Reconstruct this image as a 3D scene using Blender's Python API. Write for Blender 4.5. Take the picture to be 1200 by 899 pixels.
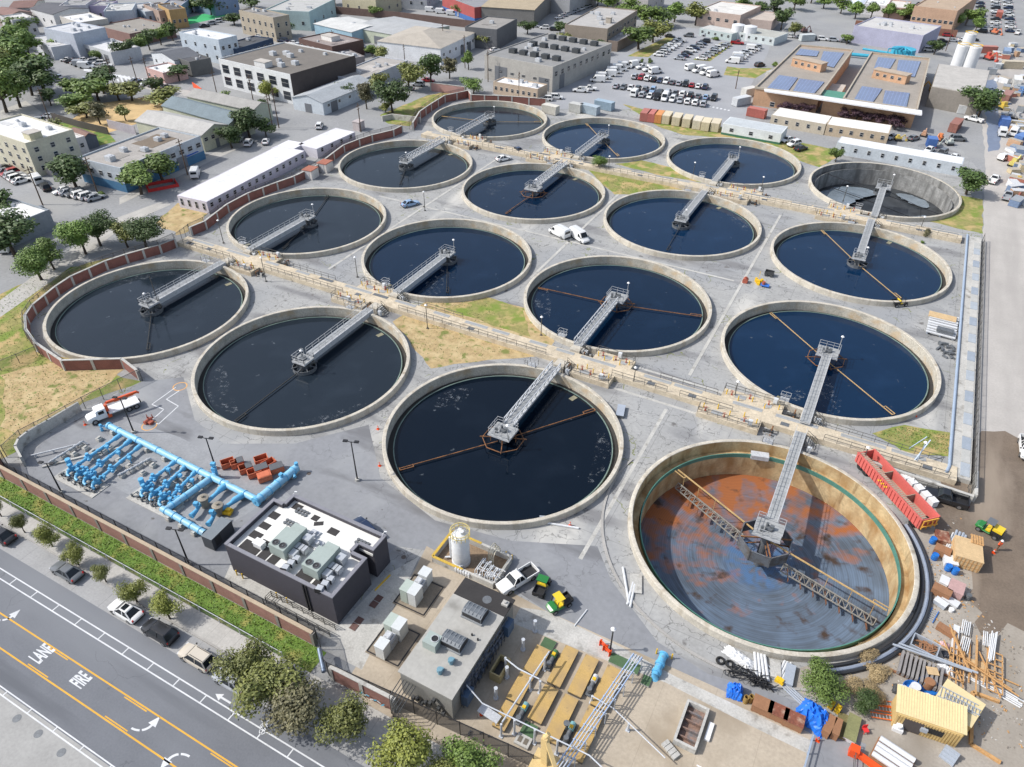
import bpy, math, random
from math import sin, cos, pi, radians as RAD
from mathutils import Vector, Matrix
from mathutils.geometry import delaunay_2d_cdt
for o in list(bpy.data.objects): bpy.data.objects.remove(o)
SC = bpy.context.scene
COL = SC.collection
rnd = random.Random(7)
# ------------------------------------------------------------------ camera
HC, PIT, ROL, FPX, TH = 69.484, 0.6521857, 0.0089216, 856.07, RAD(27.7)
cp, sp, cr, sr, ct, st = cos(PIT), sin(PIT), cos(ROL), sin(ROL), cos(TH), sin(TH)
FW = Vector((-st*cp, ct*cp, -sp)); RI0 = Vector((ct, st, 0)); UP0 = Vector((-st*sp, ct*sp, cp))
RI = cr*RI0 + sr*UP0; UP = -sr*RI0 + cr*UP0
cam = bpy.data.objects.new('camera', bpy.data.cameras.new('camera')); COL.objects.link(cam)
mw = Matrix((RI, UP, -FW)).transposed().to_4x4(); mw.translation = Vector((0, 0, HC)); cam.matrix_world = mw
cam.data.sensor_width = 36; cam.data.lens = 36*FPX/1200; cam.data.clip_start = 1; cam.data.clip_end = 9000
SC.camera = cam
# ------------------------------------------------------------------ sky, sun, exposure
W = bpy.data.worlds.new('World'); SC.world = W; W.use_nodes = True
nt = W.node_tree; bg = nt.nodes['Background']; sky = nt.nodes.new('ShaderNodeTexSky')
SUN_EL, SHAD = 45, 29
sky.sky_type = 'NISHITA'; sky.sun_disc = False; sky.sun_elevation = RAD(SUN_EL); sky.sun_rotation = RAD(241)
sky.air_density = 1.0; sky.dust_density = 2.0; sky.ozone_density = 1.0
hs_n = nt.nodes.new('ShaderNodeHueSaturation'); hs_n.inputs['Saturation'].default_value = .72  # lower sky saturation keeps the ambient light from tinting greys
nt.links.new(sky.outputs[0], hs_n.inputs['Color']); nt.links.new(hs_n.outputs[0], bg.inputs[0]); bg.inputs[1].default_value = 0.14
sun = bpy.data.objects.new('sun', bpy.data.lights.new('sun', 'SUN')); COL.objects.link(sun)
sun.data.energy = 3.0; sun.data.angle = RAD(0.9); sun.data.color = (1.0, 0.965, 0.91)
sun.rotation_euler = Vector((cos(RAD(SHAD))*cos(RAD(SUN_EL)), sin(RAD(SHAD))*cos(RAD(SUN_EL)), -sin(RAD(SUN_EL)))).to_track_quat('-Z', 'Y').to_euler()
SC.view_settings.view_transform = 'Standard'; SC.view_settings.look = 'None'
SC.view_settings.exposure = 0.44; SC.view_settings.gamma = 1.0
SC.render.engine = 'CYCLES'
SC.cycles.max_bounces = 6; SC.cycles.transparent_max_bounces = 12; SC.cycles.caustics_reflective = False; SC.cycles.caustics_refractive = False

# ------------------------------------------------------------------ helpers
def P(px, py, z=0.0):
    """ground point (at height z) seen at a photo pixel"""
    a = (px-600)/FPX; b = -(py-449.5)/FPX
    d = RI*a + UP*b + FW
    t = (z-HC)/d.z
    return (d.x*t, d.y*t)
def PW(pts, z=0.0): return [P(x, y, z) for x, y in pts]
def lin(c): c /= 255.0; return c/12.92 if c <= .04045 else ((c+.055)/1.055)**2.4
def C(r, g, b, k=1.0):
    """surface colour of a thing that looks (r,g,b) when lit by full sun"""
    return tuple(min(.82, lin(v)/1.25*k) for v in (r, g, b))
MATS = {}
def M(name, c, rough=.8, metal=0.0, var=.12, scale=.6, fine=6.0, c2=None, c2at=.55, c2s=.3, bump=0.0, coat=0.0, spec=None):
    if name in MATS: return MATS[name]
    m = bpy.data.materials.new(name); m.use_nodes = True; MATS[name] = m
    n = m.node_tree.nodes; l = m.node_tree.links; b = n['Principled BSDF']
    b.inputs['Roughness'].default_value = rough; b.inputs['Metallic'].default_value = metal
    if coat: b.inputs['Coat Weight'].default_value = coat
    if spec is not None: b.inputs['Specular IOR Level'].default_value = spec
    tc = n.new('ShaderNodeTexCoord')
    def nz(s, d=4):
        t = n.new('ShaderNodeTexNoise'); t.inputs['Scale'].default_value = s; t.inputs['Detail'].default_value = d
        t.inputs['Roughness'].default_value = .62
        l.new(tc.outputs['Object'], t.inputs['Vector']); return t
    base = None
    if c2 is not None:
        t = nz(c2s, 6); r = n.new('ShaderNodeMapRange'); r.inputs[1].default_value = c2at-.1; r.inputs[2].default_value = c2at+.1
        l.new(t.outputs[0], r.inputs[0]); mx = n.new('ShaderNodeMix'); mx.data_type = 'RGBA'
        l.new(r.outputs[0], mx.inputs[0]); mx.inputs[6].default_value = (*c, 1); mx.inputs[7].default_value = (*c2, 1); base = mx.outputs[2]
    if var:
        t1 = nz(scale); t2 = nz(fine, 3)
        ad = n.new('ShaderNodeMath'); ad.operation = 'ADD'; l.new(t1.outputs[0], ad.inputs[0]); l.new(t2.outputs[0], ad.inputs[1])
        r = n.new('ShaderNodeMapRange'); r.inputs[1].default_value = .65; r.inputs[2].default_value = 1.35
        r.inputs[3].default_value = 1-var*1.3; r.inputs[4].default_value = 1+var*1.3
        l.new(ad.outputs[0], r.inputs[0])
        mu = n.new('ShaderNodeVectorMath'); mu.operation = 'SCALE'; l.new(r.outputs[0], mu.inputs['Scale'])
        if base: l.new(base, mu.inputs[0])
        else: mu.inputs[0].default_value = c
        l.new(mu.outputs[0], b.inputs['Base Color'])
    else: b.inputs['Base Color'].default_value = (*c, 1)
    if bump:
        t = nz(fine*1.5, 3); bp = n.new('ShaderNodeBump'); bp.inputs['Strength'].default_value = bump; bp.inputs['Distance'].default_value = .05
        l.new(t.outputs[0], bp.inputs['Height']); l.new(bp.outputs[0], b.inputs['Normal'])
    return m
def mod_stripe(m, axis, freq, dark, duty=.5, sharp=True):
    """multiply a repeating dark line pattern (panel seams, corrugation) along an object axis"""
    n = m.node_tree.nodes; l = m.node_tree.links; b = n['Principled BSDF']
    tc = n.new('ShaderNodeTexCoord'); sx = n.new('ShaderNodeSeparateXYZ'); l.new(tc.outputs['Object'], sx.inputs[0])
    a = n.new('ShaderNodeMath'); a.operation = 'MULTIPLY'; a.inputs[1].default_value = freq; l.new(sx.outputs[axis], a.inputs[0])
    f = n.new('ShaderNodeMath'); f.operation = 'FRACT'; l.new(a.outputs[0], f.inputs[0])
    g = n.new('ShaderNodeMath'); g.operation = 'LESS_THAN'; g.inputs[1].default_value = duty; l.new(f.outputs[0], g.inputs[0])
    mx = n.new('ShaderNodeMix'); mx.data_type = 'RGBA'; mx.blend_type = 'MULTIPLY'; l.new(g.outputs[0], mx.inputs[0])
    mx.inputs[7].default_value = (*[dark]*3, 1)
    lk = [k for k in l if k.to_socket == b.inputs['Base Color']]
    if lk: s = lk[0].from_socket; l.remove(lk[0]); l.new(s, mx.inputs[6])
    else: mx.inputs[6].default_value = b.inputs['Base Color'].default_value
    l.new(mx.outputs[2], b.inputs['Base Color']); return m
def mod_crack(m, scale, width, dark, warp=1.2, mask=.5, col=None):
    """thin wandering crack lines"""
    n = m.node_tree.nodes; l = m.node_tree.links; b = n['Principled BSDF']
    tc = n.new('ShaderNodeTexCoord'); t = n.new('ShaderNodeTexNoise'); t.inputs['Scale'].default_value = scale*2.2; t.inputs['Detail'].default_value = 5
    l.new(tc.outputs['Object'], t.inputs['Vector'])
    sc = n.new('ShaderNodeVectorMath'); sc.operation = 'SCALE'; sc.inputs['Scale'].default_value = warp/scale*.5; l.new(t.outputs['Color'], sc.inputs[0])
    ad = n.new('ShaderNodeVectorMath'); ad.operation = 'ADD'; l.new(tc.outputs['Object'], ad.inputs[0]); l.new(sc.outputs[0], ad.inputs[1])
    v = n.new('ShaderNodeTexVoronoi'); v.feature = 'DISTANCE_TO_EDGE'; v.inputs['Scale'].default_value = scale; l.new(ad.outputs[0], v.inputs['Vector'])
    g = n.new('ShaderNodeMath'); g.operation = 'LESS_THAN'; g.inputs[1].default_value = width*scale; l.new(v.outputs['Distance'], g.inputs[0])
    t2 = n.new('ShaderNodeTexNoise'); t2.inputs['Scale'].default_value = scale*.8; l.new(tc.outputs['Object'], t2.inputs['Vector'])
    g2 = n.new('ShaderNodeMath'); g2.operation = 'GREATER_THAN'; g2.inputs[1].default_value = mask; l.new(t2.outputs[0], g2.inputs[0])
    mu = n.new('ShaderNodeMath'); mu.operation = 'MULTIPLY'; l.new(g.outputs[0], mu.inputs[0]); l.new(g2.outputs[0], mu.inputs[1])
    mx = n.new('ShaderNodeMix'); mx.data_type = 'RGBA'; l.new(mu.outputs[0], mx.inputs[0])
    if col: mx.inputs[7].default_value = (*col, 1)
    else: mx.blend_type = 'MULTIPLY'; mx.inputs[7].default_value = (*[dark]*3, 1)
    lk = [k for k in l if k.to_socket == b.inputs['Base Color']]
    s = lk[0].from_socket; l.remove(lk[0]); l.new(s, mx.inputs[6]); l.new(mx.outputs[2], b.inputs['Base Color']); return m
def mod_mix(m, col, at, s, soft=.08, stretch=(1, 1, 1), detail=6):
    """patches of another colour laid over a material by stretched noise"""
    n = m.node_tree.nodes; l = m.node_tree.links; b = n['Principled BSDF']
    tc = n.new('ShaderNodeTexCoord'); mp = n.new('ShaderNodeMapping'); mp.inputs['Scale'].default_value = stretch; l.new(tc.outputs['Object'], mp.inputs[0])
    t = n.new('ShaderNodeTexNoise'); t.inputs['Scale'].default_value = s; t.inputs['Detail'].default_value = detail; l.new(mp.outputs[0], t.inputs['Vector'])
    r = n.new('ShaderNodeMapRange'); r.inputs[1].default_value = at-soft; r.inputs[2].default_value = at+soft; l.new(t.outputs[0], r.inputs[0])
    mx = n.new('ShaderNodeMix'); mx.data_type = 'RGBA'; l.new(r.outputs[0], mx.inputs[0]); mx.inputs[7].default_value = (*col, 1)
    lk = [k for k in l if k.to_socket == b.inputs['Base Color']]
    if lk: sck = lk[0].from_socket; l.remove(lk[0]); l.new(sck, mx.inputs[6])
    else: mx.inputs[6].default_value = b.inputs['Base Color'].default_value
    l.new(mx.outputs[2], b.inputs['Base Color']); return m

class MB:
    """collects simple shapes into one mesh"""
    def __init__(s): s.v = []; s.f = []; s.m = []
    def add(s, vs, fs, mi=0):
        k = len(s.v); s.v += [tuple(v) for v in vs]
        for i, f in enumerate(fs):
            s.f.append(tuple(a+k for a in f)); s.m.append(mi if isinstance(mi, int) else mi[i])
        return s
    def box(s, x, y, z, sx, sy, sz, rz=0, mi=0, tx=1.0, ty=1.0, mt=None):
        c, n_ = cos(rz), sin(rz); vs = []
        for zz, kx, ky in ((z, 1, 1), (z+sz, tx, ty)):
            for a, b in ((-1, -1), (1, -1), (1, 1), (-1, 1)):
                lx, ly = a*sx/2*kx, b*sy/2*ky
                vs.append((x+lx*c-ly*n_, y+lx*n_+ly*c, zz))
        mt = mi if mt is None else mt
        return s.add(vs, [(3, 2, 1, 0), (4, 5, 6, 7), (0, 1, 5, 4), (1, 2, 6, 5), (2, 3, 7, 6), (3, 0, 4, 7)], [mi, mt, mi, mi, mi, mi])
    def bar(s, p, q, w, h=None, mi=0):
        p = Vector(p); q = Vector(q); d = (q-p); h = w if h is None else h
        if d.length < 1e-6: return s
        d.normalize(); u = Vector((0, 0, 1)) if abs(d.z) < .95 else Vector((1, 0, 0))
        r = d.cross(u).normalized(); u = r.cross(d)
        vs = [o+r*a*w/2+u*b*h/2 for o in (p, q) for a, b in ((-1, -1), (1, -1), (1, 1), (-1, 1))]
        return s.add(vs, [(0, 1, 2, 3), (7, 6, 5, 4), (4, 5, 1, 0), (5, 6, 2, 1), (6, 7, 3, 2), (7, 4, 0, 3)], mi)
    def tube(s, pts, r, n=8, mi=0):
        pts = [Vector(p) for p in pts]; rs = r if isinstance(r, (list, tuple)) else [r]*len(pts); vs = []; fs = []
        for i, p in enumerate(pts):
            d = (pts[min(i+1, len(pts)-1)]-pts[max(i-1, 0)]).normalized()
            u = Vector((0, 0, 1)) if abs(d.z) < .9 else Vector((1, 0, 0))
            a = d.cross(u).normalized(); b = a.cross(d)
            for k in range(n): t = 2*pi*k/n; vs.append(p+(a*cos(t)+b*sin(t))*rs[i])
        for i in range(len(pts)-1):
            for k in range(n): k2 = (k+1) % n; fs.append((i*n+k, i*n+k2, (i+1)*n+k2, (i+1)*n+k))
        fs.append(tuple(range(n))[::-1]); fs.append(tuple(range((len(pts)-1)*n, len(pts)*n)))
        return s.add(vs, fs, mi)
    def cyl(s, x, y, z0, z1, r0, r1=None, n=20, mi=0, mt=None):
        r1 = r0 if r1 is None else r1; vs = []
        for z, r in ((z0, r0), (z1, r1)):
            for k in range(n): t = 2*pi*k/n; vs.append((x+r*cos(t), y+r*sin(t), z))
        fs = [(k, (k+1) % n, n+(k+1) % n, n+k) for k in range(n)]; ms = [mi]*n
        fs += [tuple(range(n))[::-1], tuple(range(n, 2*n))]; ms += [mi, mi if mt is None else mt]
        return s.add(vs, fs, ms)
    def lathe(s, prof, n=32, x=0, y=0, mi=0, closed=False):
        """prof: (r,z) list; mi may be a list per segment"""
        vs = []; fs = []; ms = []
        for r, z in prof:
            for k in range(n): t = 2*pi*k/n; vs.append((x+r*cos(t), y+r*sin(t), z))
        m_ = len(prof); segs = m_ if closed else m_-1
        for i in range(segs):
            j = (i+1) % m_
            for k in range(n):
                k2 = (k+1) % n; fs.append((i*n+k, i*n+k2, j*n+k2, j*n+k)); ms.append(mi if isinstance(mi, int) else mi[i])
        return s.add(vs, fs, ms)
    def prism(s, poly, z0, z1, mi=0, mt=None):
        n = len(poly)
        if sum(poly[i][0]*poly[(i+1) % n][1]-poly[(i+1) % n][0]*poly[i][1] for i in range(n)) < 0: poly = poly[::-1]
        vs = [(x, y, z0) for x, y in poly]+[(x, y, z1) for x, y in poly]
        fs = [(k, (k+1) % n, n+(k+1) % n, n+k) for k in range(n)]+[tuple(range(n))[::-1], tuple(range(n, 2*n))]
        return s.add(vs, fs, [mi]*(n+1)+[mi if mt is None else mt])
    def loft(s, secs, mi=0, caps=True):
        n = len(secs[0]); vs = [p for q in secs for p in q]; fs = []
        for i in range(len(secs)-1):
            for k in range(n): k2 = (k+1) % n; fs.append((i*n+k, i*n+k2, (i+1)*n+k2, (i+1)*n+k))
        if caps: fs.append(tuple(range(n))[::-1]); fs.append(tuple(range((len(secs)-1)*n, len(secs)*n)))
        return s.add(vs, fs, mi)
    def rail(s, pts, h=1.05, step=2.0, w=.06, mids=1, mi=0):
        """hand rail along a 3D polyline"""
        for p, q in zip(pts, pts[1:]):
            p = Vector(p); q = Vector(q); L = (q-p).length; k = max(1, round(L/step))
            for i in range(k+1):
                a = p.lerp(q, i/k); s.bar(a, a+Vector((0, 0, h)), w, w, mi)
            for j in range(mids+1):
                z = Vector((0, 0, h*(1-j/(mids+1)))); s.bar(p+z, q+z, w, w, mi)
        return s
    def mesh(s, name, mats, smooth=False):
        me = bpy.data.meshes.new(name); me.from_pydata(s.v, [], s.f)
        for m in (mats if isinstance(mats, (list, tuple)) else [mats]): me.materials.append(m)
        me.polygons.foreach_set('material_index', s.m)
        if smooth:
            me.polygons.foreach_set('use_smooth', [True]*len(s.f))
            try: me.set_sharp_from_angle(angle=RAD(40))
            except Exception: pass
        me.update(); return me
    def build(s, name, mats, parent=None, smooth=False, loc=None, rz=0):
        if not isinstance(smooth, (bool, int)): smooth, loc, rz = False, smooth, loc or 0
        return obj(name, s.mesh(name, mats, smooth), parent, loc, rz)
def obj(name, me, parent=None, loc=None, rz=0):
    o = bpy.data.objects.new(name, me); COL.objects.link(o)
    if parent: o.parent = parent
    if loc is not None: o.location = loc if len(loc) == 3 else (*loc, 0)
    if rz: o.rotation_euler = (0, 0, rz)
    return o
def tag(o, label, cat, group=None, kind=None):
    if label: o['label'] = label
    if cat: o['category'] = cat
    if group: o['group'] = group
    if kind: o['kind'] = kind
    return o
def thing(name, label, cat, loc=(0, 0, 0), rz=0, group=None):
    o = bpy.data.objects.new(name, None); COL.objects.link(o); o.empty_display_size = .5
    o.location = loc if len(loc) == 3 else (*loc, 0); o.rotation_euler = (0, 0, rz); return tag(o, label, cat, group)
def kids(o): return [c for c in bpy.data.objects if c.parent == o]
def dup(root, loc, rz=0, label=None, group=None, scale=None, tree=None):
    """copy a thing, its parts and their sub-parts (tree: cached [(part,[sub-parts])])"""
    if tree is None: tree = [(c, kids(c)) for c in kids(root)]
    r = root.copy(); COL.objects.link(r); r.location = loc if len(loc) == 3 else (*loc, 0); r.rotation_euler = (0, 0, rz)
    if scale is not None: r.scale = scale if isinstance(scale, tuple) else (scale,)*3
    if label: r['label'] = label
    if group: r['group'] = group
    for c, gs in tree:
        d = c.copy(); COL.objects.link(d); d.parent = r
        for g in gs:
            e = g.copy(); COL.objects.link(e); e.parent = d
    return r
TC = dict(A=(-.1, 68.0), B=(-37.3, 68.5), C=(-73.8, 68.6), D=(-109.5, 69), E=(0, 111.2), F=(-36.8, 111), G=(-73.1, 110.8), H=(-108.8, 110.6),
          I=(0, 149.2), J=(-36.7, 149.2), K=(-72.9, 148.9), L=(-109.1, 148.5), M=(.3, 190.4), N=(-36.3, 191.6), O=(-72.4, 191.2), P=(-108.1, 190.2))
TR = 17.0
def inside(p, poly):
    x, y = p; r = False; j = len(poly)-1
    for i in range(len(poly)):
        if (poly[i][1] > y) != (poly[j][1] > y) and x < (poly[j][0]-poly[i][0])*(y-poly[i][1])/(poly[j][1]-poly[i][1])+poly[i][0]: r = not r
        j = i
    return r
def sheet(name, poly, lev, mat, kind='structure', holes=True, label=None, cat=None):
    """a flat sheet at 4 mm times its level, cut out round the tanks"""
    vs = [Vector(p) for p in poly]; n = len(vs); es = [(i, (i+1) % n) for i in range(n)]; cs = []
    if holes:
        xs = [p[0] for p in poly]; ys = [p[1] for p in poly]
        for c in TC.values():
            if min(xs)-17 < c[0] < max(xs)+17 and min(ys)-17 < c[1] < max(ys)+17:
                cs.append(c); k = len(vs); N = 96
                vs += [Vector((c[0]+16.8*cos(2*pi*i/N), c[1]+16.8*sin(2*pi*i/N))) for i in range(N)]
                es += [(k+i, k+(i+1) % N) for i in range(N)]
    r = delaunay_2d_cdt(vs, es, [], 0, 1e-5); V = r[0]; F = []
    for f in r[2]:
        c = sum((V[i] for i in f), Vector((0, 0)))/len(f)
        if inside(c, poly) and not any((c.x-q[0])**2+(c.y-q[1])**2 < 16.75**2 for q in cs): F.append(tuple(f))
    mb = MB(); mb.add([(v.x, v.y, lev*.004) for v in V], F)
    o = mb.build(name, mat); bpyfix(o)
    return tag(o, label, cat, None, kind)
def bpyfix(o):
    me = o.data
    if len(me.polygons) and me.polygons[0].normal.z < 0: me.flip_normals()
def rough(poly, amp=.5, step=1.6, seed=1):
    """wander the outline so that soft ground has no ruled edge"""
    r = random.Random(seed); out = []
    for i, a in enumerate(poly):
        a = Vector(a); b = Vector(poly[(i+1) % len(poly)]); L = (b-a).length; n = max(1, min(60, int(L/step))); d = (b-a)/max(L, 1e-6); m = Vector((-d.y, d.x)); w = 0
        for k in range(n):
            w = w*.6+r.uniform(-amp, amp); out.append(a.lerp(b, k/n)+m*(w if k else 0))
    return out
def rect(x0, y0, x1, y1): return [(x0, y0), (x1, y0), (x1, y1), (x0, y1)]
# ------------------------------------------------------------------ materials
CONC = M('pale_concrete', C(196, 194, 188), .9, var=.2, scale=.35, fine=5, bump=.15); mod_mix(CONC, C(140, 136, 128), .66, .8, .1)
CONCW = M('tank_concrete', C(205, 198, 184), .9, var=.22, scale=.5, fine=5, bump=.15); mod_mix(CONCW, C(172, 160, 140), .64, .9, .12, (1, 1, .25))
CONCI = M('tank_concrete_stained', C(200, 194, 180), .9, var=.25, scale=.5, fine=4); mod_mix(CONCI, C(200, 172, 132), .63, .35, .12, (1, 1, 1.5))
BEIGE = M('beige_concrete', C(212, 198, 174), .9, var=.2, scale=.5, fine=4, bump=.1); mod_mix(BEIGE, C(186, 170, 146), .64, .6, .1)
STEEL = M('galvanised_steel', C(205, 208, 212), .5, .05, var=.18, scale=1.5)
STEELD = M('weathered_steel', C(120, 124, 128), .6, .3, var=.2, scale=1.5)
GRATE = M('steel_grating', C(176, 178, 178), .6, .05, var=.15); mod_stripe(GRATE, 1, 1.1, .72, .12)
RAILM = M('rail_steel', C(108, 106, 102), .6, .3, var=.15)
RAILW = M('pale_rail', C(200, 202, 204), .5, .2, var=.1)
RUST = M('rusted_steel', C(152, 106, 68), .85, .05, var=.35, scale=1.2, c2=C(108, 78, 58), c2s=1.0)
BLACK = M('black_steel', (.02, .02, .022), .5, var=.2)
DARKM = M('dark_trough', (.035, .033, .03), .7, var=.3)
WEIR = M('weir_coating', C(120, 140, 132), .7, var=.25, scale=.8)
WEIRG = M('green_weir', C(86, 140, 126), .6, var=.2)
WHITEP = M('white_paint', (.75, .75, .75), .5, var=.06)
ORANGE = M('orange_plastic', C(250, 90, 30), .5, var=.08)
YELP = M('yellow_paint', C(245, 200, 40), .5, var=.12)
BRICK = M('red_brick', C(146, 98, 88), .9, var=.2, scale=.8); mod_stripe(BRICK, 2, 5, .88, .2)
BRICKD = M('brown_brick', C(160, 118, 108), .9, var=.2, scale=.6); mod_stripe(BRICKD, 2, 5, .9, .2)
def water_mat(name, c, rough=.06):
    m = bpy.data.materials.new(name); m.use_nodes = True; n = m.node_tree.nodes; l = m.node_tree.links; b = n['Principled BSDF']
    b.inputs['Roughness'].default_value = rough; b.inputs['IOR'].default_value = 1.33
    tc = n.new('ShaderNodeTexCoord'); t = n.new('ShaderNodeTexNoise'); t.inputs['Scale'].default_value = 2.2; t.inputs['Detail'].default_value = 4; l.new(tc.outputs['Object'], t.inputs['Vector'])
    bp = n.new('ShaderNodeBump'); bp.inputs['Strength'].default_value = .12; bp.inputs['Distance'].default_value = .05; l.new(t.outputs[0], bp.inputs['Height']); l.new(bp.outputs[0], b.inputs['Normal'])
    b.inputs['Base Color'].default_value = (*c, 1)
    # drifting films of fine bubbles
    mod_mix(m, tuple(min(1, v*1.3+.003) for v in c), .66, .16, .16, detail=8)
    mod_mix(m, (.30, .32, .34), .80, 1.6, .012, detail=4); mod_mix(m, (.10, .115, .13), .735, .5, .03, detail=12)
    return m
WATS = {'B': water_mat('tank_water_black', (.002, .006, .013), .05), 'E': water_mat('tank_water_navy_sky', (.003, .019, .052), .06), 'C': water_mat('tank_water_grey_sky', (.014, .021, .030), .1), 'F': water_mat('tank_water_blue_sky', (.003, .014, .036), .06)}  # blue and grey waters have the sky's reflection put into their base colour
WATK = dict(B='B', E='E', F='F', I='E', J='E', N='E', O='E', G='F', K='F', P='C', L='C', H='C', D='C', C='C')
WAT = WATS['B']
FOAM = M('pale_foam', (.30, .33, .36), .8, var=.2); n = FOAM.node_tree.nodes; l = FOAM.node_tree.links
tc_ = n.new('ShaderNodeTexCoord'); t_ = n.new('ShaderNodeTexNoise'); t_.inputs['Scale'].default_value = 1.3; t_.inputs['Detail'].default_value = 10; t_.inputs['Roughness'].default_value = .75; l.new(tc_.outputs['Object'], t_.inputs['Vector'])
mr_ = n.new('ShaderNodeMapRange'); mr_.inputs[1].default_value = .54; mr_.inputs[2].default_value = .74; mr_.inputs[4].default_value = .75; l.new(t_.outputs[0], mr_.inputs[0]); l.new(mr_.outputs[0], n['Principled BSDF'].inputs['Alpha'])
FOAMS = dict(C=[(205, 262, 11.5, 15.4), (300, 350, 12.8, 15.4)], E=[(-86, -68, 3, 15), (-112, -96, 9, 14)], B=[(-8, 40, 13, 15.4), (140, 172, 11, 14.5)], F=[(185, 228, 12, 15.2)], G=[(-84, -62, 5, 14.5)], I=[(60, 82, 3, 10)], J=[(20, 60, 12.5, 15.3)], N=[(100, 140, 6, 12)], D=[(120, 175, 12.8, 15.4)], K=[(150, 210, 8, 12)])
# ------------------------------------------------------------------ ground sheets
ASPH = M('city_asphalt', C(158, 159, 160), .95, var=.14, scale=.08, fine=1.6); mod_mix(ASPH, C(166, 166, 164), .6, .05, .1)  # base lightened, distant haze is painted into the colour
YARD = M('yard_paving', C(172, 172, 170), .95, var=.15, scale=.16, fine=2.0)
mod_mix(YARD, C(160, 162, 164), .54, .06, .1); mod_mix(YARD, C(204, 202, 196), .64, .1, .05, (1, .3, 1)); mod_mix(YARD, C(136, 136, 137), .6, .2, .06, (.3, 1, 1)); mod_mix(YARD, C(120, 118, 116), .70, .5, .03); mod_crack(YARD, .3, .045, .6, 1.6, .47); mod_crack(YARD, .8, .03, .66, 1.6, .55); mod_crack(YARD, .22, .05, 1, 1.2, .6, C(128, 134, 84)); mod_stripe(YARD, 0, .11, .76, .010); mod_stripe(YARD, 1, .12, .76, .010)
YARDD = M('smooth_asphalt', C(146, 148, 152), .95, var=.11, scale=.14, fine=1.5); mod_mix(YARDD, C(164, 166, 168), .58, .09, .1); mod_mix(YARDD, C(122, 123, 126), .62, .22, .05, (.3, 1, 1)); mod_mix(YARDD, C(104, 102, 100), .72, .6, .02); mod_crack(YARDD, .15, .04, .8, 1.5, .55)
ROADM = M('street_asphalt', C(120, 123, 129), .95, var=.1, scale=.25, fine=5); mod_mix(ROADM, C(106, 109, 115), .6, .3, .05, (.08, 1, 1)); mod_mix(ROADM, C(134, 137, 142), .56, .12, .1, (.15, 1, 1)); mod_crack(ROADM, .12, .04, .78, 1.5, .55)
PARKL = M('parking_concrete', C(168, 168, 168), .95, var=.12, scale=.25, fine=4); mod_stripe(PARKL, 0, .22, .8, .02)
WALKM = M('sidewalk_concrete', C(190, 187, 181), .95, var=.14, scale=.3, fine=4); mod_stripe(WALKM, 0, .6, .8, .04)
GRASS = M('dry_grass', C(154, 148, 90), .95, var=.3, scale=1.2, fine=7); mod_mix(GRASS, C(128, 146, 62), .52, .28, .08); mod_mix(GRASS, C(192, 168, 116), .56, .3, .06)
GRASSG = M('green_grass', C(104, 134, 54), .95, var=.3, scale=1, fine=6); mod_mix(GRASSG, C(170, 160, 92), .6, .45, .1)
GRASSB = M('straw_grass', C(186, 162, 118), .95, var=.3, scale=1.2, fine=7); mod_mix(GRASSB, C(206, 184, 140), .55, .5, .1); mod_mix(GRASSB, C(128, 134, 72), .6, .6, .05)
DIRT = M('dry_dirt', C(176, 168, 157), .95, var=.16, scale=.3, fine=4); mod_mix(DIRT, C(150, 141, 128), .55, .25, .1, (.5, .15, 1))
MUD = M('wet_mud', C(124, 110, 96), .85, var=.2, scale=.35, fine=4); mod_mix(MUD, C(158, 144, 128), .56, .3, .07, (.5, .12, 1)); mod_mix(MUD, C(186, 180, 170), .72, .2, .03, (1, .4, 1))
HAUL = M('haul_road', C(192, 187, 181), .95, var=.1, scale=.2, fine=3); mod_mix(HAUL, C(170, 165, 160), .56, .15, .1, (.8, .1, 1))
PADM = M('tan_paving', C(190, 177, 158), .95, var=.13, scale=.25, fine=3); mod_mix(PADM, C(166, 152, 132), .58, .18, .1); mod_stripe(PADM, 0, .2, .85, .012)
LOTM = M('parking_lot_asphalt', C(166, 168, 172), .95, var=.1, scale=.1, fine=2)  # paler than the asphalt itself, far haze mixed into its colour
CURBM = M('kerb_concrete', C(176, 173, 168), .9, var=.15)
sheet('ground', rect(-1000, -260, 800, 1500), 0, ASPH)
sheet('plant_yard', PW([(1140, 555), (1152, 205), (1118, 165), (985, 178), (880, 160), (790, 128), (690, 118), (552, 116), (480, 148), (360, 190), (236, 268), (205, 286), (60, 340), (30, 385), (40, 412), (166, 443), (97, 478), (18, 535), (6, 556), (360, 760), (398, 802), (560, 899), (700, 1010), (1010, 1010), (1075, 700)]), 1, YARD)
sheet('smooth_yard', PW([(14, 555), (60, 508), (120, 476), (168, 447), (215, 442), (228, 492), (262, 520), (345, 520), (432, 498), (446, 560), (510, 610), (600, 634), (700, 640), (716, 680), (770, 752), (830, 790), (905, 812), (1010, 850), (1005, 890), (840, 806), (640, 716), (545, 652), (465, 640), (360, 752)]), 2, YARDD)
sheet('service_paving', PW([(405, 800), (470, 700), (500, 640), (640, 716), (840, 806), (955, 862), (930, 960), (560, 960)]), 3, PADM)
sheet('concrete_apron', PW([(610, 712), (640, 716), (735, 762), (790, 792), (955, 870), (950, 885), (868, 845), (780, 800), (700, 770), (600, 730)]), 4, CONC)
sheet('building_apron', PW([(455, 672), (492, 652), (424, 785), (380, 762), (262, 680), (270, 662), (398, 733)]), 4, CONC)
sheet('pump_pad', PW([(84, 545), (148, 578), (248, 632), (256, 622), (300, 596), (345, 585), (330, 572), (210, 512), (150, 492)]), 3, M('pump_pad_concrete', C(158, 160, 163), .95, var=.14, scale=.4, fine=3))
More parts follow.
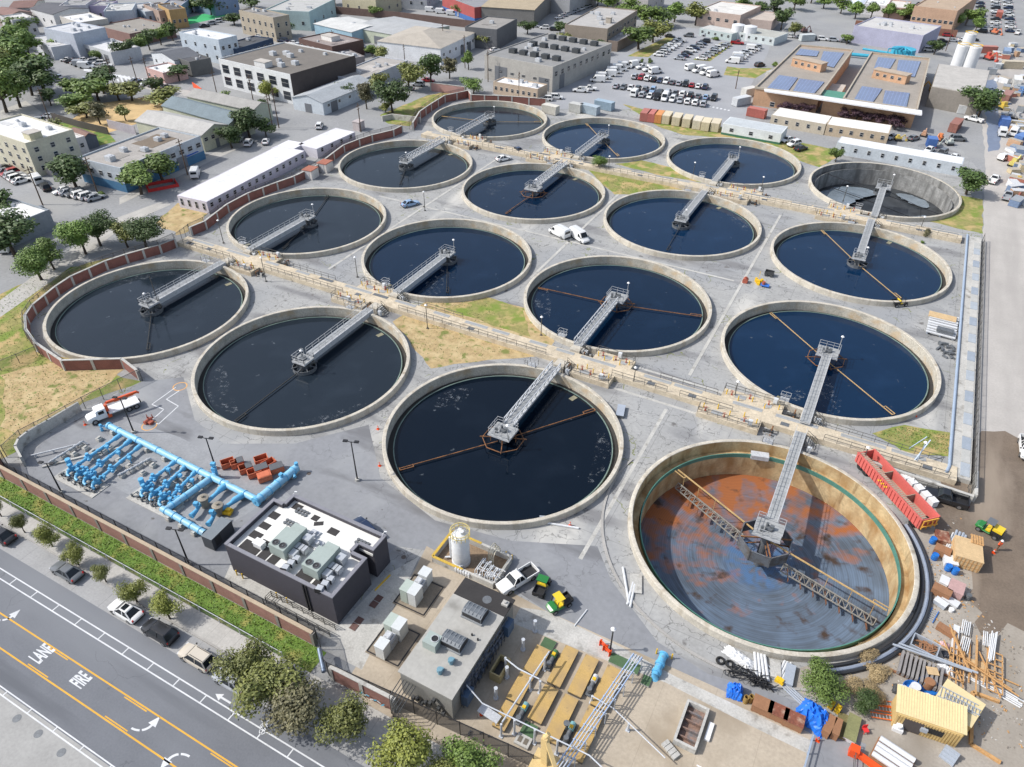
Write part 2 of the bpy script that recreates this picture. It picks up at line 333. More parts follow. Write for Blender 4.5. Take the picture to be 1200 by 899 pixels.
# pale drainage gutters crossing the yard
for x0_, y0_, x1_, y1_ in ((-66, 86.9, -45, 87.4), (-30, 86.9, -5, 87.4), (-66, 93.6, -46, 94.1), (-28, 93.8, -12, 94.3), (-18.7, 96, -18.2, 165), (-55.2, 112, -54.7, 165), (-91.6, 96, -91.1, 165), (-104, 129.6, -20, 130.1), (-19.2, 54, -18.7, 86)): sheet('gutter', rect(x0_, y0_, x1_, y1_), 2.6, CONC)
# street south of the plant
sheet('street', rect(-420, 11.2, 90, 22.3), 2, ROADM, holes=False)
sheet('parking_lane', rect(-420, 22.3, 90, 24.9), 2, PARKL, holes=False)
sheet('bus_pad', rect(-420, 4, 90, 11.2), 2, M('bus_pad_concrete', C(172, 171, 168), .95, var=.12, scale=.3, fine=3), holes=False)
mb = MB(); mb.box(-165, 26.1, 0, 510, 2.3, .13); tag(mb.build('sidewalk', WALKM), None, None, None, 'structure')
mb = MB(); mb.box(-165, 24.85, 0, 510, .2, .14); tag(mb.build('kerb', CURBM), None, None, None, 'structure')
sheet('verge', rect(-96, 27.25, -37.5, 29.9), 6, GRASSG, holes=False)
sheet('side_lawn', rough(PW([(0, 345), (60, 318), (207, 284), (60, 340), (30, 385), (42, 412), (166, 447), (97, 472), (18, 530), (-60, 560), (-60, 400)]), 0.5), 3, GRASS, holes=False)
sheet('straw_lot', rough(PW([(0, 440), (60, 425), (150, 430), (130, 448), (60, 488), (20, 515), (0, 500)]), 0.6), 4, GRASSB, holes=False)
sheet('lawn', rough(PW([(460, 377), (478, 366), (505, 350), (570, 348), (618, 362), (650, 400), (640, 418), (560, 424), (505, 432), (480, 400)]), 0.25), 3, GRASSB)
sheet('lawn', rough(PW([(520, 362), (572, 349), (612, 362), (622, 395), (590, 385)]), 0.25), 4, GRASS)
sheet('lawn', rough(PW([(700, 195), (735, 203), (800, 222), (795, 228), (720, 228), (704, 216), (690, 200)]), 0.25), 3, GRASS)
sheet('lawn', rough(PW([(752, 188), (790, 197), (822, 214), (770, 205), (720, 192)]), 0.25), 4, GRASS)
sheet('lawn', rough(PW([(1118, 228), (1152, 234), (1152, 274), (1080, 258), (1105, 250)]), 0.25), 3, GRASS)
sheet('lawn', rough(PW([(1022, 508), (1060, 498), (1118, 508), (1112, 535), (1060, 530)]), 0.25), 3, GRASS)
sheet('lawn', rough(PW([(730, 122), (800, 140), (935, 166), (990, 178), (960, 196), (925, 184), (880, 165), (800, 158), (775, 150)]), 0.25), 3, GRASS)
sheet('lawn', rough(PW([(445, 135), (500, 112), (545, 104), (530, 112), (492, 132), (480, 148), (455, 145)]), 0.25), 3, GRASS)
sheet('straw_lot', rough(PW([(182, 262), (208, 238), (245, 246), (238, 262), (206, 276)]), 0.6), 3, GRASSB, holes=False)
# haul road and yard on the east side
sheet('haul_road', rough([P(1142, 560), P(1155, 200), P(1150, 120), P(1172, 60), P(1190, 60), (60, 330), (90, 150), (75, 20), P(1150, 899), P(1075, 700)], 0.2), 2, HAUL)
sheet('dirt_yard', rough(PW([(1075, 600), (1100, 588), (1260, 640), (1330, 1000), (1000, 1000), (985, 840), (900, 790), (1000, 775), (1070, 720)]), 0.8), 3, DIRT)
sheet('mud_road', rough(PW([(1120, 540), (1150, 505), (1240, 520), (1250, 700), (1210, 745), (1150, 745), (1140, 690), (1125, 650), (1098, 600)]), 1.3), 4, MUD)
sheet('ramp_paving', PW([(955, 850), (1015, 872), (1000, 960), (930, 960)]), 5, YARDD)

# ------------------------------------------------------------------ tanks
def floor_mat(name, base, rust, blue, dark, grit=True):
    m = bpy.data.materials.new(name); m.use_nodes = True; n = m.node_tree.nodes; l = m.node_tree.links; b = n['Principled BSDF']; b.inputs['Roughness'].default_value = .92
    tc = n.new('ShaderNodeTexCoord'); sx = n.new('ShaderNodeSeparateXYZ'); l.new(tc.outputs['Object'], sx.inputs[0])
    def mth(op, a, bb=None):
        q = n.new('ShaderNodeMath'); q.operation = op
        for i, v in enumerate((a, bb)):
            if v is None: continue
            if isinstance(v, (int, float)): q.inputs[i].default_value = v
            else: l.new(v, q.inputs[i])
        return q.outputs[0]
    X, Y = sx.outputs[0], sx.outputs[1]
    r = mth('SQRT', mth('ADD', mth('MULTIPLY', X, X), mth('MULTIPLY', Y, Y)))
    nx = mth('DIVIDE', X, mth('ADD', r, .1)); ny = mth('DIVIDE', Y, mth('ADD', r, .1))
    def noise(sa, sr_, d=5, off=0.0):
        cb = n.new('ShaderNodeCombineXYZ'); l.new(mth('MULTIPLY', nx, sa), cb.inputs[0]); l.new(mth('MULTIPLY', ny, sa), cb.inputs[1]); l.new(mth('ADD', mth('MULTIPLY', r, sr_), off), cb.inputs[2])
        t = n.new('ShaderNodeTexNoise'); t.inputs['Scale'].default_value = 1; t.inputs['Detail'].default_value = d; l.new(cb.outputs[0], t.inputs['Vector']); return t.outputs[0]
    def iso(s, d=5):
        t = n.new('ShaderNodeTexNoise'); t.inputs['Scale'].default_value = s; t.inputs['Detail'].default_value = d; l.new(tc.outputs['Object'], t.inputs['Vector']); return t.outputs[0]
    def ramp(v, a, c_): q = n.new('ShaderNodeMapRange'); q.inputs[1].default_value = a; q.inputs[2].default_value = c_; l.new(v, q.inputs[0]); return q.outputs[0]
    def mix(f, a, c_):
        q = n.new('ShaderNodeMix'); q.data_type = 'RGBA'; l.new(f, q.inputs[0])
        for i, v in ((6, a), (7, c_)):
            if isinstance(v, tuple): q.inputs[i].default_value = (*v, 1)
            else: l.new(v, q.inputs[i])
        return q.outputs[2]
    arcs = noise(2.2, 3.5, 6)
    c1 = mix(ramp(mth('ADD', mth('MULTIPLY', arcs, .45), mth('MULTIPLY', iso(.22, 7), .55)), .38, .66), base, blue)
    # rust: strongest towards the feed side (+y) and in a radial fan
    side = mth('MULTIPLY', mth('SUBTRACT', mth('MULTIPLY', Y, .020), mth('MULTIPLY', X, .012)), 1)
    fan = mth('MULTIPLY', mth('SUBTRACT', 0.0, ny), .05)
    rv = mth('ADD', mth('ADD', mth('ADD', iso(.42, 9), side), fan), mth('MULTIPLY', mth('SUBTRACT', noise(4.5, .25, 6, 9.0), .5), .55))
    c2 = mix(ramp(rv, .50, .78), c1, rust)
    c3 = mix(ramp(mth('ADD', iso(.5, 6), mth('MULTIPLY', mth('SUBTRACT', noise(6, .3, 4, 4.0), .5), .6)), .58, .74), c2, dark)
    hub = ramp(r, 4.9, 3.6)
    c4 = mix(mth('MULTIPLY', hub, ramp(noise(3, .8, 3, 2.0), .35, .6)), c3, C(84, 118, 160))
    ln = mth('GREATER_THAN', mth('FRACT', mth('MULTIPLY', r, 3.6)), .82)
    c5 = mix(mth('MULTIPLY', ln, .30), c4, (.03, .03, .035))
    l.new(c5, b.inputs['Base Color']); return m
FLOORA = floor_mat('rusty_tank_floor', C(84, 94, 106), C(166, 100, 56), C(114, 134, 158), C(72, 56, 46))
OCHRE = M('ochre_stained_concrete', C(206, 182, 140), .9, var=.22, scale=.6, fine=3); mod_mix(OCHRE, C(170, 132, 84), .56, .5, .14, (1, 1, .6)); mod_mix(OCHRE, C(126, 96, 60), .68, .9, .08, (1, 1, .12))
FLOORM = M('damp_tank_floor', C(66, 70, 74), .3, var=.3, scale=.4, c2=C(40, 43, 46), c2s=.18); WALLM = M('grey_tank_wall', C(150, 150, 148), .9, var=.25, scale=.5, fine=2); mod_mix(WALLM, C(110, 110, 108), .55, .6, .1, (1, 1, .2))
PUD = M('shallow_water', C(132, 144, 154), .12, var=.3, scale=.3)
NS = 96
wall_w = MB().lathe([(17.0, -.6), (17.0, 1.0), (16.94, 1.06), (16.5, 1.06), (16.44, 1.0), (16.44, -1.0)], NS, mi=[0, 0, 0, 0, 1]).mesh('rim_wall', [CONCW, CONCI], True)
weir_w = MB().lathe([(15.45, -1.0), (15.45, -.38), (15.6, -.38), (15.6, -1.0)], NS).mesh('weir', WEIR)
trough_w = MB().lathe([(15.55, -.75), (16.5, -.75)], NS).mesh('launder', DARKM)
water_me = MB().add([(15.5*cos(2*pi*k/NS), 15.5*sin(2*pi*k/NS), -.48) for k in range(NS)], [tuple(range(NS))]).mesh('water', WAT)
water_m = {}
for k_, m_ in WATS.items(): q = water_me.copy(); q.materials[0] = m_; water_m[k_] = q
# drained tanks: wall, trough bench, inner weir, sloping side and floor
wall_a = MB().lathe([(17.0, -.6), (17.0, 1.0), (16.9, 1.06), (16.5, 1.06), (16.44, 1.0), (16.4, -.85), (15.55, -.85)], NS, mi=[0, 0, 0, 0, 1, 1]).mesh('rim_wall', [CONCW, OCHRE], True)
weir_a = MB().lathe([(15.3, -.9), (15.3, -.25), (15.42, -.25), (15.42, -.9)], NS, mi=0).mesh('weir', WEIRG)
side_a = MB().lathe([(15.3, -.9), (15.3, -4.2)], NS).mesh('inner_wall', OCHRE, True)
floor_a = MB().lathe([(15.35, -4.2), (10, -4.6), (4, -5.0), (.01, -5.1)], NS).mesh('tank_floor', FLOORA, True)
wall_m = MB().lathe([(17.0, -.6), (17.0, 1.0), (16.9, 1.06), (16.5, 1.06), (16.44, 1.0), (16.4, -.85), (15.55, -.85)], NS, mi=[0, 0, 0, 0, 1, 1]).mesh('rim_wall', [CONCW, WALLM], True)
weir_m = weir_a.copy(); weir_m.materials[0] = WALLM; side_m = side_a.copy(); side_m.materials[0] = WALLM
floor_m = floor_a.copy(); floor_m.materials[0] = FLOORM
def bridge(sgn, style, reach):
    """walkway from the platform to the channel, along local +y (sgn=1) or -y"""
    a, b = 1.6*sgn, reach*sgn; g = MB(); zt = 1.45
    depth = .35 if style == 'truss' else (.95 if style == 'box' else .3)
    for s in (-1, 1):
        g.bar((s*.68, a, zt-depth/2), (s*.68, b, zt-depth/2), .12, depth, 0)
        if style == 'truss':
            for z in (zt, zt+.95): g.bar((s*.72, a, z), (s*.72, b, z), .14, .14, 0)
            k = 11
            for i in range(k):
                y0 = a+(b-a)*i/k; y1 = a+(b-a)*(i+1)/k
                g.bar((s*.72, y0, zt), (s*.72, y0, zt+.95), .1, .1, 0); g.bar((s*.72, y0, zt), (s*.72, y1, zt+.95), .09, .09, 0)
            g.bar((s*.72, b, zt), (s*.72, b, zt+.95), .1, .1, 0)
    n_ = 12
    for i in range(n_+1): y = a+(b-a)*i/n_; g.bar((-.68, y, zt-.2), (.68, y, zt-.2), .08, .12, 0)
    g.box(0, (a+b)/2, zt-.08, 1.3, abs(b-a), .06, 0, 1)
    return g, zt
def lampbits(mb, x, y, z, h, face=0):
    mb.cyl(x, y, z, z+h, .07, .05, 8, 0); mb.cyl(x, y, z+h, z+h+.18, .28, .1, 10, 1); mb.cyl(x, y, z+h-.15, z+h, .12, .28, 10, 1)
# name, bridge sign, bridge style, well style, arm ends in photo pixels, lamp, water, label
TANKS = [
 ('A', 1, 'grate', 'skirt', [], 'drained round tank with rust and blue stained floor'),
 ('B', 1, 'truss', 'octagon', [(468, 549), (698, 481)], 'full tank with rusty skimmer arm nearest the white chemical tank'),
 ('C', 1, 'box', 'drum', [(275, 493)], 'full tank with grey box girder bridge beside the white crane truck'),
 ('D', 1, 'box', 'drum', [(172, 410)], 'full tank ringed closely by the curved red brick wall'),
 ('E', -1, 'grate', 'octagon', [(900, 363), (1046, 486)], 'deep blue full tank across the walkway from the drained rusty tank'),
 ('F', -1, 'truss', 'octagon', [(628, 336), (822, 371)], 'full tank with rust coloured octagon and arms next to the two white vans'),
 ('G', -1, 'box', 'drum', [(523, 343)], 'full tank with orange stained rim between the light blue sedan and the dry lawn'),
 ('H', -1, 'box', 'drum', [(331, 291), (386, 228)], 'full tank below the two small rusty roofed white sheds'),
 ('I', 1, 'grate', 'drum', [(962, 268), (1054, 350)], 'full tank with a pale arm crossing it beside the round brown bush'),
 ('J', 1, 'box', 'drum', [(781, 293)], 'full dark blue tank with plain grey bridge right of the parked white vans'),
 ('K', 1, 'truss', 'octagon', [(592, 250)], 'full tank with rusty well ring left of the lone green tree on the channel'),
 ('L', 1, 'truss', 'drum', [(468, 216)], 'full grey tank behind the small sheds along the far brick wall'),
 ('M', -1, 'grate', 'low', [], 'nearly empty grey walled tank with shallow puddles beside the long white trailer'),
 ('N', -1, 'box', 'drum', [], 'full tank in front of the long white trailer with green base'),
 ('O', -1, 'truss', 'drum', [(687, 144), (724, 183)], 'full tank in front of the row of tan storage containers'),
 ('P', -1, 'truss', 'drum', [(518, 136), (634, 143)], 'full tank farthest into the brick wall corner by the bright green tree'),
]
GREY = set('CDHLPGK')
for key, sg, style, well, arms, label in TANKS:
    cx, cy = TC[key]
    T = thing('clarifier_tank', label, 'water tank', (cx, cy, 0), 0, 'round clarifier tanks in a grid')
    empty = key in 'AM'
    if not empty:
        obj('rim_wall', wall_w, T); obj('weir', weir_w, T); obj('launder', trough_w, T)
        obj('water', water_m[WATK[key]], T)
    else:
        obj('rim_wall', wall_a if key == 'A' else wall_m, T)
        obj('weir', weir_a, T) if key == 'A' else obj('weir', weir_m, T)
        obj('inner_wall', side_a if key == 'A' else side_m, T); obj('tank_floor', floor_a if key == 'A' else floor_m, T)
    reach = {'A': 20.5, 'E': 20.2, 'I': 20.0, 'M': 19.0}.get(key, 17.6)
    g, zt = bridge(sg, style, reach); w = g.build('walkway', [STEEL, GRATE], T)
    if style != 'truss':
        h = MB()
        for s in (-1, 1): h.rail([(s*.7, 1.6*sg, zt), (s*.7, reach*sg, zt)], 1.0, 1.6, .05)
        h.build('handrail', RAILW, w)
    # platform at the hub
    pw, pd = (3.4, 3.0) if well != 'drum' else (2.6, 2.4)
    p = MB(); p.box(0, 0, zt-.3, pw, pd, .3, 0, 0, mt=1); pl = p.build('platform', [STEEL, GRATE], T)
    h = MB(); a, b = pw/2-.05, pd/2-.05
    h.rail([(-.8*1, b*sg, zt), (-a, b*sg, zt), (-a, -b*sg, zt), (a, -b*sg, zt), (a, b*sg, zt), (.8, b*sg, zt)], 1.0, 1.1, .05); h.build('handrail', RAILW, pl)
    d = MB(); d.cyl(0, -.1, zt, zt+.35, .5, .45, 14); d.box(.3, .1, zt, .5, .4, .6); d.cyl(-.3, .2, zt, zt+.8, .2, .16, 10); d.box(-.75, -.7, zt, .35, .25, .9)
    d.build('drive_unit', STEELD, T)
    c = MB(); c.cyl(0, 0, -5.0 if empty else -1.0, zt-.3, .55, n=16); c.build('centre_column', STEELD, T)
    if well in ('octagon', 'drum', 'low'):
        R8 = 3.0 if well == 'octagon' else 1.9; m_ = RUST if well == 'octagon' else STEELD; o8 = MB(); N8 = 8 if well == 'octagon' else 16
        pts = [(R8*cos(2*pi*(k+.5)/N8), R8*sin(2*pi*(k+.5)/N8)) for k in range(N8)]
        zw = .05 if well == 'octagon' else .1
        for k in range(N8):
            x0, y0 = pts[k]; x1, y1 = pts[(k+1) % N8]; o8.bar((x0, y0, zw), (x1, y1, zw), .09, .11)
            if well != 'octagon': o8.bar((x0, y0, zw-.35), (x1, y1, zw-.35), .05, .5)
            if k % 2 == 0: o8.bar((x0*1.12, y0*1.12, zw+.12), (x0*.15, y0*.15, zw+.25), .1, .12)
        for k in range(0, N8, 2): x0, y0 = pts[k]; o8.bar((x0*.6, y0*.6, -.7), (x0*.6, y0*.6, zt-.3), .08)
        o8.build('centre_well', m_, T)
    elif well == 'skirt':
        o8 = MB(); R8 = 3.2; pts = [(R8*cos(2*pi*(k+.5)/8), R8*sin(2*pi*(k+.5)/8)) for k in range(8)]
        for k in range(8):
            x0, y0 = pts[k]; x1, y1 = pts[(k+1) % 8]; o8.bar((x0, y0, -1.0), (x1, y1, -1.0), .06, 1.7); o8.bar((x0, y0, -.15), (x1, y1, -.15), .14, .1); o8.bar((x0, y0, -1.85), (x0, y0, -.1), .14, .14)
            if k % 2 == 0: o8.bar((x0, y0, -.2), (0, 0, -.1), .14, .18, 1); o8.bar((x0, y0, -1.5), (0, 0, -.9), .12, .14, 1)
        for t in (.4, 1.9, 3.6, 5.1): o8.bar((1.0*cos(t), 1.0*sin(t), -4.2), (1.0*cos(t), 1.0*sin(t), -.5), .5, .05)
        o8.build('centre_well', [M('skirt_steel', C(120, 124, 130), .6, .2, var=.25, c2=C(96, 88, 80), c2s=.8), RUST], T)
        # rake trusses with scum arms above
        for ex, ey in ((790, 560), (1033, 727)):
            wx, wy = P(ex, ey, -2.2); v = Vector((wx-cx, wy-cy)); v = v.normalized()*14.4; u = Vector((-v.y, v.x)).normalized()
            tr = MB(); s0 = v.normalized()*3.0
            for off in (-.55, .55):
                tr.bar((s0.x+u.x*off, s0.y+u.y*off, -3.4), (v.x+u.x*off, v.y+u.y*off, -3.1), .12)
            tr.bar((s0.x, s0.y, -2.4), (v.x, v.y, -2.5), .12)
            n_ = 14
            for i in range(n_+1):
                a_ = s0.lerp(v, i/n_); b_ = s0.lerp(v, min(1, (i+1)/n_)); z = -3.4+.3*i/n_
                for off in (-.55, .55):
                    tr.bar((a_.x+u.x*off, a_.y+u.y*off, z), (a_.x, a_.y, -2.4), .07); tr.bar((a_.x, a_.y, -2.4), (b_.x+u.x*off, b_.y+u.y*off, z), .06)
                tr.bar((a_.x+u.x*.55, a_.y+u.y*.55, z), (a_.x-u.x*.55, a_.y-u.y*.55, z), .07)
                if i % 2: tr.bar((a_.x-.5*v.normalized().x+u.x*.9, a_.y-.5*v.normalized().y+u.y*.9, -3.9), (a_.x+.5*v.normalized().x-u.x*.9, a_.y+.5*v.normalized().y-u.y*.9, -3.9), .05, .4, 1)
            tr.build('rake_truss', [M('dull_truss', C(150, 146, 138), .7, var=.2), M('rusty_blade', C(130, 88, 62), .8, var=.3)], T)
            am = MB(); e2 = v.normalized()*14.9; am.bar((s0.x*.2, s0.y*.2, -.35), (e2.x, e2.y, -.35), .16, .14)
            for f in (.45, .7, .93): a_ = s0.lerp(v, f); am.bar((a_.x, a_.y, -.35), (a_.x, a_.y, -2.5), .07)
            t2 = e2-v.normalized()*1.6+u*.5; am.bar((t2.x, t2.y, -.35), (t2.x+v.normalized().x*1.7, t2.y+v.normalized().y*1.7, -.35), .1); am.bar((t2.x, t2.y, -.35), (t2.x-u.x*.5, t2.y-u.y*.5, -.35), .1)
            am.build('skimmer_arm', M('ochre_steel', C(196, 164, 112), .8, var=.25), T)
        f = MB(); wx, wy = P(890, 527, -.3); dv = Vector((wx-cx, wy-cy)).normalized()*15.4; ang = math.atan2(dv.y, dv.x)
        f.box(dv.x, dv.y, -.75, 1.1, 2.4, .7, ang); f.build('scum_box', STEEL, T)
    for ex, ey in arms:
        wx, wy = P(ex, ey, -.2); v = Vector((wx-cx, wy-cy)); L = min(v.length, 15.3); v.normalize(); R8 = 2.6 if well == 'octagon' else 1.6
        am = MB(); am.bar((v.x*R8*.3, v.y*R8*.3, -.18), (v.x*L, v.y*L, -.22), .10, .12)
        u = Vector((-v.y, v.x)); t2 = v*(L-1.9)+u*.45; t3 = v*L+u*.45
        am.bar((t2.x, t2.y, -.15), (t3.x, t3.y, -.15), .1); am.bar((t2.x, t2.y, -.15), (t2.x-u.x*.5, t2.y-u.y*.5, -.15), .1); am.bar((t3.x, t3.y, -.15), (t3.x-u.x*.5, t3.y-u.y*.5, -.15), .1)
        am.build('skimmer_arm', {'B': RUST, 'F': RUST, 'E': M('tan_arm', C(196, 164, 116), .8, var=.2), 'I': M('tan_arm', C(196, 164, 116)), 'O': M('tan_arm', C(196, 164, 116)), 'P': M('tan_arm', C(196, 164, 116)), 'K': RUST}.get(key, M('dark_arm', (.035, .033, .03), .7)), T)
    if key != 'A':
        lm = MB(); lampbits(lm, pw/2-.3, -(pd/2-.2)*sg, zt, 2.6); lm.build('platform_lamp', [RAILW, WHITEP], T)
    if key == 'D': lm = MB(); lm.cyl(.9, 1.1, zt, zt+5, .08, .06, 8); lm.build('mast', RAILM, T)
    if not empty:
        for a0_, a1_, r0_, r1_ in FOAMS.get(key, ()):
            fm = MB(); vs = []
            for i in range(13): t = RAD(a0_+(a1_-a0_)*i/12); k = .25+.75*sin(pi*i/12); m_, w_ = (r0_+r1_)/2, (r1_-r0_)/2*k; vs += [((m_-w_)*cos(t), (m_-w_)*sin(t), -.472), ((m_+w_)*cos(t), (m_+w_)*sin(t), -.472)]
            fm.add(vs, [(2*i, 2*i+1, 2*i+3, 2*i+2) for i in range(12)]); fm.build('foam', FOAM, T)
        f = MB(); t = (pi/2*sg)-.33; f.box(14.6*cos(t), 14.6*sin(t), -.55, 1.2, .8, .11, t); f.build('scum_box', [M('scum_box_tan', C(150, 146, 122), .9, var=.3)], T)
    if key == 'M':
        pm = MB(); r_ = random.Random(3)
        for (a0, a1, r0, r1) in ((-1.5, .1, 7.0, 14.6), (1.6, 4.1, 5.5, 14.2), (.5, 1.3, 10, 14.6)):
            n_ = 14; vs = []
            for i in range(n_+1): t = a0+(a1-a0)*i/n_; k = sin(pi*i/n_); mid = (r0+r1)/2; hw = (r1-r0)/2*(k**.6)*r_.uniform(.85, 1.1)+.05; vs += [((mid-hw)*cos(t), (mid-hw)*sin(t), -4.15), ((mid+hw)*cos(t), (mid+hw)*sin(t), -4.15)]
            pm.add(vs, [(2*i, 2*i+1, 2*i+3, 2*i+2) for i in range(n_)])
        pm.build('puddle', PUD, T)
        ar = MB()
        for sgn in (-1, 1):
            ar.bar((0, 0, -3.2), (sgn*12, sgn*-6, -3.4), .12); ar.bar((0, 0, -.4), (sgn*13.5, sgn*-6.6, -.4), .14); ar.bar((sgn*9, sgn*-4.5, -.4), (sgn*10, sgn*-5, -3.4), .1); ar.bar((0, .5, .6), (sgn*9, sgn*-4.5, -.4), .08)
        ar.build('rake_arm', BLACK, T)
# ------------------------------------------------------------------ channels, walls and fences
def wire_mat(name, c, a):
    m = bpy.data.materials.new(name); m.use_nodes = True; b = m.node_tree.nodes['Principled BSDF']
    b.inputs['Base Color'].default_value = (*c, 1); b.inputs['Alpha'].default_value = a; b.inputs['Roughness'].default_value = .7; return m
WIRE = wire_mat('wire_mesh', (.12, .12, .12), .3); WIRED = wire_mat('dark_wire_mesh', (.03, .03, .035), .55)
def fence(pts, h, label, step=2.5, mat=WIRE, posts=RAILM, name='chainlink_fence', cat='fence', z=0.0, group=None):
    pts = [Vector((p[0], p[1])) for p in pts]; T = thing(name, label, cat, (pts[0].x, pts[0].y, z), 0, group)
    o = pts[0]; g = MB(); r = MB(); pm = MB().cyl(0, 0, 0, h+.1, .05, n=6).mesh('post', posts); n = 0
    for p, q in zip(pts, pts[1:]):
        a, b = p-o, q-o; g.add([(a.x, a.y, .05), (b.x, b.y, .05), (b.x, b.y, h), (a.x, a.y, h)], [(0, 1, 2, 3)]); r.bar((a.x, a.y, h), (b.x, b.y, h), .06)
        k = max(1, round((b-a).length/step))
        for i in range(k):
            c = a.lerp(b, i/k); obj('post', pm, T, (c.x, c.y, 0)); n += 1
    e = pts[-1]-o; obj('post', pm, T, (e.x, e.y, 0)); g.build('wire_mesh', mat, T); r.build('top_rail', posts, T); return T
def brick_wall(pts, h, label, mat, cap=CONC, step=4.0, t=.3, z=0.0, pil=CONC):
    pts = [Vector(p) for p in pts]; o = pts[0]; T = thing('brick_wall', label, 'wall', (o.x, o.y, z)); g = MB(); c = MB()
    for p, q in zip(pts, pts[1:]):
        a, b = p-o, q-o; L = (b-a).length; ang = math.atan2((b-a).y, (b-a).x); m = (a+b)/2
        g.box(m.x, m.y, 0, L, t, h, ang); c.box(m.x, m.y, h, L+.05, t+.1, .1, ang)
    g.build('brick_panel', mat, T); c.build('coping', cap, T)
    acc = 0
    for p, q in zip(pts, pts[1:]):
        a, b = p-o, q-o; L = (b-a).length; ang = math.atan2((b-a).y, (b-a).x); k = max(1, round(L/step))
        for i in range(k): m = a.lerp(b, i/k); MB().box(0, 0, 0, .42, t+.16, h-.01).build('pilaster', pil, T, (m.x, m.y, 0), ang)
    m = pts[-1]-o; MB().box(0, 0, 0, .42, t+.16, h-.01).build('pilaster', pil, T, (m.x, m.y, 0), ang); return T
def railing(pts, label, z=0, h=1.05, step=1.8, mat=RAILM, mids=1, name='railing'):
    o = pts[0]; g = MB(); g.rail([(p[0]-o[0], p[1]-o[1], (p[2]-z) if len(p) > 2 else 0) for p in pts], h, step, .055, mids)
    return tag(g.build(name, mat, None, False, (o[0], o[1], z)), label, 'railing')
CH = [('walkway channel', 90.4, 1.5, -125, 20, 'near'), ('far channel', 170.3, 1.6, -118, 18, 'far')]
for nm, yc, hw, x0, x1, which in CH:
    T = thing('concrete_channel', 'long beige raised concrete channel between the two nearest tank rows' if which == 'near' else 'long beige raised concrete channel between the two farthest tank rows', 'channel', ((x0+x1)/2, yc, 0), 0, 'raised concrete channels')
    L = x1-x0; MB().box(0, 0, 0, L, 2*hw, .9).build('channel_wall', BEIGE, T); 
    g = MB(); r_ = random.Random(5)
    x = -L/2+2
    while x < L/2-4:
        w = r_.choice((3.2, 4.4, 6.0)); MB().box(0, 0, 0, w, .75, .035).build('grating', r_.choice((GRATE, GRATE, GRATE, STEELD)), T, (x+w/2, hw*.62, .9)); x += w+r_.uniform(.4, 5)
    for i in range(9): MB().box(0, 0, 0, 1.2, .8, .03).build('hatch', STEELD, T, (r_.uniform(-L/2, L/2), -hw*.4, .9))
spans = [(-123, -110), (-101, -82), (-69.5, -40.5), (-29, -20), (-18, -10), (3, 19)]
for i, (a, b) in enumerate(spans):
    railing([(a, 88.95), (b, 88.95)], 'dark railing on the near edge of the beige channel, %s' % ['at its far left end', 'between the two leftmost bridges', 'beside the dry lawn', 'right of the lawn valve platform', 'over the cracked paving', 'behind the red trailer'][i], .9)
for i, (a, b) in enumerate([(-98, -86), (-71, -58), (-22, -13), (2.5, 18)]):
    railing([(a, 91.85), (b, 91.85)], 'dark railing, back edge of the beige channel %s' % ['left of centre', 'by the lawn', 'in front of the cracked paving', 'beside the small lawn at the right'][i], .9)
for i, (a, b) in enumerate([(-100, -80), (-66, -44), (-28, -10), (4, 17)]):
    railing([(a, 168.75), (b, 168.75)], 'steel railing along the farther channel, %s' % ['leftmost stretch', 'stretch by the lone tree', 'stretch right of the lone tree', 'rightmost stretch by the bush'][i], .9)
# valve platforms
VRED = M('valve_red', C(176, 92, 72), .6, var=.2); BOXW = M('cabinet_white', C(225, 228, 230), .5, var=.06); DKG = M('dark_machine', C(70, 72, 74), .6, var=.3)
bol_me = MB().cyl(0, 0, 0, .85, .075, n=10).mesh('bollard', YELP)
cab_me = MB().box(0, 0, .25, .6, .4, .9).box(-.2, 0, 0, .08, .08, .25).box(.2, 0, 0, .08, .08, .25).box(0, -.21, .35, .5, .03, .7).mesh('control_box', BOXW)
def valve_mesh():
    g = MB(); g.cyl(0, 0, 0, .9, .1, n=8); g.lathe([(.32, .88), (.36, .92), (.32, .96), (.28, .92)], 12, closed=True)
    g.bar((-.3, 0, .92), (.3, 0, .92), .04); g.bar((0, -.3, .92), (0, .3, .92), .04); g.cyl(0, 0, .9, 1.3, .03, n=6); g.box(0, 0, 0, .35, .35, .25); return g.mesh('valve_stand', VRED)
val_me = valve_mesh(); val_me2 = val_me.copy(); val_me2.transform(Matrix.Scale(.72, 4))
def pump_mesh(s):
    r = random.Random(s); g = MB(); g.box(0, 0, 0, 1.6, .9, .15, 0, 1); g.tube([(-.7, 0, .45), (.1, 0, .45)], .26, 10, 0); g.cyl(.4, 0, .15, .75, .3, n=12); g.tube([(.4, 0, .7), (.4, 0, 1.0), (.4, .7, 1.0), (.4, .7, .1)], .11, 8, 2)
    g.tube([(.4, -.1, .4), (.4, -.9, .4)], .12, 8, 2); g.box(-.5, .3, .15, .35, .25, .5, 0, 1); return g.mesh('pump', [DKG, CONC, RUST])
pum_me = pump_mesh(1)
clus = [(-31.0, 90.4, 6.5, 'right of the dry lawn', 1), (-9.0, 90.4, 9, 'above the drained tank', 1), (-104.5, 90.4, 5.5, 'by the leftmost bridge', 1), (-78.5, 90.4, 7, 'near the blue sedan', 1),
        (-103.0, 170.3, 5, 'by the far brick wall', 0), (-79, 170.3, 8, 'left of the lone tree', 0), (-29.5, 170.3, 8, 'right of the lone tree', 0), (-7, 170.3, 7, 'near the nearly empty tank', 0)]
r_ = random.Random(11)
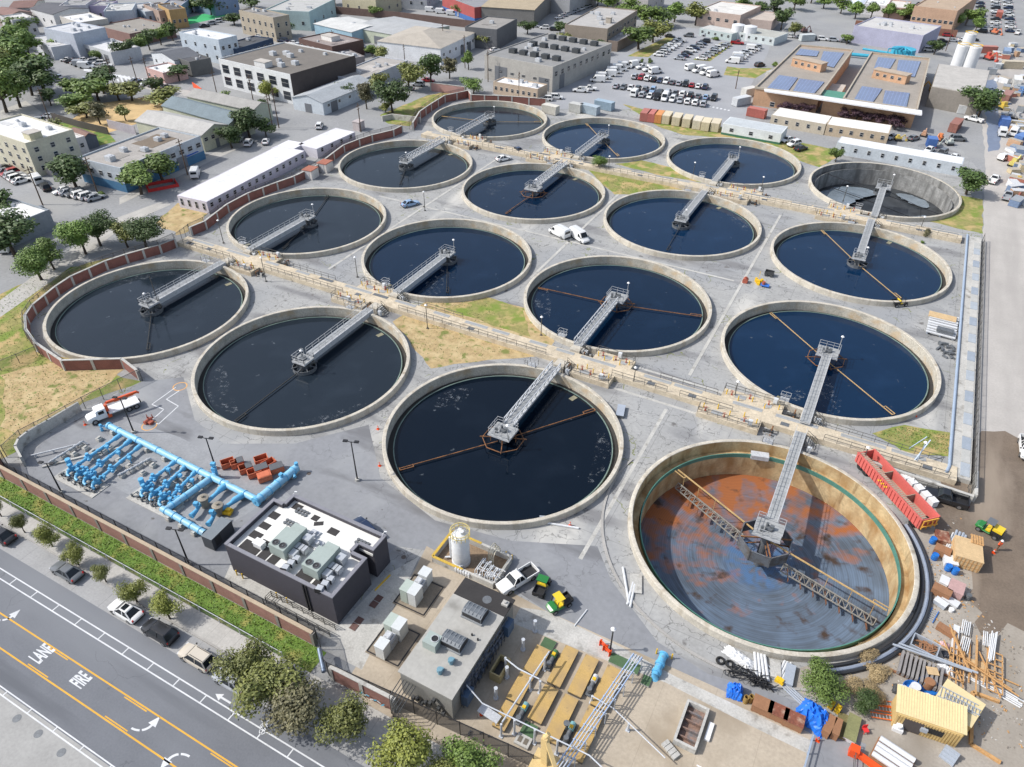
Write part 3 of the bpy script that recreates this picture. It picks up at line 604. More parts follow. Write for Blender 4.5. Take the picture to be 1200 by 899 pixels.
for ci, (x, y, L, where, near) in enumerate(clus):
    for side, sw in ((1, 'back'), (-1, 'front')):
        d = 2.4; yy = y+side*(1.5+d/2+.01); xx = x+side*L*.12
        T = thing('valve_platform', 'railed valve platform, %s side of the channel %s' % (sw, where), 'platform', (xx, yy, 0), 0, 'valve platforms')
        MB().box(0, 0, 0, L, d, .88).build('slab', BEIGE, T)
        g = MB(); e = side*d/2; g.rail([(-L/2+.1, 0, .88), (-L/2+.1, e*.92, .88), (L/2-.1, e*.92, .88), (L/2-.1, 0, .88)], 1.05, 1.5, .055); g.build('handrail', RAILM, T)
        g = MB(); g.box(-L*.2, 0, .88, 1.6, .9, .04).box(L*.25, -.2*side, .88, 1.2, .8, .04); g.build('grating', GRATE, T)
        for k in range(5 if near else 4):
            o = obj('bollard', bol_me, None, (xx-L/2+.6+k*(L-1.2)/4, yy-side*(1.0 if k % 2 else .3), .88)); tag(o, '%s yellow bollard on the %s valve platform %s' % (['leftmost', 'second', 'third', 'fourth', 'fifth'][k], sw, where), 'bollard', 'yellow bollards on the %s platform %s' % (sw, where))
        for k in range(3):
            o = obj('valve_stand', val_me2, None, (xx-L/2+1.3+k*L/3.3+r_.uniform(-.3, .3), yy+r_.uniform(-.5, .5), .88)); tag(o, '%s red handwheel valve on the %s platform %s' % (['left', 'middle', 'right'][k], sw, where), 'valve', 'red valves on the %s platform %s' % (sw, where))
        o = obj('control_box', cab_me, None, (xx+r_.uniform(.3, L/2-.8), yy+side*.7, .88)); tag(o, 'white control box on the %s valve platform %s' % (sw, where), 'control box', 'white control boxes')
        o = obj('pump', pum_me, None, (xx+(L/2+1.3)*(-1 if x in (-31.0,) else 1), yy, 0), r_.choice((0, pi))); tag(o, 'dark rusty pump beside the %s platform %s' % (sw, where), 'pump', 'pumps beside the valve platforms')
SHORT = dict(A='drained rusty tank', B='nearest full tank', C='tank by the crane truck', D='tank inside the brick curve', E='tank behind the drained tank', F='tank by the white vans', G='tank by the light blue sedan', H='tank below the small sheds',
    I='tank beside the brown bush', J='tank right of the white vans', K='tank left of the lone tree', L='far grey tank by the brick wall', M='nearly empty tank', N='tank by the green based trailer', O='tank before the tan containers', P='farthest tank in the wall corner')
# steps and landings where bridges land
for k in 'ABCDEFGHIJKLMNOP':
    X, Y0 = TC[k]; yc = 90.4 if k in 'ABCDEFGH' else 170.3; hw = 1.5 if yc < 100 else 1.6; sg = 1 if Y0 < yc else -1
    T = thing('bridge_landing', 'concrete landing and stairs at the bridge of the '+SHORT[k], 'landing', (X, yc-sg*(hw+1.1), 0), 0, 'bridge landings')
    MB().box(0, 0, 0, 1.7, 1.9, 1.2).build('slab', CONCW, T)
    g = MB()
    for s in range(5): g.box(1.1+.28*s, 0, 0, .28, 1.1, 1.1-.22*s)
    g.build('stairs', CONC, T); g = MB(); g.rail([(.9, .55, 1.2), (2.4, .55, .2)], .95, 1, .05); g.rail([(.9, -.55, 1.2), (2.4, -.55, .2)], .95, 1, .05); g.build('handrail', RAILM, T)
    g = MB(); g.rail([(0, 0, 0), (1.4, 0, 0), (1.4, 1.0, 0), (0, 1.0, 0), (0, 0, 0)], 1.0, .7, .05); g.box(.7, .5, 0, 1.4, 1.0, .06)
    o = g.build('rim_cage', RAILW, None, False, (X-4.4, Y0+sg*16.2, 1.08)); tag(o, 'small pale wire cage on the rim of the '+SHORT[k], 'cage', 'rim cages')
    o = obj('control_box', cab_me, None, (X+1.7, Y0+sg*18.1, 0)); tag(o, 'white control box by the bridge of the '+SHORT[k], 'control box', 'white control boxes')
# right hand covered channel, pipe and fence
T = thing('covered_channel', 'long pale concrete channel with grey cover slabs beside the haul road', 'channel', (20.4, 131, 0)); MB().box(0, 0, 0, 2.6, 82, .75).build('channel_wall', CONC, T)
for i in range(26): MB().box(0, 0, 0, 1.15, 2.9, .06).build('cover_slab', M('cover_%d' % (i % 4), [C(176, 184, 192), C(190, 190, 186), C(160, 170, 182), C(200, 198, 192)][i % 4], .8, var=.1), T, (.55, -39+i*3.02, .75))
PIPEB = M('pale_blue_pipe', C(170, 186, 206), .5, .1, var=.08)
g = MB(); g.tube([(0, 0, .3), (0, 0, .9), (.3, 1.5, .9), (.3, 82, .9)], .22, 10); tag(g.build('water_pipe', PIPEB, None, True, (18.7, 90, 0)), 'long pale blue pipe running straight beside the covered channel', 'pipe')
fence([(22.0, 88), (22.0, 172)], 1.8, 'wire fence with dark posts between the covered channel and the haul road', 3)
g = MB(); g.box(0, 0, 0, .35, 84, .35); tag(g.build('kerb', CURBM, None, False, (22.5, 130, 0)), None, None, None, 'structure')
T = thing('concrete_wall', 'broken low grey concrete wall at the corner by the dark blue pickup', 'wall', (13, 85.6, 0)); MB().box(1.5, 1.2, 0, 15, .4, 1.3, -.05).box(9.2, 3.6, 0, .4, 5, 1.4).build('wall_panel', CONC, T)
railing([(9, 87.4), (15, 87.2), (15, 86.2), (21.5, 86.2), (21.5, 89)], 'black steel railing round the corner landing above the dark blue pickup', .2)
# perimeter brick walls
bw = [(163, 441), (145, 427), (75, 429), (44, 408), (33, 392), (32, 376), (40, 364), (67, 342), (85, 330), (125, 312), (149, 304), (188, 293), (206, 286)]
brick_wall(PW(bw, .8), 1.9, 'red brick wall with pale pilasters curving round the leftmost tank', BRICK, step=4.2)
brick_wall(PW([(224, 272), (241, 265), (267, 245), (291, 232), (325, 219), (345, 212), (372, 199), (391, 184), (403, 175), (421, 168), (436, 163), (461, 157), (471, 152)], .8), 1.9, 'red brick wall with pale pilasters behind the white trailers', BRICK, step=5)
brick_wall(PW([(484, 149), (492, 136), (505, 127), (521, 117), (549, 111), (552, 116), (600, 118), (640, 121)], .9), 2.2, 'red brick wall round the farthest left tank beside the dry bank', BRICK, step=5)
brick_wall(PW([(505, 103), (545, 108)], 1), 2.6, 'plain pink wall above the dry bank near the bright green tree', M('pink_wall', C(190, 150, 145), .9), step=9)
fence(PW([(46, 412), (30, 392), (29, 374), (38, 360), (64, 338), (83, 325), (122, 308), (147, 300), (186, 289), (204, 281)], 1.0), 2.4, 'black wire fence along the top of the lawn behind the leftmost tank', 2.6)
fence(PW([(222, 270), (239, 262), (265, 242), (289, 229), (323, 216), (343, 209), (370, 196), (389, 181), (401, 172), (419, 165), (434, 160), (459, 154), (480, 148), (489, 134), (503, 124), (519, 114), (547, 108)], 1.0), 2.4, 'dark wire fence following the red brick wall behind the trailers', 3)
fence(PW([(206, 284), (213, 279), (222, 272)], .5), 2.2, 'dark double gate of wire mesh between the two red brick walls', 1.5, name='wire_gate', cat='gate')
# long street wall
brick_wall([(-94.6, 31.4), (-92, 30.1), (-39.2, 30.1)], 2.1, 'long brown brick wall with grey pilasters along the street verge', BRICKD, cap=M('tan_coping', C(190, 172, 148), .9), step=4.6, pil=M('grey_pilaster', C(140, 136, 130), .9))
fence([(-94.2, 31.9), (-91.8, 30.7), (-39.4, 30.7), (-38.2, 29.9), (-36.2, 28.2), (-35.6, 28.0), (-13, 29.6)], 2.4, 'black mesh security fence running inside the street wall past both buildings', 2.4, WIRED, BLACK, name='security_fence')
brick_wall([(-34.9, 27.9), (-27.5, 28.1)], 2.2, 'short pink brick wall with blue graffiti above the pavement', BRICKD, step=3.6)
g = MB(); r_ = random.Random(2)
for k in range(7): g.bar((k*.45, -.17, .35+.25*(k % 3)), (k*.45+.4, -.17, .9-.2*(k % 2)), .03, .16, k % 2)
tag(g.build('graffiti', [M('graffiti_blue', C(110, 190, 220), .8), M('graffiti_white', C(225, 235, 240), .8)], None, False, (-31.5, 27.9, 0)), 'pale blue and white graffiti scrawl on the short pink wall', 'graffiti')
g = MB(); g.tube([(-37.6, 29.2, 1.6), (-35.5, 27.4, 1.6)], .24, 10); tag(g.build('drain_pipe', M('steel_pipe', C(150, 165, 185), .35, .6), None, True), 'shiny grey blue pipe slung along the bend of the black fence', 'pipe')
fence([(-89, 27.2), (-41, 27.2)], 1.2, 'low chainlink fence between the pavement and the green verge', 3, WIRE, STEEL)
# retaining wall by the crane truck
T = thing('retaining_wall', 'curved grey concrete retaining wall behind the crane truck', 'wall', (*P(93, 476), 0)); o = Vector(P(93, 476)); g = MB()
rp = [(95, 476), (60, 497), (37, 510), (27, 518), (23, 527), (30, 540)]
w_ = [Vector(P(a, b+6))-o for a, b in rp]
for a, b in zip(w_, w_[1:]): m = (a+b)/2; d_ = b-a; g.box(m.x, m.y, 0, d_.length+.2, .3, 1.7, math.atan2(d_.y, d_.x))
g.build('wall_panel', CONC, T)
fence(PW([(165, 440), (140, 452), (98, 473), (60, 494), (25, 512), (5, 530)], 1.0), 2.2, 'wire fence above the retaining wall beside the straw lot', 2.6)
fence(PW([(43, 414), (0, 432)], .5), 1.8, 'old wire fence crossing the lawn at the left edge', 3)
# ------------------------------------------------------------------ blue pump station
BLUE = M('sky_blue_paint', C(104, 186, 230), .5, var=.16, scale=1.5); mod_mix(BLUE, C(120, 160, 180), .64, 1.5, .06); BLUEL = M('light_blue_paint', C(150, 208, 240), .45, var=.12); mod_mix(BLUEL, C(150, 180, 196), .63, 1.2, .06)
def flanges(mb, a, b, n, r, mi=0, w=.12):
    a = Vector(a); b = Vector(b); d = (b-a).normalized()
    for i in range(n):
        c = a.lerp(b, (i+.5)/n)
        if isinstance(mb, MB): mb.tube([c-d*w/2, c+d*w/2], r, 12, mi)
        else: MB().tube([-d*w/2, d*w/2], r, 12).build('flange', BLUE, mb, True, c)
def wp(px, py, z=.8): x, y = P(px, py, z); return Vector((x, y, z))
h0, h1 = wp(128, 499), wp(301, 585.5); org = Vector((h0.x, h0.y, 0))
T = thing('pipe_manifold', 'long thick light blue header pipe with six branch pipes', 'pipe', org)
g = MB(); g.tube([h0-org, h1-org], .44, 16); g.build('header_pipe', BLUEL, T, True)
flanges(T, h0-org, h1-org, 7, .51)
for e_ in (h0-org, h1-org): MB().tube([(-.15, 0, 0), (.15, 0, 0)], .54, 14).build('flange', BLUE, T, True, e_)
cr_me = MB().box(0, 0, 0, .6, 1.5, .42, 0, 0).box(0, .55, .42, .5, .25, .25).box(0, -.55, .42, .5, .25, .25).mesh('cradle', CONC)
for i in range(8): c = h0.lerp(h1, (i+.3)/8)-org; obj('cradle', cr_me, T, (c.x, c.y, 0))
brs = [((141, 510), (88, 547)), ((153, 516), (103, 555)), ((165, 522), (117, 561)), ((205, 541), (170, 568)), ((217, 547), (186, 576)), ((229, 553), (202, 581))]
blk_me = MB().box(0, 0, 0, .7, .7, .45).box(0, 0, .45, .3, .5, .18).mesh('support_block', CONC)
for i, (a, b) in enumerate(brs):
    p, q = wp(*a, .75)-org, wp(*b, .75)-org; g = MB(); g.tube([p, p.lerp(q, .12), p.lerp(q, .16), q], [.34, .34, .22, .22], 12); br = g.build('branch_pipe', BLUE, T, True)
    flanges(br, p.lerp(q, .2), q, 4, .3)
    for f in (.3, .6): c = p.lerp(q, f); obj('support_block', blk_me, T, (c.x, c.y, 0))
    c = p.lerp(q, .72); g = MB(); g.box(0, 0, .45, .7, .7, .65, .4); g.cyl(0, 0, 1.1, 1.5, .28, .22, 10); g.tube([(0, 0, .75), (.6, -.3, .75)], .2, 8); g.build('gate_valve', BLUE, T, False, (c.x, c.y, 0))
    c = p.lerp(q, .45)+Vector((.8, .5, 0)); g = MB(); g.cyl(0, 0, 0, .9, .06, n=6); g.box(0, 0, .9, .42, .42, .4); g.build('actuator', [BLUE], T, False, (c.x, c.y, 0), .3)
def pump_row(px, label):
    o = wp(*px, 0); T = thing('pump_row', label, 'pump', (o.x, o.y, 0), 0, 'rows of blue pumps'); r = random.Random(px[0])
    MB().box(0, -.5, 0, 7.8, 2.6, .1).build('base_slab', CONC, T)
    for k in range(4):
        x = -2.5+k*1.65; g = MB(); g.tube([(x, .5, .65), (x, -.35, .65)], .3, 12); g.cyl(x, .1, .5, 1.5, .24, .2, 10); g.tube([(x, -.35, .65), (x+.25, -.7, .5), (x+.7, -.75, .4)], .2, 8); g.box(x, .35, .14, .5, .6, .35)
        g.lathe([(.26, 1.44), (.3, 1.48), (.26, 1.52), (.22, 1.48)], 12, x, .1, closed=True); g.tube([(x, .5, .65), (x, 1.4, .65)], .22, 8); g.build('pump_casing', BLUE, T, True)
        g = MB(); g.cyl(x+.75, -.2, .14, .5+r.random()*.5, .13, n=8); g.tube([(x+.75, -.5, .3), (x+.1, -.6, .3)], .1, 8); g.box(x+.6, -.55, .14, .35, .3, .3); g.tube([(x+.9, .5, .5), (x+.9, -.4, .5), (x+.9, -.4, .15)], .06, 6); g.build('fitting', [STEELD], T)
    g = MB(); g.cyl(-3.4, .6, 0, .5, .22, n=12); g.cyl(-3.4, .6, .5, 1.7, .34, n=14); g.build('motor', BLUE, T, True)
    g = MB(); g.tube([(-3.4, -.62, .3), (3.2, -.62, .3)], .08, 8); 
    for k in range(26): g.box(-3.4+k*.27, -.8+r.uniform(-.5, .3), .1, .2, .2, r.uniform(.15, .6))
    for k in range(8): x = -3.2+k*.85; g.tube([(x, -1.3, .15), (x, -1.3, .5), (x+.1, -.4, .5)], .05, 6)
    b2 = MB(); [b2.box(-2.9+k*.5, r.uniform(.3, 1.2), .5+r.random()*.5, .25, .25, .3) for k in range(13)]; [b2.cyl(-2.1+k*1.65, 1.0, .4, 1.25, .13, n=8) for k in range(4)]; b2.build('actuator', BLUE, T)
    g.build('pipework', [STEELD], T); return T
pump_row((99, 562), 'row of bright blue pumps and valves nearest the straw lot wall')
pump_row((186, 586), 'row of bright blue pumps and valves nearest the dark grey building')
for i, (a, b) in enumerate((((57, 542), (97, 517)), ((138, 557), (176, 537)))):
    p, q = wp(*a, .6), wp(*b, .6); o = Vector((p.x, p.y, 0)); T = thing('drain_line', 'thin grey pipe on white blocks %s' % ['at the left end of the pump pad', 'between the two blue pump rows'][i], 'pipe', o)
    g = MB(); g.tube([p-o, q-o], .13, 8); flanges(g, p-o, q-o, 6, .2); g.tube([q-o, q-o+Vector((.6, .2, -.5))], .1, 8); g.build('pipe_run', STEEL, T, True)
    for f in (.1, .4, .65, .9): c = (p-o).lerp(q-o, f); obj('support_block', blk_me, T, (c.x, c.y, 0))
for i, (px, py) in enumerate([(117, 516), (101, 527), (88, 534), (180, 547), (168, 556), (110, 531), (123, 531), (140, 541), (130, 527), (190, 565), (205, 562), (198, 553), (152, 548), (222, 572), (215, 563)]):
    o = obj('concrete_block', blk_me, None, wp(px, py, 0)); tag(o, 'small white concrete block on the pump pad beside the blue branch pipes', 'block', 'loose concrete blocks on the pump pad')
a, b, c, d = wp(252, 557), wp(195, 597), wp(190, 596), wp(240, 625); o = Vector((a.x, a.y, 0)); T = thing('cross_pipe', 'thick light blue pipe turning a corner toward the grey cabinet', 'pipe', o)
g = MB(); g.tube([a-o, b-o], .43, 16); g.tube([c-o, d-o], .42, 16); g.build('pipe_run', BLUEL, T, True); flanges(T, a-o, b-o, 4, .5); flanges(T, c-o, d-o, 5, .49)
for f in (.2, .5, .8): q = (a-o).lerp(b-o, f); obj('cradle', cr_me, T, (q.x, q.y, 0)); q = (c-o).lerp(d-o, f); obj('cradle', cr_me, T, (q.x, q.y, 0))
a, b = wp(301, 587), wp(348, 548); o = Vector((a.x, a.y, 0)); T = thing('outlet_pipe', 'thick light blue pipe with blind flange beside the orange bins', 'pipe', o)
g = MB(); g.tube([a-o, b-o], .55, 16); g.build('pipe_run', BLUEL, T, True); flanges(T, a-o, b-o, 5, .63); g = MB(); d = (b-a).normalized(); g.tube([a-o-d*.3, a-o], .68, 16); e = (a-o).lerp(b-o, .62); g.tube([e, e+Vector((0, 0, 1.1))], .2, 8); g.box(e.x, e.y, 1.6, .45, .45, .35); g.tube([b-o, b-o+Vector((0, 0, .9))], .25, 10); g.tube([b-o-d*.9, b-o-d*.9+Vector((.9, -.5, -.2))], .24, 10); g.build('valve', BLUE, T, True)
for f in (.25, .6, .9): q = (a-o).lerp(b-o, f); obj('cradle', cr_me, T, (q.x, q.y, 0))
VES = M('vessel_tan', C(160, 152, 138), .5, .2, var=.2)
for i, (v, p1, p2) in enumerate((((239, 587), (268, 566), (224, 605)), ((256, 596), (285, 580), (244, 615)))):
    c = wp(*v, 1.0); c.z = 0; a, b = wp(*p1, .8)-c, wp(*p2, .8)-c; T = thing('strainer_vessel', 'squat tan strainer vessel with blue pipe elbows, %s' % ['the one by the yellow box\'s far side' if False else 'nearer the blue cross pipe', 'beside the yellow box'][i], 'vessel', c, 0, 'strainer vessels')
    g = MB(); g.cyl(0, 0, .1, 1.5, .55, n=18); g.lathe([(.7, 1.5), (.7, 1.62), (.3, 1.72), (.01, 1.72)], 18); g.cyl(0, 0, 1.72, 1.95, .18, n=10); g.build('vessel_body', VES, T, True)
    g = MB(); g.tube([a, a.lerp(Vector((0, 0, .8)), .35), a.lerp(Vector((0, 0, .8)), .45)+Vector((.1, -.35, 0)), (0.3, 0.2, .8)], [.42, .42, .27, .27], 12); g.tube([(-.3, -.2, .8), b.lerp(Vector((0, 0, .8)), .4), b], [.25, .25, .4], 12); g.build('elbow_pipe', BLUE, T, True)
    q = (b*.5); g = MB(); g.cyl(q.x, q.y, .8, 1.5, .2, n=10); g.box(q.x, q.y, 1.5, .55, .45, .5, .4); g.build('actuator', BLUE, T)
g = MB(); g.box(0, 0, .25, 1.5, .9, .35).box(.3, .1, .6, .6, .5, .25).box(-.5, 0, 0, .2, .7, .25).box(.5, 0, 0, .2, .7, .25); tag(g.build('equipment_box', YELP, None, False, wp(266, 602, 0), .3), 'bright yellow low equipment box by the tan strainer vessel', 'equipment')
g = MB(); g.box(0, 0, .1, 1.6, 3.4, 1.9, 0, 0, mt=1).box(0, 0, 0, 1.5, 3.2, .1); g.box(.82, -.8, .5, .04, .9, 1.2, 0, 2); tag(g.build('electrical_cabinet', [M('charcoal_cabinet', C(72, 76, 82), .5, var=.1), M('cabinet_top', C(130, 138, 144), .5, var=.1), BLACK], None, False, (*P(258, 632), 0), .05), 'dark grey steel cabinet between the blue pipes and the dark building', 'cabinet')
g = MB(); g.tube([(0, 0, .5), (0, 0, .9), (.5, .3, .9)], .14, 8); g.cyl(0, 0, 0, .5, .2, n=10); g.box(.1, 0, .9, .35, .3, .35); tag(g.build('hydrant', BLUE, None, False, (*P(120, 505), 0)), 'blue standpipe elbow at the left end of the thick header pipe', 'standpipe')
# steel valve column by header bend
g = MB(); g.box(0, 0, 0, .8, .8, .3, 0, 1); g.cyl(0, 0, .3, 1.4, .35, n=12); g.box(0, 0, 1.4, .55, .55, .5); g.cyl(0, 0, 1.9, 2.5, .16, n=8); g.box(.1, 0, 2.3, .6, .45, .45); tag(g.build('gate_valve', [BLUE, CONC], None, False, (*P(254, 560), 0), .4), 'tall blue valve column where the cross pipe leaves the header', 'valve')
# ------------------------------------------------------------------ dark grey process building
DKW = M('dark_grey_block', C(74, 72, 80), .9, var=.1, scale=.4, fine=4); mod_stripe(DKW, 2, 5, .93, .12); DKC = M('grey_coping', C(140, 140, 148), .7, var=.1); WROOF = M('white_roof', C(244, 243, 238), .8, var=.07, scale=.3, fine=2); DKMAT = M('dark_roof_mat', C(64, 62, 62), .9, var=.15)
x0, x1, y0, y1, H = -54.0, -38.6, 33.2, 42.9, 4.6
T = thing('process_building', 'dark grey windowless building with white roof and two rooftop air handlers', 'building', (x0, y0, 0)); w, d = x1-x0, y1-y0
g = MB(); t = .35
poly = [(0, 0), (w, 0), (w, d*.62), (w-2.0, d*.62), (w-2.0, d*.74), (w, d*.74), (w, d), (1.6, d), (1.6, d-1.7), (0, d-1.7)]
n_ = len(poly)
for i in range(n_):
    a, b = Vector(poly[i]), Vector(poly[(i+1) % n_]); dv = (b-a); ang = math.atan2(dv.y, dv.x); nrm = Vector((-dv.y, dv.x)).normalized(); m = (a+b)/2+nrm*t/2; g.box(m.x, m.y, 0, dv.length-.003*(i % 2), t-.002*i, H, ang)
g.build('wall', DKW, T)
g = MB()
for i in range(n_):
    a, b = Vector(poly[i]), Vector(poly[(i+1) % n_]); dv = (b-a); ang = math.atan2(dv.y, dv.x); nrm = Vector((-dv.y, dv.x)).normalized(); m = (a+b)/2+nrm*t/2; g.box(m.x, m.y, H+.004*i, dv.length+.05, t+.06, .12, ang)
g.build('coping', DKC, T)
MB().prism([(a*.985+.1, b*.97+.12) for a, b in poly], H-.9, H-.55).build('roof', WROOF, T)
zr = H-.55; g = MB(); r_ = random.Random(4)
for (a, b, c_, e) in [(1.2, .6, 2.6, 1.5), (1.0, 2.5, 1.5, 1.0), (1.0, 4.1, 1.3, .9), (2.9, 2.2, 1.1, .8), (4.0, .7, 1.2, 1.6), (5.4, .6, 1.2, 1.2), (5.2, 2.2, 1.1, 1.0), (9.6, .6, 2.0, 1.3), (11.9, .7, 1.6, 1.1), (9.9, 3.9, 1.5, .9), (8.6, 7.2, 1.3, .9), (5.6, 7.9, .9, .8), (6.4, 7.5, 1.1, .6), (2.4, 8.2, 1.2, .9), (.9, 5.8, 1.2, 1.0)]:
    MB().box(0, 0, 0, c_, e, .03).build('roof_mat', DKMAT, T, (a+c_/2, b+e/2, zr+.003*r_.random()), .6 if a == 6.4 else 0)
HV = M('air_handler_green', C(176, 188, 182), .5, .1, var=.06); FAN = M('fan_dark', C(60, 60, 62), .6)
for i, (ax, ay) in enumerate(((6.3, 3.2), (11.4, 2.8))):
    g = MB(); g.box(0, 0, .25, 2.2, 3.0, 1.5); g.box(-.1, 2.1, .25, 1.7, 1.2, 1.0); a = g.build('air_handler', HV, T, False, (ax, ay, zr))
    for fx in (-.5, .5): g = MB(); g.lathe([(.42, 1.76), (.42, 1.84), (.36, 1.84), (.36, 1.77), (.08, 1.77), (.08, 1.82), (.01, 1.82)], 18, fx, -.9, mi=[0, 0, 0, 1, 0, 0]); g.build('fan', [STEELD, FAN], a)
    g = MB(); g.box(1.9, .4, .3, 1.5, .8, .7); g.box(1.7, 1.7, .3, .9, .9, .9); g.box(1.6, -.6, .3, .8, .9, .7)
    for k in range(3): g.box(2.3-.1*k, -1.0-k*.75, .3, .72, .68, .6, .2)
    g.build('duct', M('silver_duct', C(206, 210, 214), .4, .3, var=.1), a)
    g = MB()
    for k in range(3): g.box(1.6+.5*k, .4, .28, .06, .84, .74)
    for k in range(3): g.box(2.3-.1*k, -1.36-k*.75, .3, .76, .05, .64, .2)
    g.build('duct_band', BLACK, a)
g = MB(); g.box(0, 0, 0, 1.2, .8, .7); g.box(0, 0, .7, 1.3, .9, .06); g.build('roof_unit', WHITEP, T, False, (3.3, 2.0, zr))
for (a, b) in ((3.4, 8.0), (3.4, 6.0), (12.6, 7.6)):
    g = MB()
    for i in range(4):
        for j in range(2): g.cyl(i*.45, j*.45, 0, .18, .2, n=10)
    g.build('vent_cluster', STEELD, T, False, (a, b, zr))
g = MB(); g.box(0, 0, 0, 1.1, 1.1, .2); g.cyl(0, 0, .2, .55, .25, n=10); g.build('roof_hatch', STEEL, T, False, (9.0, 5.2, zr)); g = MB(); g.box(0, 0, 0, 1.2, 1.2, .2); g.cyl(0, .1, .2, .5, .3, n=10); g.box(.3, -.3, .2, .3, .3, .3); g.build('roof_hatch', STEEL, T, False, (7.6, 6.2, zr))
g = MB(); g.tube([(0, 0, 0), (0, 0, .5), (.25, .15, .8)], .04, 6); g.box(.3, .2, .75, .3, .15, .12, .5); g.build('wall_lamp', WHITEP, T, False, (w-.3, d-.3, H)); g = MB(); g.tube([(0, 0, 0), (0, 0, .5), (.25, .15, .8)], .04, 6); g.box(.3, .2, .75, .3, .15, .12, .5); g.build('wall_lamp', WHITEP, T, False, (1.9, d-.3, H))
g = MB(); g.box(-.25, -.06, 0, .16, .12, H-.1).box(.15, -.06, 0, .16, .12, H-.1); g.build('downpipe', BLACK, T, False, (11.6, 0, 0))
g = MB(); g.box(0, 0, 0, .06, 1.5, 2.2); g.build('door', M('dark_door', C(52, 56, 62), .5), T, False, (w-2.0+.04, d*.68, 0)) if False else None
for i, (px, py) in enumerate(((278, 674), (285, 678), (325, 700), (337, 706))):
    o = obj('bollard', bol_me, None, (*P(px, py), 0)); tag(o, 'yellow bollard on the street side of the dark building, %s from the left' % ['first', 'second', 'third', 'fourth'][i], 'bollard', 'bollards along the dark building')
g = MB(); g.box(0, 0, 0, .14, 2.6, .12); tag(g.build('wheel_stop', YELP, None, False, (-37.6, 40.0, .02), -.1), 'yellow painted kerb bar at the recess of the dark building', 'kerb bar')
g = MB(); g.rail([(-9, 0, 0), (0, 0, 0)], 1.1, 1.5, .06, 2); g.rail([(-9, .9, 0), (0, .9, 0)], 1.1, 1.5, .06, 2); g.rail([(-9, 0, 0), (-9, .9, 0)], 1.1, 1.5, .06, 2); tag(g.build('pipe_guard', RAILM, None, False, (-38.4, 31.6, 0)), 'long low dark railing cage between the dark building and the street fence', 'railing')
for i, (px, py) in enumerate(((441, 705), (418, 731))):
    g = MB(); g.box(0, .45, .0, .8, .8, .05).box(0, -.45, .0, .8, .8, .05); tag(g.build('floor_hatch', M('rusty_hatch', C(110, 82, 76), .8, var=.15), None, False, (*P(px, py), .02), 0), ['pair of rusty brown floor hatches nearer the transformers', 'pair of rusty brown floor hatches nearer the street fence'][i], 'hatch')
# ------------------------------------------------------------------ transformers
TW = M('transformer_white', C(222, 226, 226), .5, var=.06); TG = M('transformer_green', C(190, 202, 192), .5, var=.06); TSL = M('transformer_pad', C(150, 138, 122), .95, var=.2)
for i, (px, py) in enumerate(((481, 705), (463, 745))):
    c = P(px, py); T = thing('transformer', ['white and grey transformer set on the pad farther from the street', 'white and grey transformer set on the pad nearer the street'][i], 'transformer', c, .02, 'pad mounted transformers')
    dy = 1.2 if i == 0 else -.8; g = MB(); g.box(.4, dy, 0, 4.2, 4.6, .06); g.build('pad', TSL, T)
    g = MB(); L_ = [(-1.6, dy-2.1), (2.3, dy-2.1), (2.3, dy+2.1), (-1.6, dy+2.1), (-1.6, dy-2.1)]
    for a, b in zip(L_, L_[1:]): g.bar((a[0], a[1], .07), (b[0], b[1], .07), .12, .1)
    g.build('drain_slot', BLACK, T)
    g = MB(); g.box(0, 0, .1, 1.0, 1.5, 2.1).box(0, 0, 2.2, 1.1, 1.6, .06); g.build('cabinet', TW, T, False, (.55, .9-1.2+.6, 0)); g = MB(); g.box(0, 0, .1, .9, 1.5, 2.1).box(0, 0, 2.2, 1.0, 1.6, .06); g.build('cabinet', TG, T, False, (-.5, .3, 0))
    g = MB(); g.box(0, 0, .1, 1.1, 1.1, 1.6).box(0, 0, 1.7, .6, .6, .2); [g.box(-.62+.0*k, -.45+k*.18, .3, .14, .08, 1.1) for k in range(6)]; [g.box(.62, -.45+k*.18, .3, .14, .08, 1.1) for k in range(6)]; g.tube([(.2, .3, 1.9), (.2, -.5, 1.9)], .2, 10); g.build('transformer_tank', STEEL, T, False, (.2, 1.75 if i == 0 else -1.2, 0))
    g = MB(); g.box(0, 0, .1, 1.1, 1.2, 1.9).box(0, 0, 2.0, 1.2, 1.3, .06); g.build('cabinet', TW, T, False, (.2, 3.0 if i == 0 else -2.4, 0))
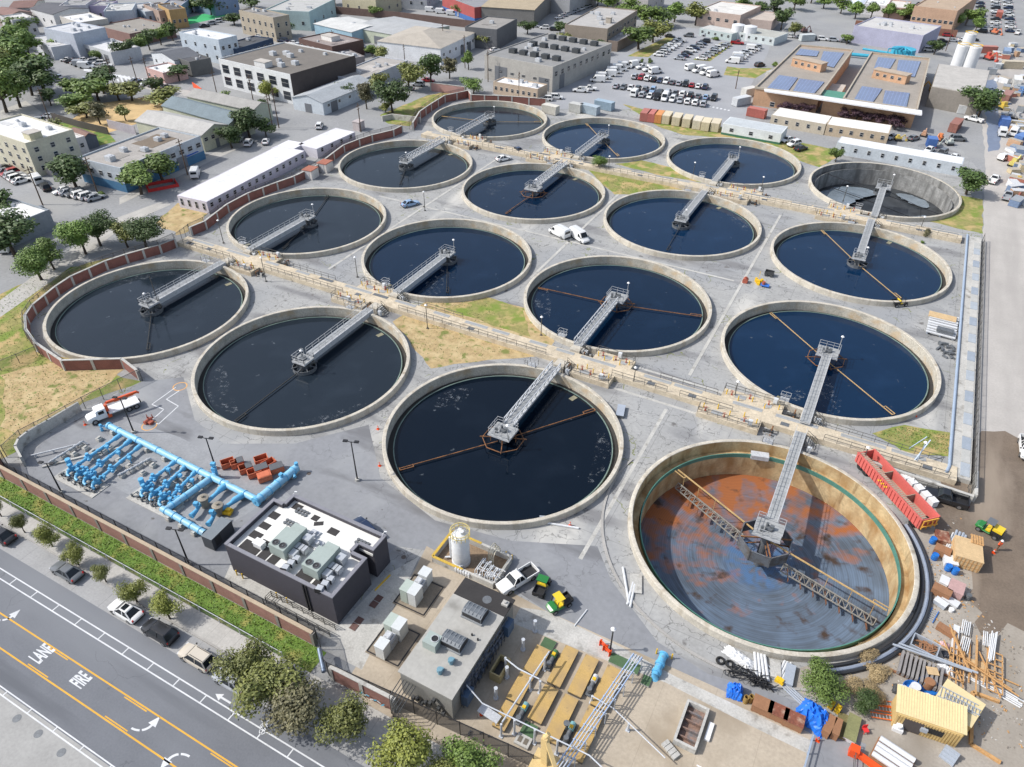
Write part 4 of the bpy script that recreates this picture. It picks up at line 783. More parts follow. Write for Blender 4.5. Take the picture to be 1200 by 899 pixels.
# ------------------------------------------------------------------ flat roofed control building
GW = M('grey_render', C(150, 148, 142), .9, var=.15); GR = M('grey_felt_roof', C(182, 180, 174), .9, var=.1, scale=.3, fine=2); mod_stripe(GR, 0, .8, .92, .03); mod_mix(GR, C(150, 148, 142), .64, .5, .08)
x0, x1, y0, y1, H = -27.8, -21.9, 30.0, 42.4, 3.9; w, d = x1-x0, y1-y0
T = thing('control_building', 'small flat roofed building with two grey barrel skylights and a black roof end', 'building', (x0, y0, 0))
g = MB(); g.box(w/2, d/2, 0, w, d, H); g.build('wall', GW, T)
g = MB(); g.box(w/2, d/2-1.2, H, w+.3, d-2.1, .14); g.build('roof', GR, T); g = MB(); g.box(w/2, d-1.0, H-.1, w+.3, 2.45, .18); g.build('roof_end', M('black_bitumen', C(60, 58, 58), .95, var=.15), T)
def skylight(x, y): 
    g = MB(); n_ = 8; L_ = 2.3; g.box(0, 0, 0, L_+.2, 2.0, .25, 0, 1)
    prof = [(-.9, .25), (-.9, .95), (-.5, 1.1), (.0, 1.12), (.55, .95), (.95, .3), (.95, .25)]
    g.loft([[(xx, a, z) for a, z in prof] for xx in (-L_/2, L_/2)], 0)
    for k in range(5): g.box(-L_/2+.25+k*.46, -.2, 1.08, .05, 1.3, .05, 0, 1)
    g.box(0, -.91, .35, L_-.2, .04, .5, 0, 2); g.box(L_/2+.01, -.1, .3, .04, 1.5, .6, 0, 2); return g
SKM = [M('skylight_grey', C(120, 126, 132), .4, .2, var=.1), M('skylight_frame', C(160, 164, 168), .5, .2), BLACK]
skylight(0, 0).build('skylight', SKM, T, False, (3.3, 9.0, H+.14), -.0); skylight(0, 0).build('skylight', SKM, T, False, (3.1, 5.1, H+.14))
g = MB(); g.box(0, 0, 0, 1.5, 1.4, 1.1); a = g.build('air_handler', HV, T, False, (1.3, 3.9, H+.14)); g = MB(); g.lathe([(.42, 1.1), (.42, 1.17), (.36, 1.17), (.36, 1.11), (.01, 1.11)], 16, .25, .1, mi=[0, 0, 0, 1]); g.build('fan', [STEEL, BLACK], a)
for (a, b) in ((4.0, 3.0), (3.6, 1.6)): g = MB(); g.cyl(0, 0, 0, .5, .2, n=10); g.cyl(0, 0, .5, .8, .32, .28, 10); g.box(.0, .4, 0, .3, .3, .3); g.build('roof_vent', M('vent_blue', C(120, 160, 176), .5, var=.1), T, False, (a, b, H+.14))
g = MB(); g.cyl(0, 0, 0, .02, .5, n=20); g.build('roof_patch', STEELD, T, False, (3.4, 11.2, H+.082)); g = MB(); g.box(0, 0, 0, .7, .6, .3).cyl(0, 0, .3, .5, .15, n=8); g.build('roof_unit', CONC, T, False, (5.4, 11.6, H+.08))
for (a, b) in ((4.2, 6.7), (5.0, 6.5), (1.8, 5.6)): g = MB(); g.cyl(0, 0, 0, .25, .1, n=8); g.build('roof_pipe', BLACK, T, False, (a, b, H+.14))
r_ = random.Random(8); g = MB()
for k in range(9): z = .4+.38*k; g.tube([(.12, .6, z), (.12+.1*(k % 3), 9.8-.5*(k % 4), z)], .05+.03*(k % 2), 6)
for k in range(16): g.tube([(.3, .7+k*.6, .1), (.3, .7+k*.6, 3.2+.5*(k % 2))], .05, 6); 
for k in range(14): g.box(.3, 1+k*.68, .6+r_.random()*2.2, .35, .4, .45)
g.build('pipework', [M('blue_grey_pipework', C(96, 104, 118), .5, .2, var=.3)], T, False, (w, .8, 0))
for i, (yy, zz) in enumerate(((10.4, 1.4), (2.0, .9))): g = MB(); g.box(0, 0, 0, .7, 1.3, 1.6); g.build('wall_cabinet', M('steel_blue', C(76, 100, 128), .5, var=.1), T, False, (w+.5, yy, zz))
g = MB()
for k in range(6): g.tube([(0.2+k*.35, -.2, 3.2), (0.2+k*.35, -2.2-.2*k, 3.0), (0.2+k*.35, -2.3-.2*k, 0)], .05, 6)
for k in range(8): g.box(1.5+k*.5, -.3, .4+r_.random()*2, .3, .35, .5)
g.build('cable_tray', [DKG], T)
# ------------------------------------------------------------------ chemical tank in its basin
o = P(553, 657); T = thing('chemical_tank', 'white cylindrical tank with yellow top railing in a concrete basin', 'storage tank', (-31.2, 46.9, 0)); TWH = M('tank_white', C(232, 234, 236), .5, var=.06)
g = MB(); g.lathe([(1.1, 0), (1.1, .6), (1.05, .62), (1.05, 4.6), (.98, 4.75), (.35, 5.05), (.01, 5.05)], 28); [g.lathe([(1.07, z), (1.09, z+.03), (1.07, z+.06)], 28) for z in (1.6, 2.6, 3.6)]; g.build('tank_shell', TWH, T, True)
g = MB(); 
for a_ in range(14):
    t = 2*pi*a_/14; t2 = 2*pi*(a_+1)/14
    for z in (5.1, 5.55): g.bar((1.15*cos(t), 1.15*sin(t), z), (1.15*cos(t2), 1.15*sin(t2), z), .07)
    g.bar((1.15*cos(t), 1.15*sin(t), 4.55), (1.15*cos(t), 1.15*sin(t), 5.55), .05)
g.build('top_railing', M('pale_yellow_rail', C(226, 206, 130), .5), T)
g = MB(); g.cyl(.2, .1, 5.0, 5.4, .25, n=10); g.box(-.2, .3, 5.0, .4, .4, .35); g.tube([(-1.3, -.2, .3), (-1.3, -.2, 3.9), (-1.0, -.2, 4.1)], .12, 8); g.tube([(-1.3, -.2, .4), (-1.9, -.6, .4)], .12, 8); g.tube([(.4, -1.0, .5), (1.2, -1.6, .5), (2.8, -1.0, .5)], .09, 8)
for k in range(6): g.tube([(.0+.35*k, -1.0-.1*k, .3), (.3+.35*k, -1.7, .3), (.3+.35*k, -1.7, 1.0)], .09, 6); g.box(.3+.35*k, -1.7, .6, .25, .25, .3)
g.build('pipework', TWH, T)
o = Vector((-34.2, 45.4, 0)); bw_, bd_ = 8.2, 4.4; T = thing('containment_basin', 'low concrete basin with yellow edge around the white chemical tank', 'basin', o)
g = MB()
for (a, b, c_, e) in ((bw_/2, 0, bw_, .3), (bw_/2, bd_, bw_, .3), (0, bd_/2, .3, bd_-.31), (bw_, bd_/2, .3, bd_-.31)): g.box(a, b, 0, c_, e, .9)
g.build('basin_wall', CONC, T); g = MB()
for (a, b, c_, e) in ((bw_*.25, -.02, bw_*.5, .34), (-.02, bd_/2, .34, bd_), (bw_*.25, bd_+.02, bw_*.5, .3)): g.box(a, b, .9, c_, e, .05)
g.build('yellow_edge', M('worn_yellow', C(206, 172, 70), .8, var=.2), T); g = MB(); g.box(bw_/2, bd_/2, .03, bw_-.3, bd_-.3, .05); g.build('basin_floor', M('rusty_floor', C(150, 128, 104), .9, var=.3), T)
o = Vector((-28.2, 46.4, 0)); T = thing('dosing_skid', 'tangle of white dosing pipes and valves in the basin beside the white tank', 'pipework', o); r_ = random.Random(6); g = MB()
for k in range(9): x = -.4+.33*k; g.tube([(x, -.7, .3), (x, -.7, 1.3+.3*(k % 2)), (x, 1.3-.1*k, 1.3+.3*(k % 2)), (x, 1.3-.1*k, .3)], .06, 6)
for k in range(4): g.tube([(-.5, -.5+.55*k, .5+.35*(k % 2)), (2.6, -.5+.55*k, .5+.35*(k % 2))], .06, 6)
for k in range(18): g.box(r_.uniform(-.5, 2.5), r_.uniform(-.8, 1.4), .3+r_.random()*.9, .22, .22, .22)
g.build('pipe_run', TWH, T); g = MB()
for k in range(10): g.cyl(r_.uniform(-.5, 2.4), r_.uniform(-.8, 1.2), .1, .7, .12, n=8)
g.build('valve_body', STEELD, T)
o = Vector((-28.4, 49.4, 0)); g = MB()
for k in range(4): a = Vector((k*.28, -k*.12, 0)); g.tube([a+Vector((0, -.9, 0)), a+Vector((0, -.9, 1.5)), a+Vector((0, -.5, 1.9)), a+Vector((0, .4, 1.9)), a+Vector((0, .8, 1.5)), a+Vector((0, .8, 0))], .06, 6)
g.bar((0, -.9, 1.0), (.84, -1.26, 1.0), .05); tag(g.build('stair_hoops', M('cream_rail', C(220, 212, 190), .6), None, False, o), 'cream coloured hooped stair rails behind the white dosing pipes', 'stair rail')
for px, py in ((593, 652), (600, 656)): o = obj('bollard', bol_me, None, (*P(px, py), 0)); tag(o, ('left' if px < 595 else 'right')+' yellow bollard at the corner of the chemical tank basin', 'bollard', 'bollards by the basin')
# ------------------------------------------------------------------ tan covered beds
TAN = M('ochre_cover', C(204, 170, 106), .85, var=.16, scale=.8, fine=8); mod_mix(TAN, C(184, 156, 110), .56, .5, .12); mod_mix(TAN, C(150, 130, 100), .7, 1.2, .05); mod_stripe(TAN, 1, 1.2, .93, .04); BEDW = M('bed_wall', C(120, 112, 100), .9, var=.2)
def cover(x0, y0, x1, y1, label):
    T = thing('bed_cover', label, 'cover', ((x0+x1)/2, (y0+y1)/2, 0), 0, 'ochre covered filter beds')
    MB().box(0, 0, 0, x1-x0, y1-y0, .4).build('bed_wall', BEDW, T); MB().box(0, 0, .4, x1-x0+.08, y1-y0+.08, .1).build('cover_panel', TAN, T)
for x0, y0, x1, y1, lb in [(-18.2, 37.8, -16.7, 41.0, 'ochre cover of the leftmost bed, behind the white pipe posts'), (-18.3, 34.3, -16.9, 37.5, 'ochre cover of the leftmost bed, middle panel crossed by white pipes'), (-18.2, 31.2, -16.9, 34.0, 'ochre cover of the leftmost bed, short panel nearest the camera'),
        (-15.5, 37.8, -14.1, 42.4, 'ochre cover second from the left, far panel beside the green pump'), (-15.5, 33.5, -14.1, 37.4, 'ochre cover second from the left, near panel over the small grey pit'), (-13.2, 37.8, -11.8, 42.4, 'ochre cover third from the left, far panel'),
        (-13.3, 32.4, -11.9, 37.4, 'ochre cover third from the left, near panel with a grey round cap on it'), (-10.7, 37.7, -9.0, 42.4, 'ochre cover rightmost, far panel below the green mesh mat'), (-10.7, 32.0, -9.1, 37.4, 'ochre cover rightmost, near panel next to the pipe rack')]: cover(x0, y0, x1, y1, lb)
GRM = M('green_mat', C(84, 112, 78), .9, var=.15)
for x0, y0, x1, y1, lb in [(-10.9, 42.9, -7.7, 44.1, 'large dark green mesh mat at the head of the covered beds'), (-18.0, 41.2, -16.6, 42.4, 'small dark green mat at the far end of the leftmost bed'), (-15.6, 31.9, -14.2, 33.2, 'dark green mat beside the small grey pit'), (-7.1, 42.2, -6.2, 43.3, 'narrow green mat by the blue standpipe')]:
    g = MB(); g.box((x1-x0)/2, (y1-y0)/2, 0, x1-x0, y1-y0, .25, 0, 1, mt=0); tag(g.build('mesh_mat', [GRM, CONC], None, False, (x0, y0, 0)), lb, 'mat')
o = (-14.9, 31.3, 0); g = MB(); g.box(0, 0, 0, 1.5, 1.1, .35).box(-.3, 0, .35, .4, .6, .02, 0, 1).box(.3, 0, .35, .4, .6, .02, 0, 1); tag(g.build('concrete_pit', [CONC, BEDW], None, False, o), 'small grey concrete pit with two openings at the near end of a bed', 'pit')
PG = M('pump_green', C(76, 120, 76), .5, var=.15); PT = M('pump_teal', C(120, 170, 176), .5, var=.1)
for i, (x, y, mt, lb) in enumerate([(-16.1, 40.2, PG, 'green and yellow pump between the two left bed covers, far end'), (-16.2, 33.6, PT, 'teal and yellow pump between the left bed covers, near end'), (-11.3, 39.6, STEEL, 'silver pump between the right bed covers, far end'), (-11.3, 34.0, PT, 'teal and yellow pump between the right bed covers, near end')]):
    g = MB(); g.tube([(0, .2, .5), (0, 1.0, .5)], .3, 12); g.tube([(0, -.9, .4), (0, .2, .45)], .2, 10, 1); g.box(0, 0, 0, .55, 2.4, .2, 0, 1); g.cyl(0, -.8, .2, .9, .26, n=12, mi=1); g.box(.0, .4, .75, .35, .3, .2, 0, 2); tag(g.build('pump', [mt, STEELD, YELP], None, False, (x, y, .1)), lb, 'pump', 'pumps between the bed covers')
# white pipes on posts above the beds, pipe rack
WP = M('pipe_white', C(206, 211, 218), .5, var=.05); WPB = M('pipe_pale_blue', C(176, 196, 226), .5, var=.05)
def wpipe(pts, r, posts, lb, mat=None, name='overhead_pipe'):
    o = Vector((pts[0][0], pts[0][1], 0)); T = thing(name, lb, 'pipe', o); g = MB(); g.tube([Vector(p)-o for p in pts], r, 8); g.build('pipe_run', mat or WP, T, True)
    for p in posts: MB().cyl(0, 0, 0, p[2], .12, n=8).box(0, 0, 0, .4, .4, .1).build('post', mat or WP, T, False, (p[0]-o.x, p[1]-o.y, 0))
wpipe([(-21.6, 32.2, 3.2), (-19.5, 31.6, 2.6), (-8.5, 31.9, 2.6), (-4, 30.5, 2.6)], .07, [(-16.0, 31.6, 2.6), (-13.9, 31.7, 2.6), (-11.6, 31.8, 2.6)], 'long thin overhead pipe crossing in front of the ochre covers')
wpipe([(-17.0, 31.0, 2.3), (-16.6, 36.3, 2.3), (-16.3, 39.8, 2.3)], .09, [(-17.0, 30.8, 2.3), (-16.7, 36.3, 2.3), (-16.4, 39.0, 2.3)], 'white pipe on posts running over the left bed covers')
wpipe([(-20.0, 37.0, 2.3), (-18.2, 36.6, 2.3), (-15.9, 36.6, 2.3), (-15.6, 36.5, 1.2)], .08, [(-19.9, 37.0, 2.4), (-15.7, 36.5, 2.2)], 'short white cross pipe on slim posts at the left beds')
wpipe([(-10.8, 38.0, 1.3), (-8.4, 37.8, 1.3), (-2.4, 35.6, 1.3)], .06, [(-10.7, 38, 1.3), (-9.7, 37.9, 1.3), (-6.5, 37.1, 1.3)], 'thin white pipe running from the right bed past the pipe rack')
for i, (x, y) in enumerate([(-19.3, 42.6), (-19.4, 40.0), (-19.4, 36.4), (-19.3, 33.9)]):
    g = MB(); g.cyl(0, 0, 0, 1.9, .17, n=12).cyl(0, 0, 1.9, 1.95, .2, n=12).cyl(0, 0, 0, .25, .26, n=12); tag(g.build('vent_post', WP, None, True, (x, y, 0)), 'thick white vent post %s along the left bed' % ['farthest from the camera', 'second from the far end', 'second from the near end', 'nearest the camera'][i], 'vent post', 'vent posts along the left bed')
T = thing('pipe_rack', 'tall white trestle rack carrying parallel pipes beside the right bed cover', 'pipe rack', (-8.2, 43.6, 0)); g = MB(); v = Vector((-2.4, -15, 0))
for k in range(4): a = Vector((-.45+.3*k, 0, 2.0)); g.tube([a+Vector((0, .8, -1.4)), a+Vector((0, .3, 0)), a+v], .07, 6, 1 if k in (0, 3) else 0)
g.build('pipe_run', [WP, WPB], T)
for k in range(9):
    c = v*(k/8.5); g = MB(); g.box(-.6, 0, 0, .1, .1, 1.9).box(.6, 0, 0, .1, .1, 1.9).box(0, 0, 1.85, 1.3, .1, .1); g.bar((-.6, 0, .2), (.6, 0, 1.8), .06); g.build('trestle', WP, T, False, (c.x, c.y, 0), .15)
T = thing('open_tank', 'small open rusty box with yellowish rim beside the left beds', 'tank', (-20.3, 36.6, 0)); g = MB(); [g.box(a, b, 0, c_, d_, 1.3) for a, b, c_, d_ in ((0, -1.1, 1.2, .14), (0, 1.1, 1.2, .14), (-.55, 0, .14, 2.06), (.55, 0, .14, 2.06))]; g.build('tank_wall', M('tan_box', C(180, 164, 120), .8, var=.2), T); MB().box(0, 0, .3, 1.0, 2.0, .05).build('tank_floor', DKG, T)
g = MB(); g.box(0, 0, 1.1, 2.3, .9, .06); [g.box(a, b, 0, .07, .07, 1.1) for a in (-1, 1) for b in (-.35, .35)]; tag(g.build('canopy', [STEEL], None, False, (-18.8, 31.7, 0), -.1), 'small grey sheet canopy on four legs near the traffic cone', 'canopy')
T = thing('open_pit', 'long open concrete pit with rusty grey partitions on the tan paving', 'pit', (-1.2, 40.2, 0)); g = MB(); [g.box(a, b, 0, c_, d_, .8) for a, b, c_, d_ in ((0, -2.2, 2.2, .25), (0, 2.2, 2.2, .25), (-1.0, 0, .25, 4.14), (1.0, 0, .25, 4.14))]; g.build('pit_wall', CONC, T); g = MB(); [g.box(0, -1.4+k*.9, .03, 1.7, .12, .5) for k in range(4)]; g.box(0, 0, .02, 1.75, 4.1, .06); g.build('partition', M('pit_inside', C(150, 122, 108), .9, var=.35, c2=C(110, 112, 116), c2s=.9), T)
g = MB(); g.box(0, 0, 0, .5, 1.9, .3).box(.1, -3.6, 0, .5, .1, .1); tag(g.build('white_slab', WHITEP, None, False, (.5, 40.6, 0)), 'white foam slab leaning by the open concrete pit', 'slab'); g = MB(); [g.box(-.6+k*.45, 0, 0, .4, .8, .35) for k in range(4)]; tag(g.build('concrete_blocks', CONC, None, False, (-2.3, 37.2, 0), -.5), 'row of pale concrete blocks at the near corner of the open pit', 'blocks')
g = MB(); g.tube([(0, 2.7, .55), (0, 0, .55), (0, 0, 0)], .42, 14); g.tube([(0, .3, .55), (0, .6, .55)], .52, 14); g.tube([(0, 1.3, .55), (0, 1.6, .55)], .52, 14); g.tube([(0, 2.6, .55), (0, 2.75, .55)], .54, 14); tag(g.build('standpipe', BLUE, None, True, (-6.0, 43.5, 0)), 'short thick blue pipe between two yellow bollards on the kerb', 'pipe')
for px, py in ((770, 775), (787, 783)): tag(obj('bollard', bol_me, None, (*P(px-1 if px < 780 else px, py-9 if px < 780 else py-11), 0)), ('left' if px < 780 else 'right')+' yellow bollard beside the short thick blue pipe', 'bollard', 'bollards by the blue pipe')
for i, (px, py, lb) in enumerate([(663, 858, 'grey round cap on a stalk standing on the near ochre cover'), ]): g = MB(); g.cyl(0, 0, .5, 1.6, .04, n=6).cyl(0, 0, 1.6, 1.75, .3, n=14); tag(g.build('vent_cowl', STEELD, None, False, (*P(px, py), 0)), lb, 'cap')
CR = M('crane_cream', C(226, 198, 140), .5, var=.1); o = P(638, 905); T = thing('mobile_crane', 'cream coloured crane boom rising at the bottom edge of the yard', 'crane', o); g = MB(); g.box(0, -1, .5, 2.4, 4, 1.3); g.build('crane_base', CR, T); g = MB(); g.bar((0, 0, 1.5), (-.4, .6, 5.0), .6, .6); g.bar((-.4, .6, 5.0), (1.2, -.6, 3.4), .35, .35); g.tube([(-.4, .6, 4.9), (-.2, .9, 5.3)], .25, 8); g.build('boom', CR, T); [MB().tube([(a-.15, b, .5), (a+.15, b, .5)], .5, 14).build('wheel', BLACK, T) for a in (-1.15, 1.15) for b in (-2.4, .3)]
r_ = random.Random(12); g = MB()
for k in range(26): g.box(r_.uniform(-2, 2), r_.uniform(-1.6, 1.6), 0, .12+.2*r_.random(), .15, .1+.2*r_.random(), r_.random()*3)
tag(g.build('pipe_fittings', STEELD, None, False, (*P(565, 880), 0)), 'scattered small grey pipe fittings near the street fence', 'fittings', None, 'stuff')
# ------------------------------------------------------------------ vehicles
GLS = M('car_glass', (.012, .016, .02), .08, var=0); TYR = M('tyre_rubber', (.018, .018, .018), .9, var=.2); RIM = M('alloy_rim', C(170, 172, 176), .35, .7, var=0)
HDL = M('headlight_glass', C(225, 228, 232), .2, var=0); TLL = M('taillight_red', C(190, 24, 20), .3, var=0); TRM = M('car_trim', (.02, .02, .022), .6, var=0)
def paint(n, c): return M('paint_'+n, c, .32, .0, var=.03, scale=.8, coat=.6)
PT_ = {'white': paint('white', (.74, .74, .73)), 'silver': paint('silver', C(178, 182, 188)), 'grey': paint('grey', C(112, 116, 120)), 'black': paint('black', (.014, .015, .018)), 'dark blue': paint('dark_blue', (.012, .026, .07)), 'light blue': paint('light_blue', C(150, 180, 214)),
       'red': paint('red', C(170, 26, 34)), 'tan': paint('tan', C(196, 180, 150)), 'green': paint('green', C(44, 130, 60)), 'yellow': paint('yellow', C(244, 210, 50)), 'orange': paint('orange', C(236, 96, 34)), 'beige': paint('beige', C(214, 204, 188))}
def sec(x, w, zb, zt, r=.12):
    return [(x, -w, zb+r), (x, -w+r, zb), (x, w-r, zb), (x, w, zb+r), (x, w, zt-r*1.6), (x, w*.9, zt-r*.3), (x, w*.55, zt), (x, -w*.55, zt), (x, -w*.9, zt-r*.3), (x, -w, zt-r*1.6)]
KIND = {  # body stations, glasshouse (z0,z1, front base, front top, rear top, rear base, w base, w top), wheel x, radius
 'sedan': ([(2.3, .62, .4, .66), (2.12, .82, .26, .74), (1.4, .89, .2, .84), (.8, .9, .2, .93), (-.9, .9, .2, .95), (-1.8, .89, .22, .95), (-2.15, .84, .3, .9), (-2.3, .66, .42, .8)], (.9, 1.42, 1.0, .2, -1.0, -1.85, .8, .58), (1.4, -1.35), .33),
 'suv': ([(2.3, .66, .42, .8), (2.12, .86, .3, .92), (1.4, .93, .25, 1.02), (.9, .94, .25, 1.06), (-1.9, .94, .25, 1.08), (-2.2, .9, .32, 1.06), (-2.3, .8, .45, .95)], (1.04, 1.7, 1.1, .45, -1.75, -2.2, .86, .68), (1.4, -1.4), .37),
 'van': ([(2.75, .7, .42, .85), (2.55, .92, .3, 1.0), (1.9, .98, .28, 1.25), (1.0, .99, .28, 2.3), (.6, .99, .28, 2.4), (-2.7, .99, .28, 2.4), (-2.78, .94, .35, 2.3)], None, (1.75, -1.75), .36),
 'pickup': ([(2.75, .68, .5, .95), (2.55, .9, .38, 1.06), (1.5, .95, .34, 1.14), (1.1, .95, .34, 1.16), (-.75, .95, .34, 1.16)], (1.12, 1.75, 1.15, .6, -.35, -.7, .87, .68), (1.75, -1.8), .4)}
def car_bits(kind):
    st, gh, wx, wr = KIND[kind]; B = MB(); G = MB(); R = MB(); H = MB(); L = MB(); D = MB()
    B.loft([sec(*s) for s in st]); x0, x1 = st[0][0], st[-1][0]; wmax = max(s[1] for s in st)
    if gh:
        z0, z1, a, b, c, d, w0, w1 = gh
        G.add([(a, -w0, z0), (a, w0, z0), (b, w1, z1), (b, -w1, z1), (d, -w0, z0), (d, w0, z0), (c, w1, z1), (c, -w1, z1)], [(0, 1, 2, 3), (5, 4, 7, 6), (1, 5, 6, 2), (4, 0, 3, 7), (3, 2, 6, 7)])
        R.loft([[(b+.06, -w1, z1-.03), (b+.06, w1, z1-.03), (b-.1, w1*.95, z1+.06), (b-.1, -w1*.95, z1+.06)], [(c-.05, -w1, z1-.03), (c-.05, w1, z1-.03), (c+.05, w1*.95, z1+.06), (c+.05, -w1*.95, z1+.06)]])
        for s in (-1, 1):
            R.bar((a, s*w0, z0), (b, s*w1, z1), .09, .07); R.bar((d, s*w0, z0), (c, s*w1, z1), .14, .08); m = (a+d)/2-.1; R.bar((m, s*(w0+.005), z0), ((b+c)/2, s*(w1+.005), z1), .09, .05)
    if kind == 'van':
        G.add([(1.86, -.8, 1.34), (1.86, .8, 1.34), (1.12, .76, 2.18), (1.12, -.76, 2.18)], [(0, 1, 2, 3)])
        G.v = [(x+.07, y, z+.05) for x, y, z in G.v]
        for s in (-1, 1): G.add([(1.7, s*1.0, 1.3), (.55, s*1.003, 1.3), (.55, s*1.003, 2.0), (1.05, s*1.003, 2.0)], [(0, 1, 2, 3) if s < 0 else (3, 2, 1, 0)])
        G.add([(-2.8, -.75, 1.4), (-2.8, .75, 1.4), (-2.8, .75, 2.0), (-2.8, -.75, 2.0)], [(3, 2, 1, 0)])
        for k in range(5): R.box(.2-k*.6, 0, 2.395, .08, 1.5, .03)
    if kind == 'pickup':
        for s in (-1, 1): D.box(-1.8, s*.89, .4, 2.1, .1, .72)
        D.box(-2.82, 0, .4, .1, 1.88, .72); B.box(-1.8, 0, .4, 2.05, 1.66, .18)
    for s in (-1, 1):
        H.box(x0-.12, s*(st[1][1]-.2), st[1][3]-.24, .2, .3, .15); xr = -2.85 if kind == 'pickup' else x1+.08; zr = .75 if kind != 'van' else 1.1; L.box(xr, s*(wmax-.16), zr, .14, .16, .26)
    T_ = MB(); T_.box(x0-.1, 0, .34, .22, 1.5, .16); T_.box((x1 if kind != 'pickup' else -2.85)+.05, 0, .36, .22, 1.6, .16)
    for s in (-1, 1): T_.box(gh[2]-.05 if gh else 1.75, s*(wmax+.1), (gh[0] if gh else 1.3)+.02, .12, .18, .14)
    return B, G, R, H, L, T_, D, wx, wr, wmax
WH = {}
def wheel_me(r):
    if r not in WH: g = MB(); g.tube([(0, -.11, 0), (0, .11, 0)], r, 16); q = MB(); q.tube([(0, -.118, 0), (0, .118, 0)], r*.62, 10); WH[r] = (g.mesh('wheel', TYR), q.mesh('rim', RIM))
    return WH[r]
FARC = {}
def far_mesh(kind):
    if kind not in FARC:
        B, G, R, H, L, T_, D, wx, wr, wm = car_bits(kind); g = MB()
        for q, i in ((B, 0), (R, 0), (D, 0), (G, 1), (H, 3), (L, 4), (T_, 2)): g.add(q.v, q.f, i)
        for x in wx:
            for s in (-1, 1): g.tube([(x, s*(wm-.2), wr), (x, s*(wm+.02), wr)], wr, 10, 2)
        FARC[kind] = g.mesh('car', [PT_['white'], GLS, TYR, HDL, TLL])
    return FARC[kind]
CN = {'sedan': 'parked_car', 'suv': 'parked_suv', 'van': 'parked_van', 'pickup': 'pickup_truck'}; CC = {'sedan': 'car', 'suv': 'suv', 'van': 'van', 'pickup': 'pickup truck'}
def far_car(kind, colr, loc, rz, label, group=None):
    o = obj(CN[kind], far_mesh(kind), None, loc, rz); o.scale = (.95,)*3; o.material_slots[0].link = 'OBJECT'; o.material_slots[0].material = PT_[colr]; return tag(o, label, CC[kind], group)
def near_car(kind, colr, loc, rz, label, group=None):
    B, G, R, H, L, T_, D, wx, wr, wm = car_bits(kind); T = thing(CN[kind], label, CC[kind], loc, rz, group); p = PT_[colr]; T.scale = (.93,)*3
    B.build('body', p, T, True); G.build('windows', GLS, T); R.v and R.build('roof', p if kind != 'van' else STEEL, T); T_.build('bumper', TRM, T)
    for s in (0, 1):
        q = MB().add(H.v[s*8:s*8+8], H.f[0:6]); q.build('headlight', HDL, T); q = MB().add(L.v[s*8:s*8+8], L.f[0:6]); q.build('taillight', TLL, T)
    if D.v: D.build('truck_bed', p, T); MB().box(-1.8, 0, .585, 2.0, 1.62, .02).build('bed_liner', TRM, T)
    a, b = wheel_me(wr)
    for x in wx:
        for s in (-1, 1): w = obj('wheel', a, T, (x, s*(wm-.1), wr)); obj('rim', b, w)
    return T
def at(px, py, z=0): x, y = P(px, py, z); return (x, y, z)
# street side cars: facing -x (front at left)
for k, (kind, colr, px, py, lb) in enumerate([('sedan', 'black', 3, 626, 'black sedan cut by the left edge of the picture'), ('sedan', 'grey', 80, 669, 'dark silver sedan parked nearest the left picture edge but one'), ('sedan', 'white', 149, 715, 'white sedan with dark sunroof parked at the kerb beside a small tree'), ('suv', 'black', 189, 740, 'black pickup like truck with covered bed parked at the kerb'), ('suv', 'beige', 233, 770, 'white suv with roof rails parked at the kerb'), ('sedan', 'silver', 273, 797, 'pale car half hidden under the big brown tree')]):
    lb = 'black suv with dark roof parked between the white sedan and the white suv' if k == 3 else lb
    T = near_car(kind, colr, at(px, py+4), pi, lb, 'cars parked along the street kerb')
    if k == 2: MB().box(-.3, 0, 1.47, .7, .8, .02).build('sunroof', GLS, T)
    if k in (3, 4):
        for s in (-1, 1): MB().box(-.7, s*.55, 1.77, 1.9, .05, .05).build('roof_rail', TRM if k == 3 else TRM, T)
near_car('pickup', 'white', at(606, 683), RAD(245), 'white pickup truck with black bed parked beside the chemical basin', None)
near_car('pickup', 'black', at(1106, 587), RAD(182), 'black crew cab pickup parked on the dirt by the red trailer', None)
near_car('van', 'white', at(655, 276), RAD(158), 'white cargo van facing left, nose to tail with another', 'white vans between the tanks'); near_car('van', 'white', at(679, 281), RAD(-30), 'white cargo van facing right beside its twin', 'white vans between the tanks')
near_car('sedan', 'light blue', at(481, 241), RAD(62), 'light blue sedan parked alone between the tanks', None)
near_car('suv', 'dark blue', at(428, 624), RAD(160), 'blue grey suv half hidden behind the white roofed building', None)
near_car('pickup', 'white', at(1201, 529), RAD(272), 'white pickup driving on the haul road at the right edge', None)
near_car('sedan', 'white', at(590, 188), RAD(60), 'white sedan parked by the far channel', None); near_car('sedan', 'dark blue', at(606, 178), RAD(150), 'dark blue sedan parked by the far channel near a white sedan', None)
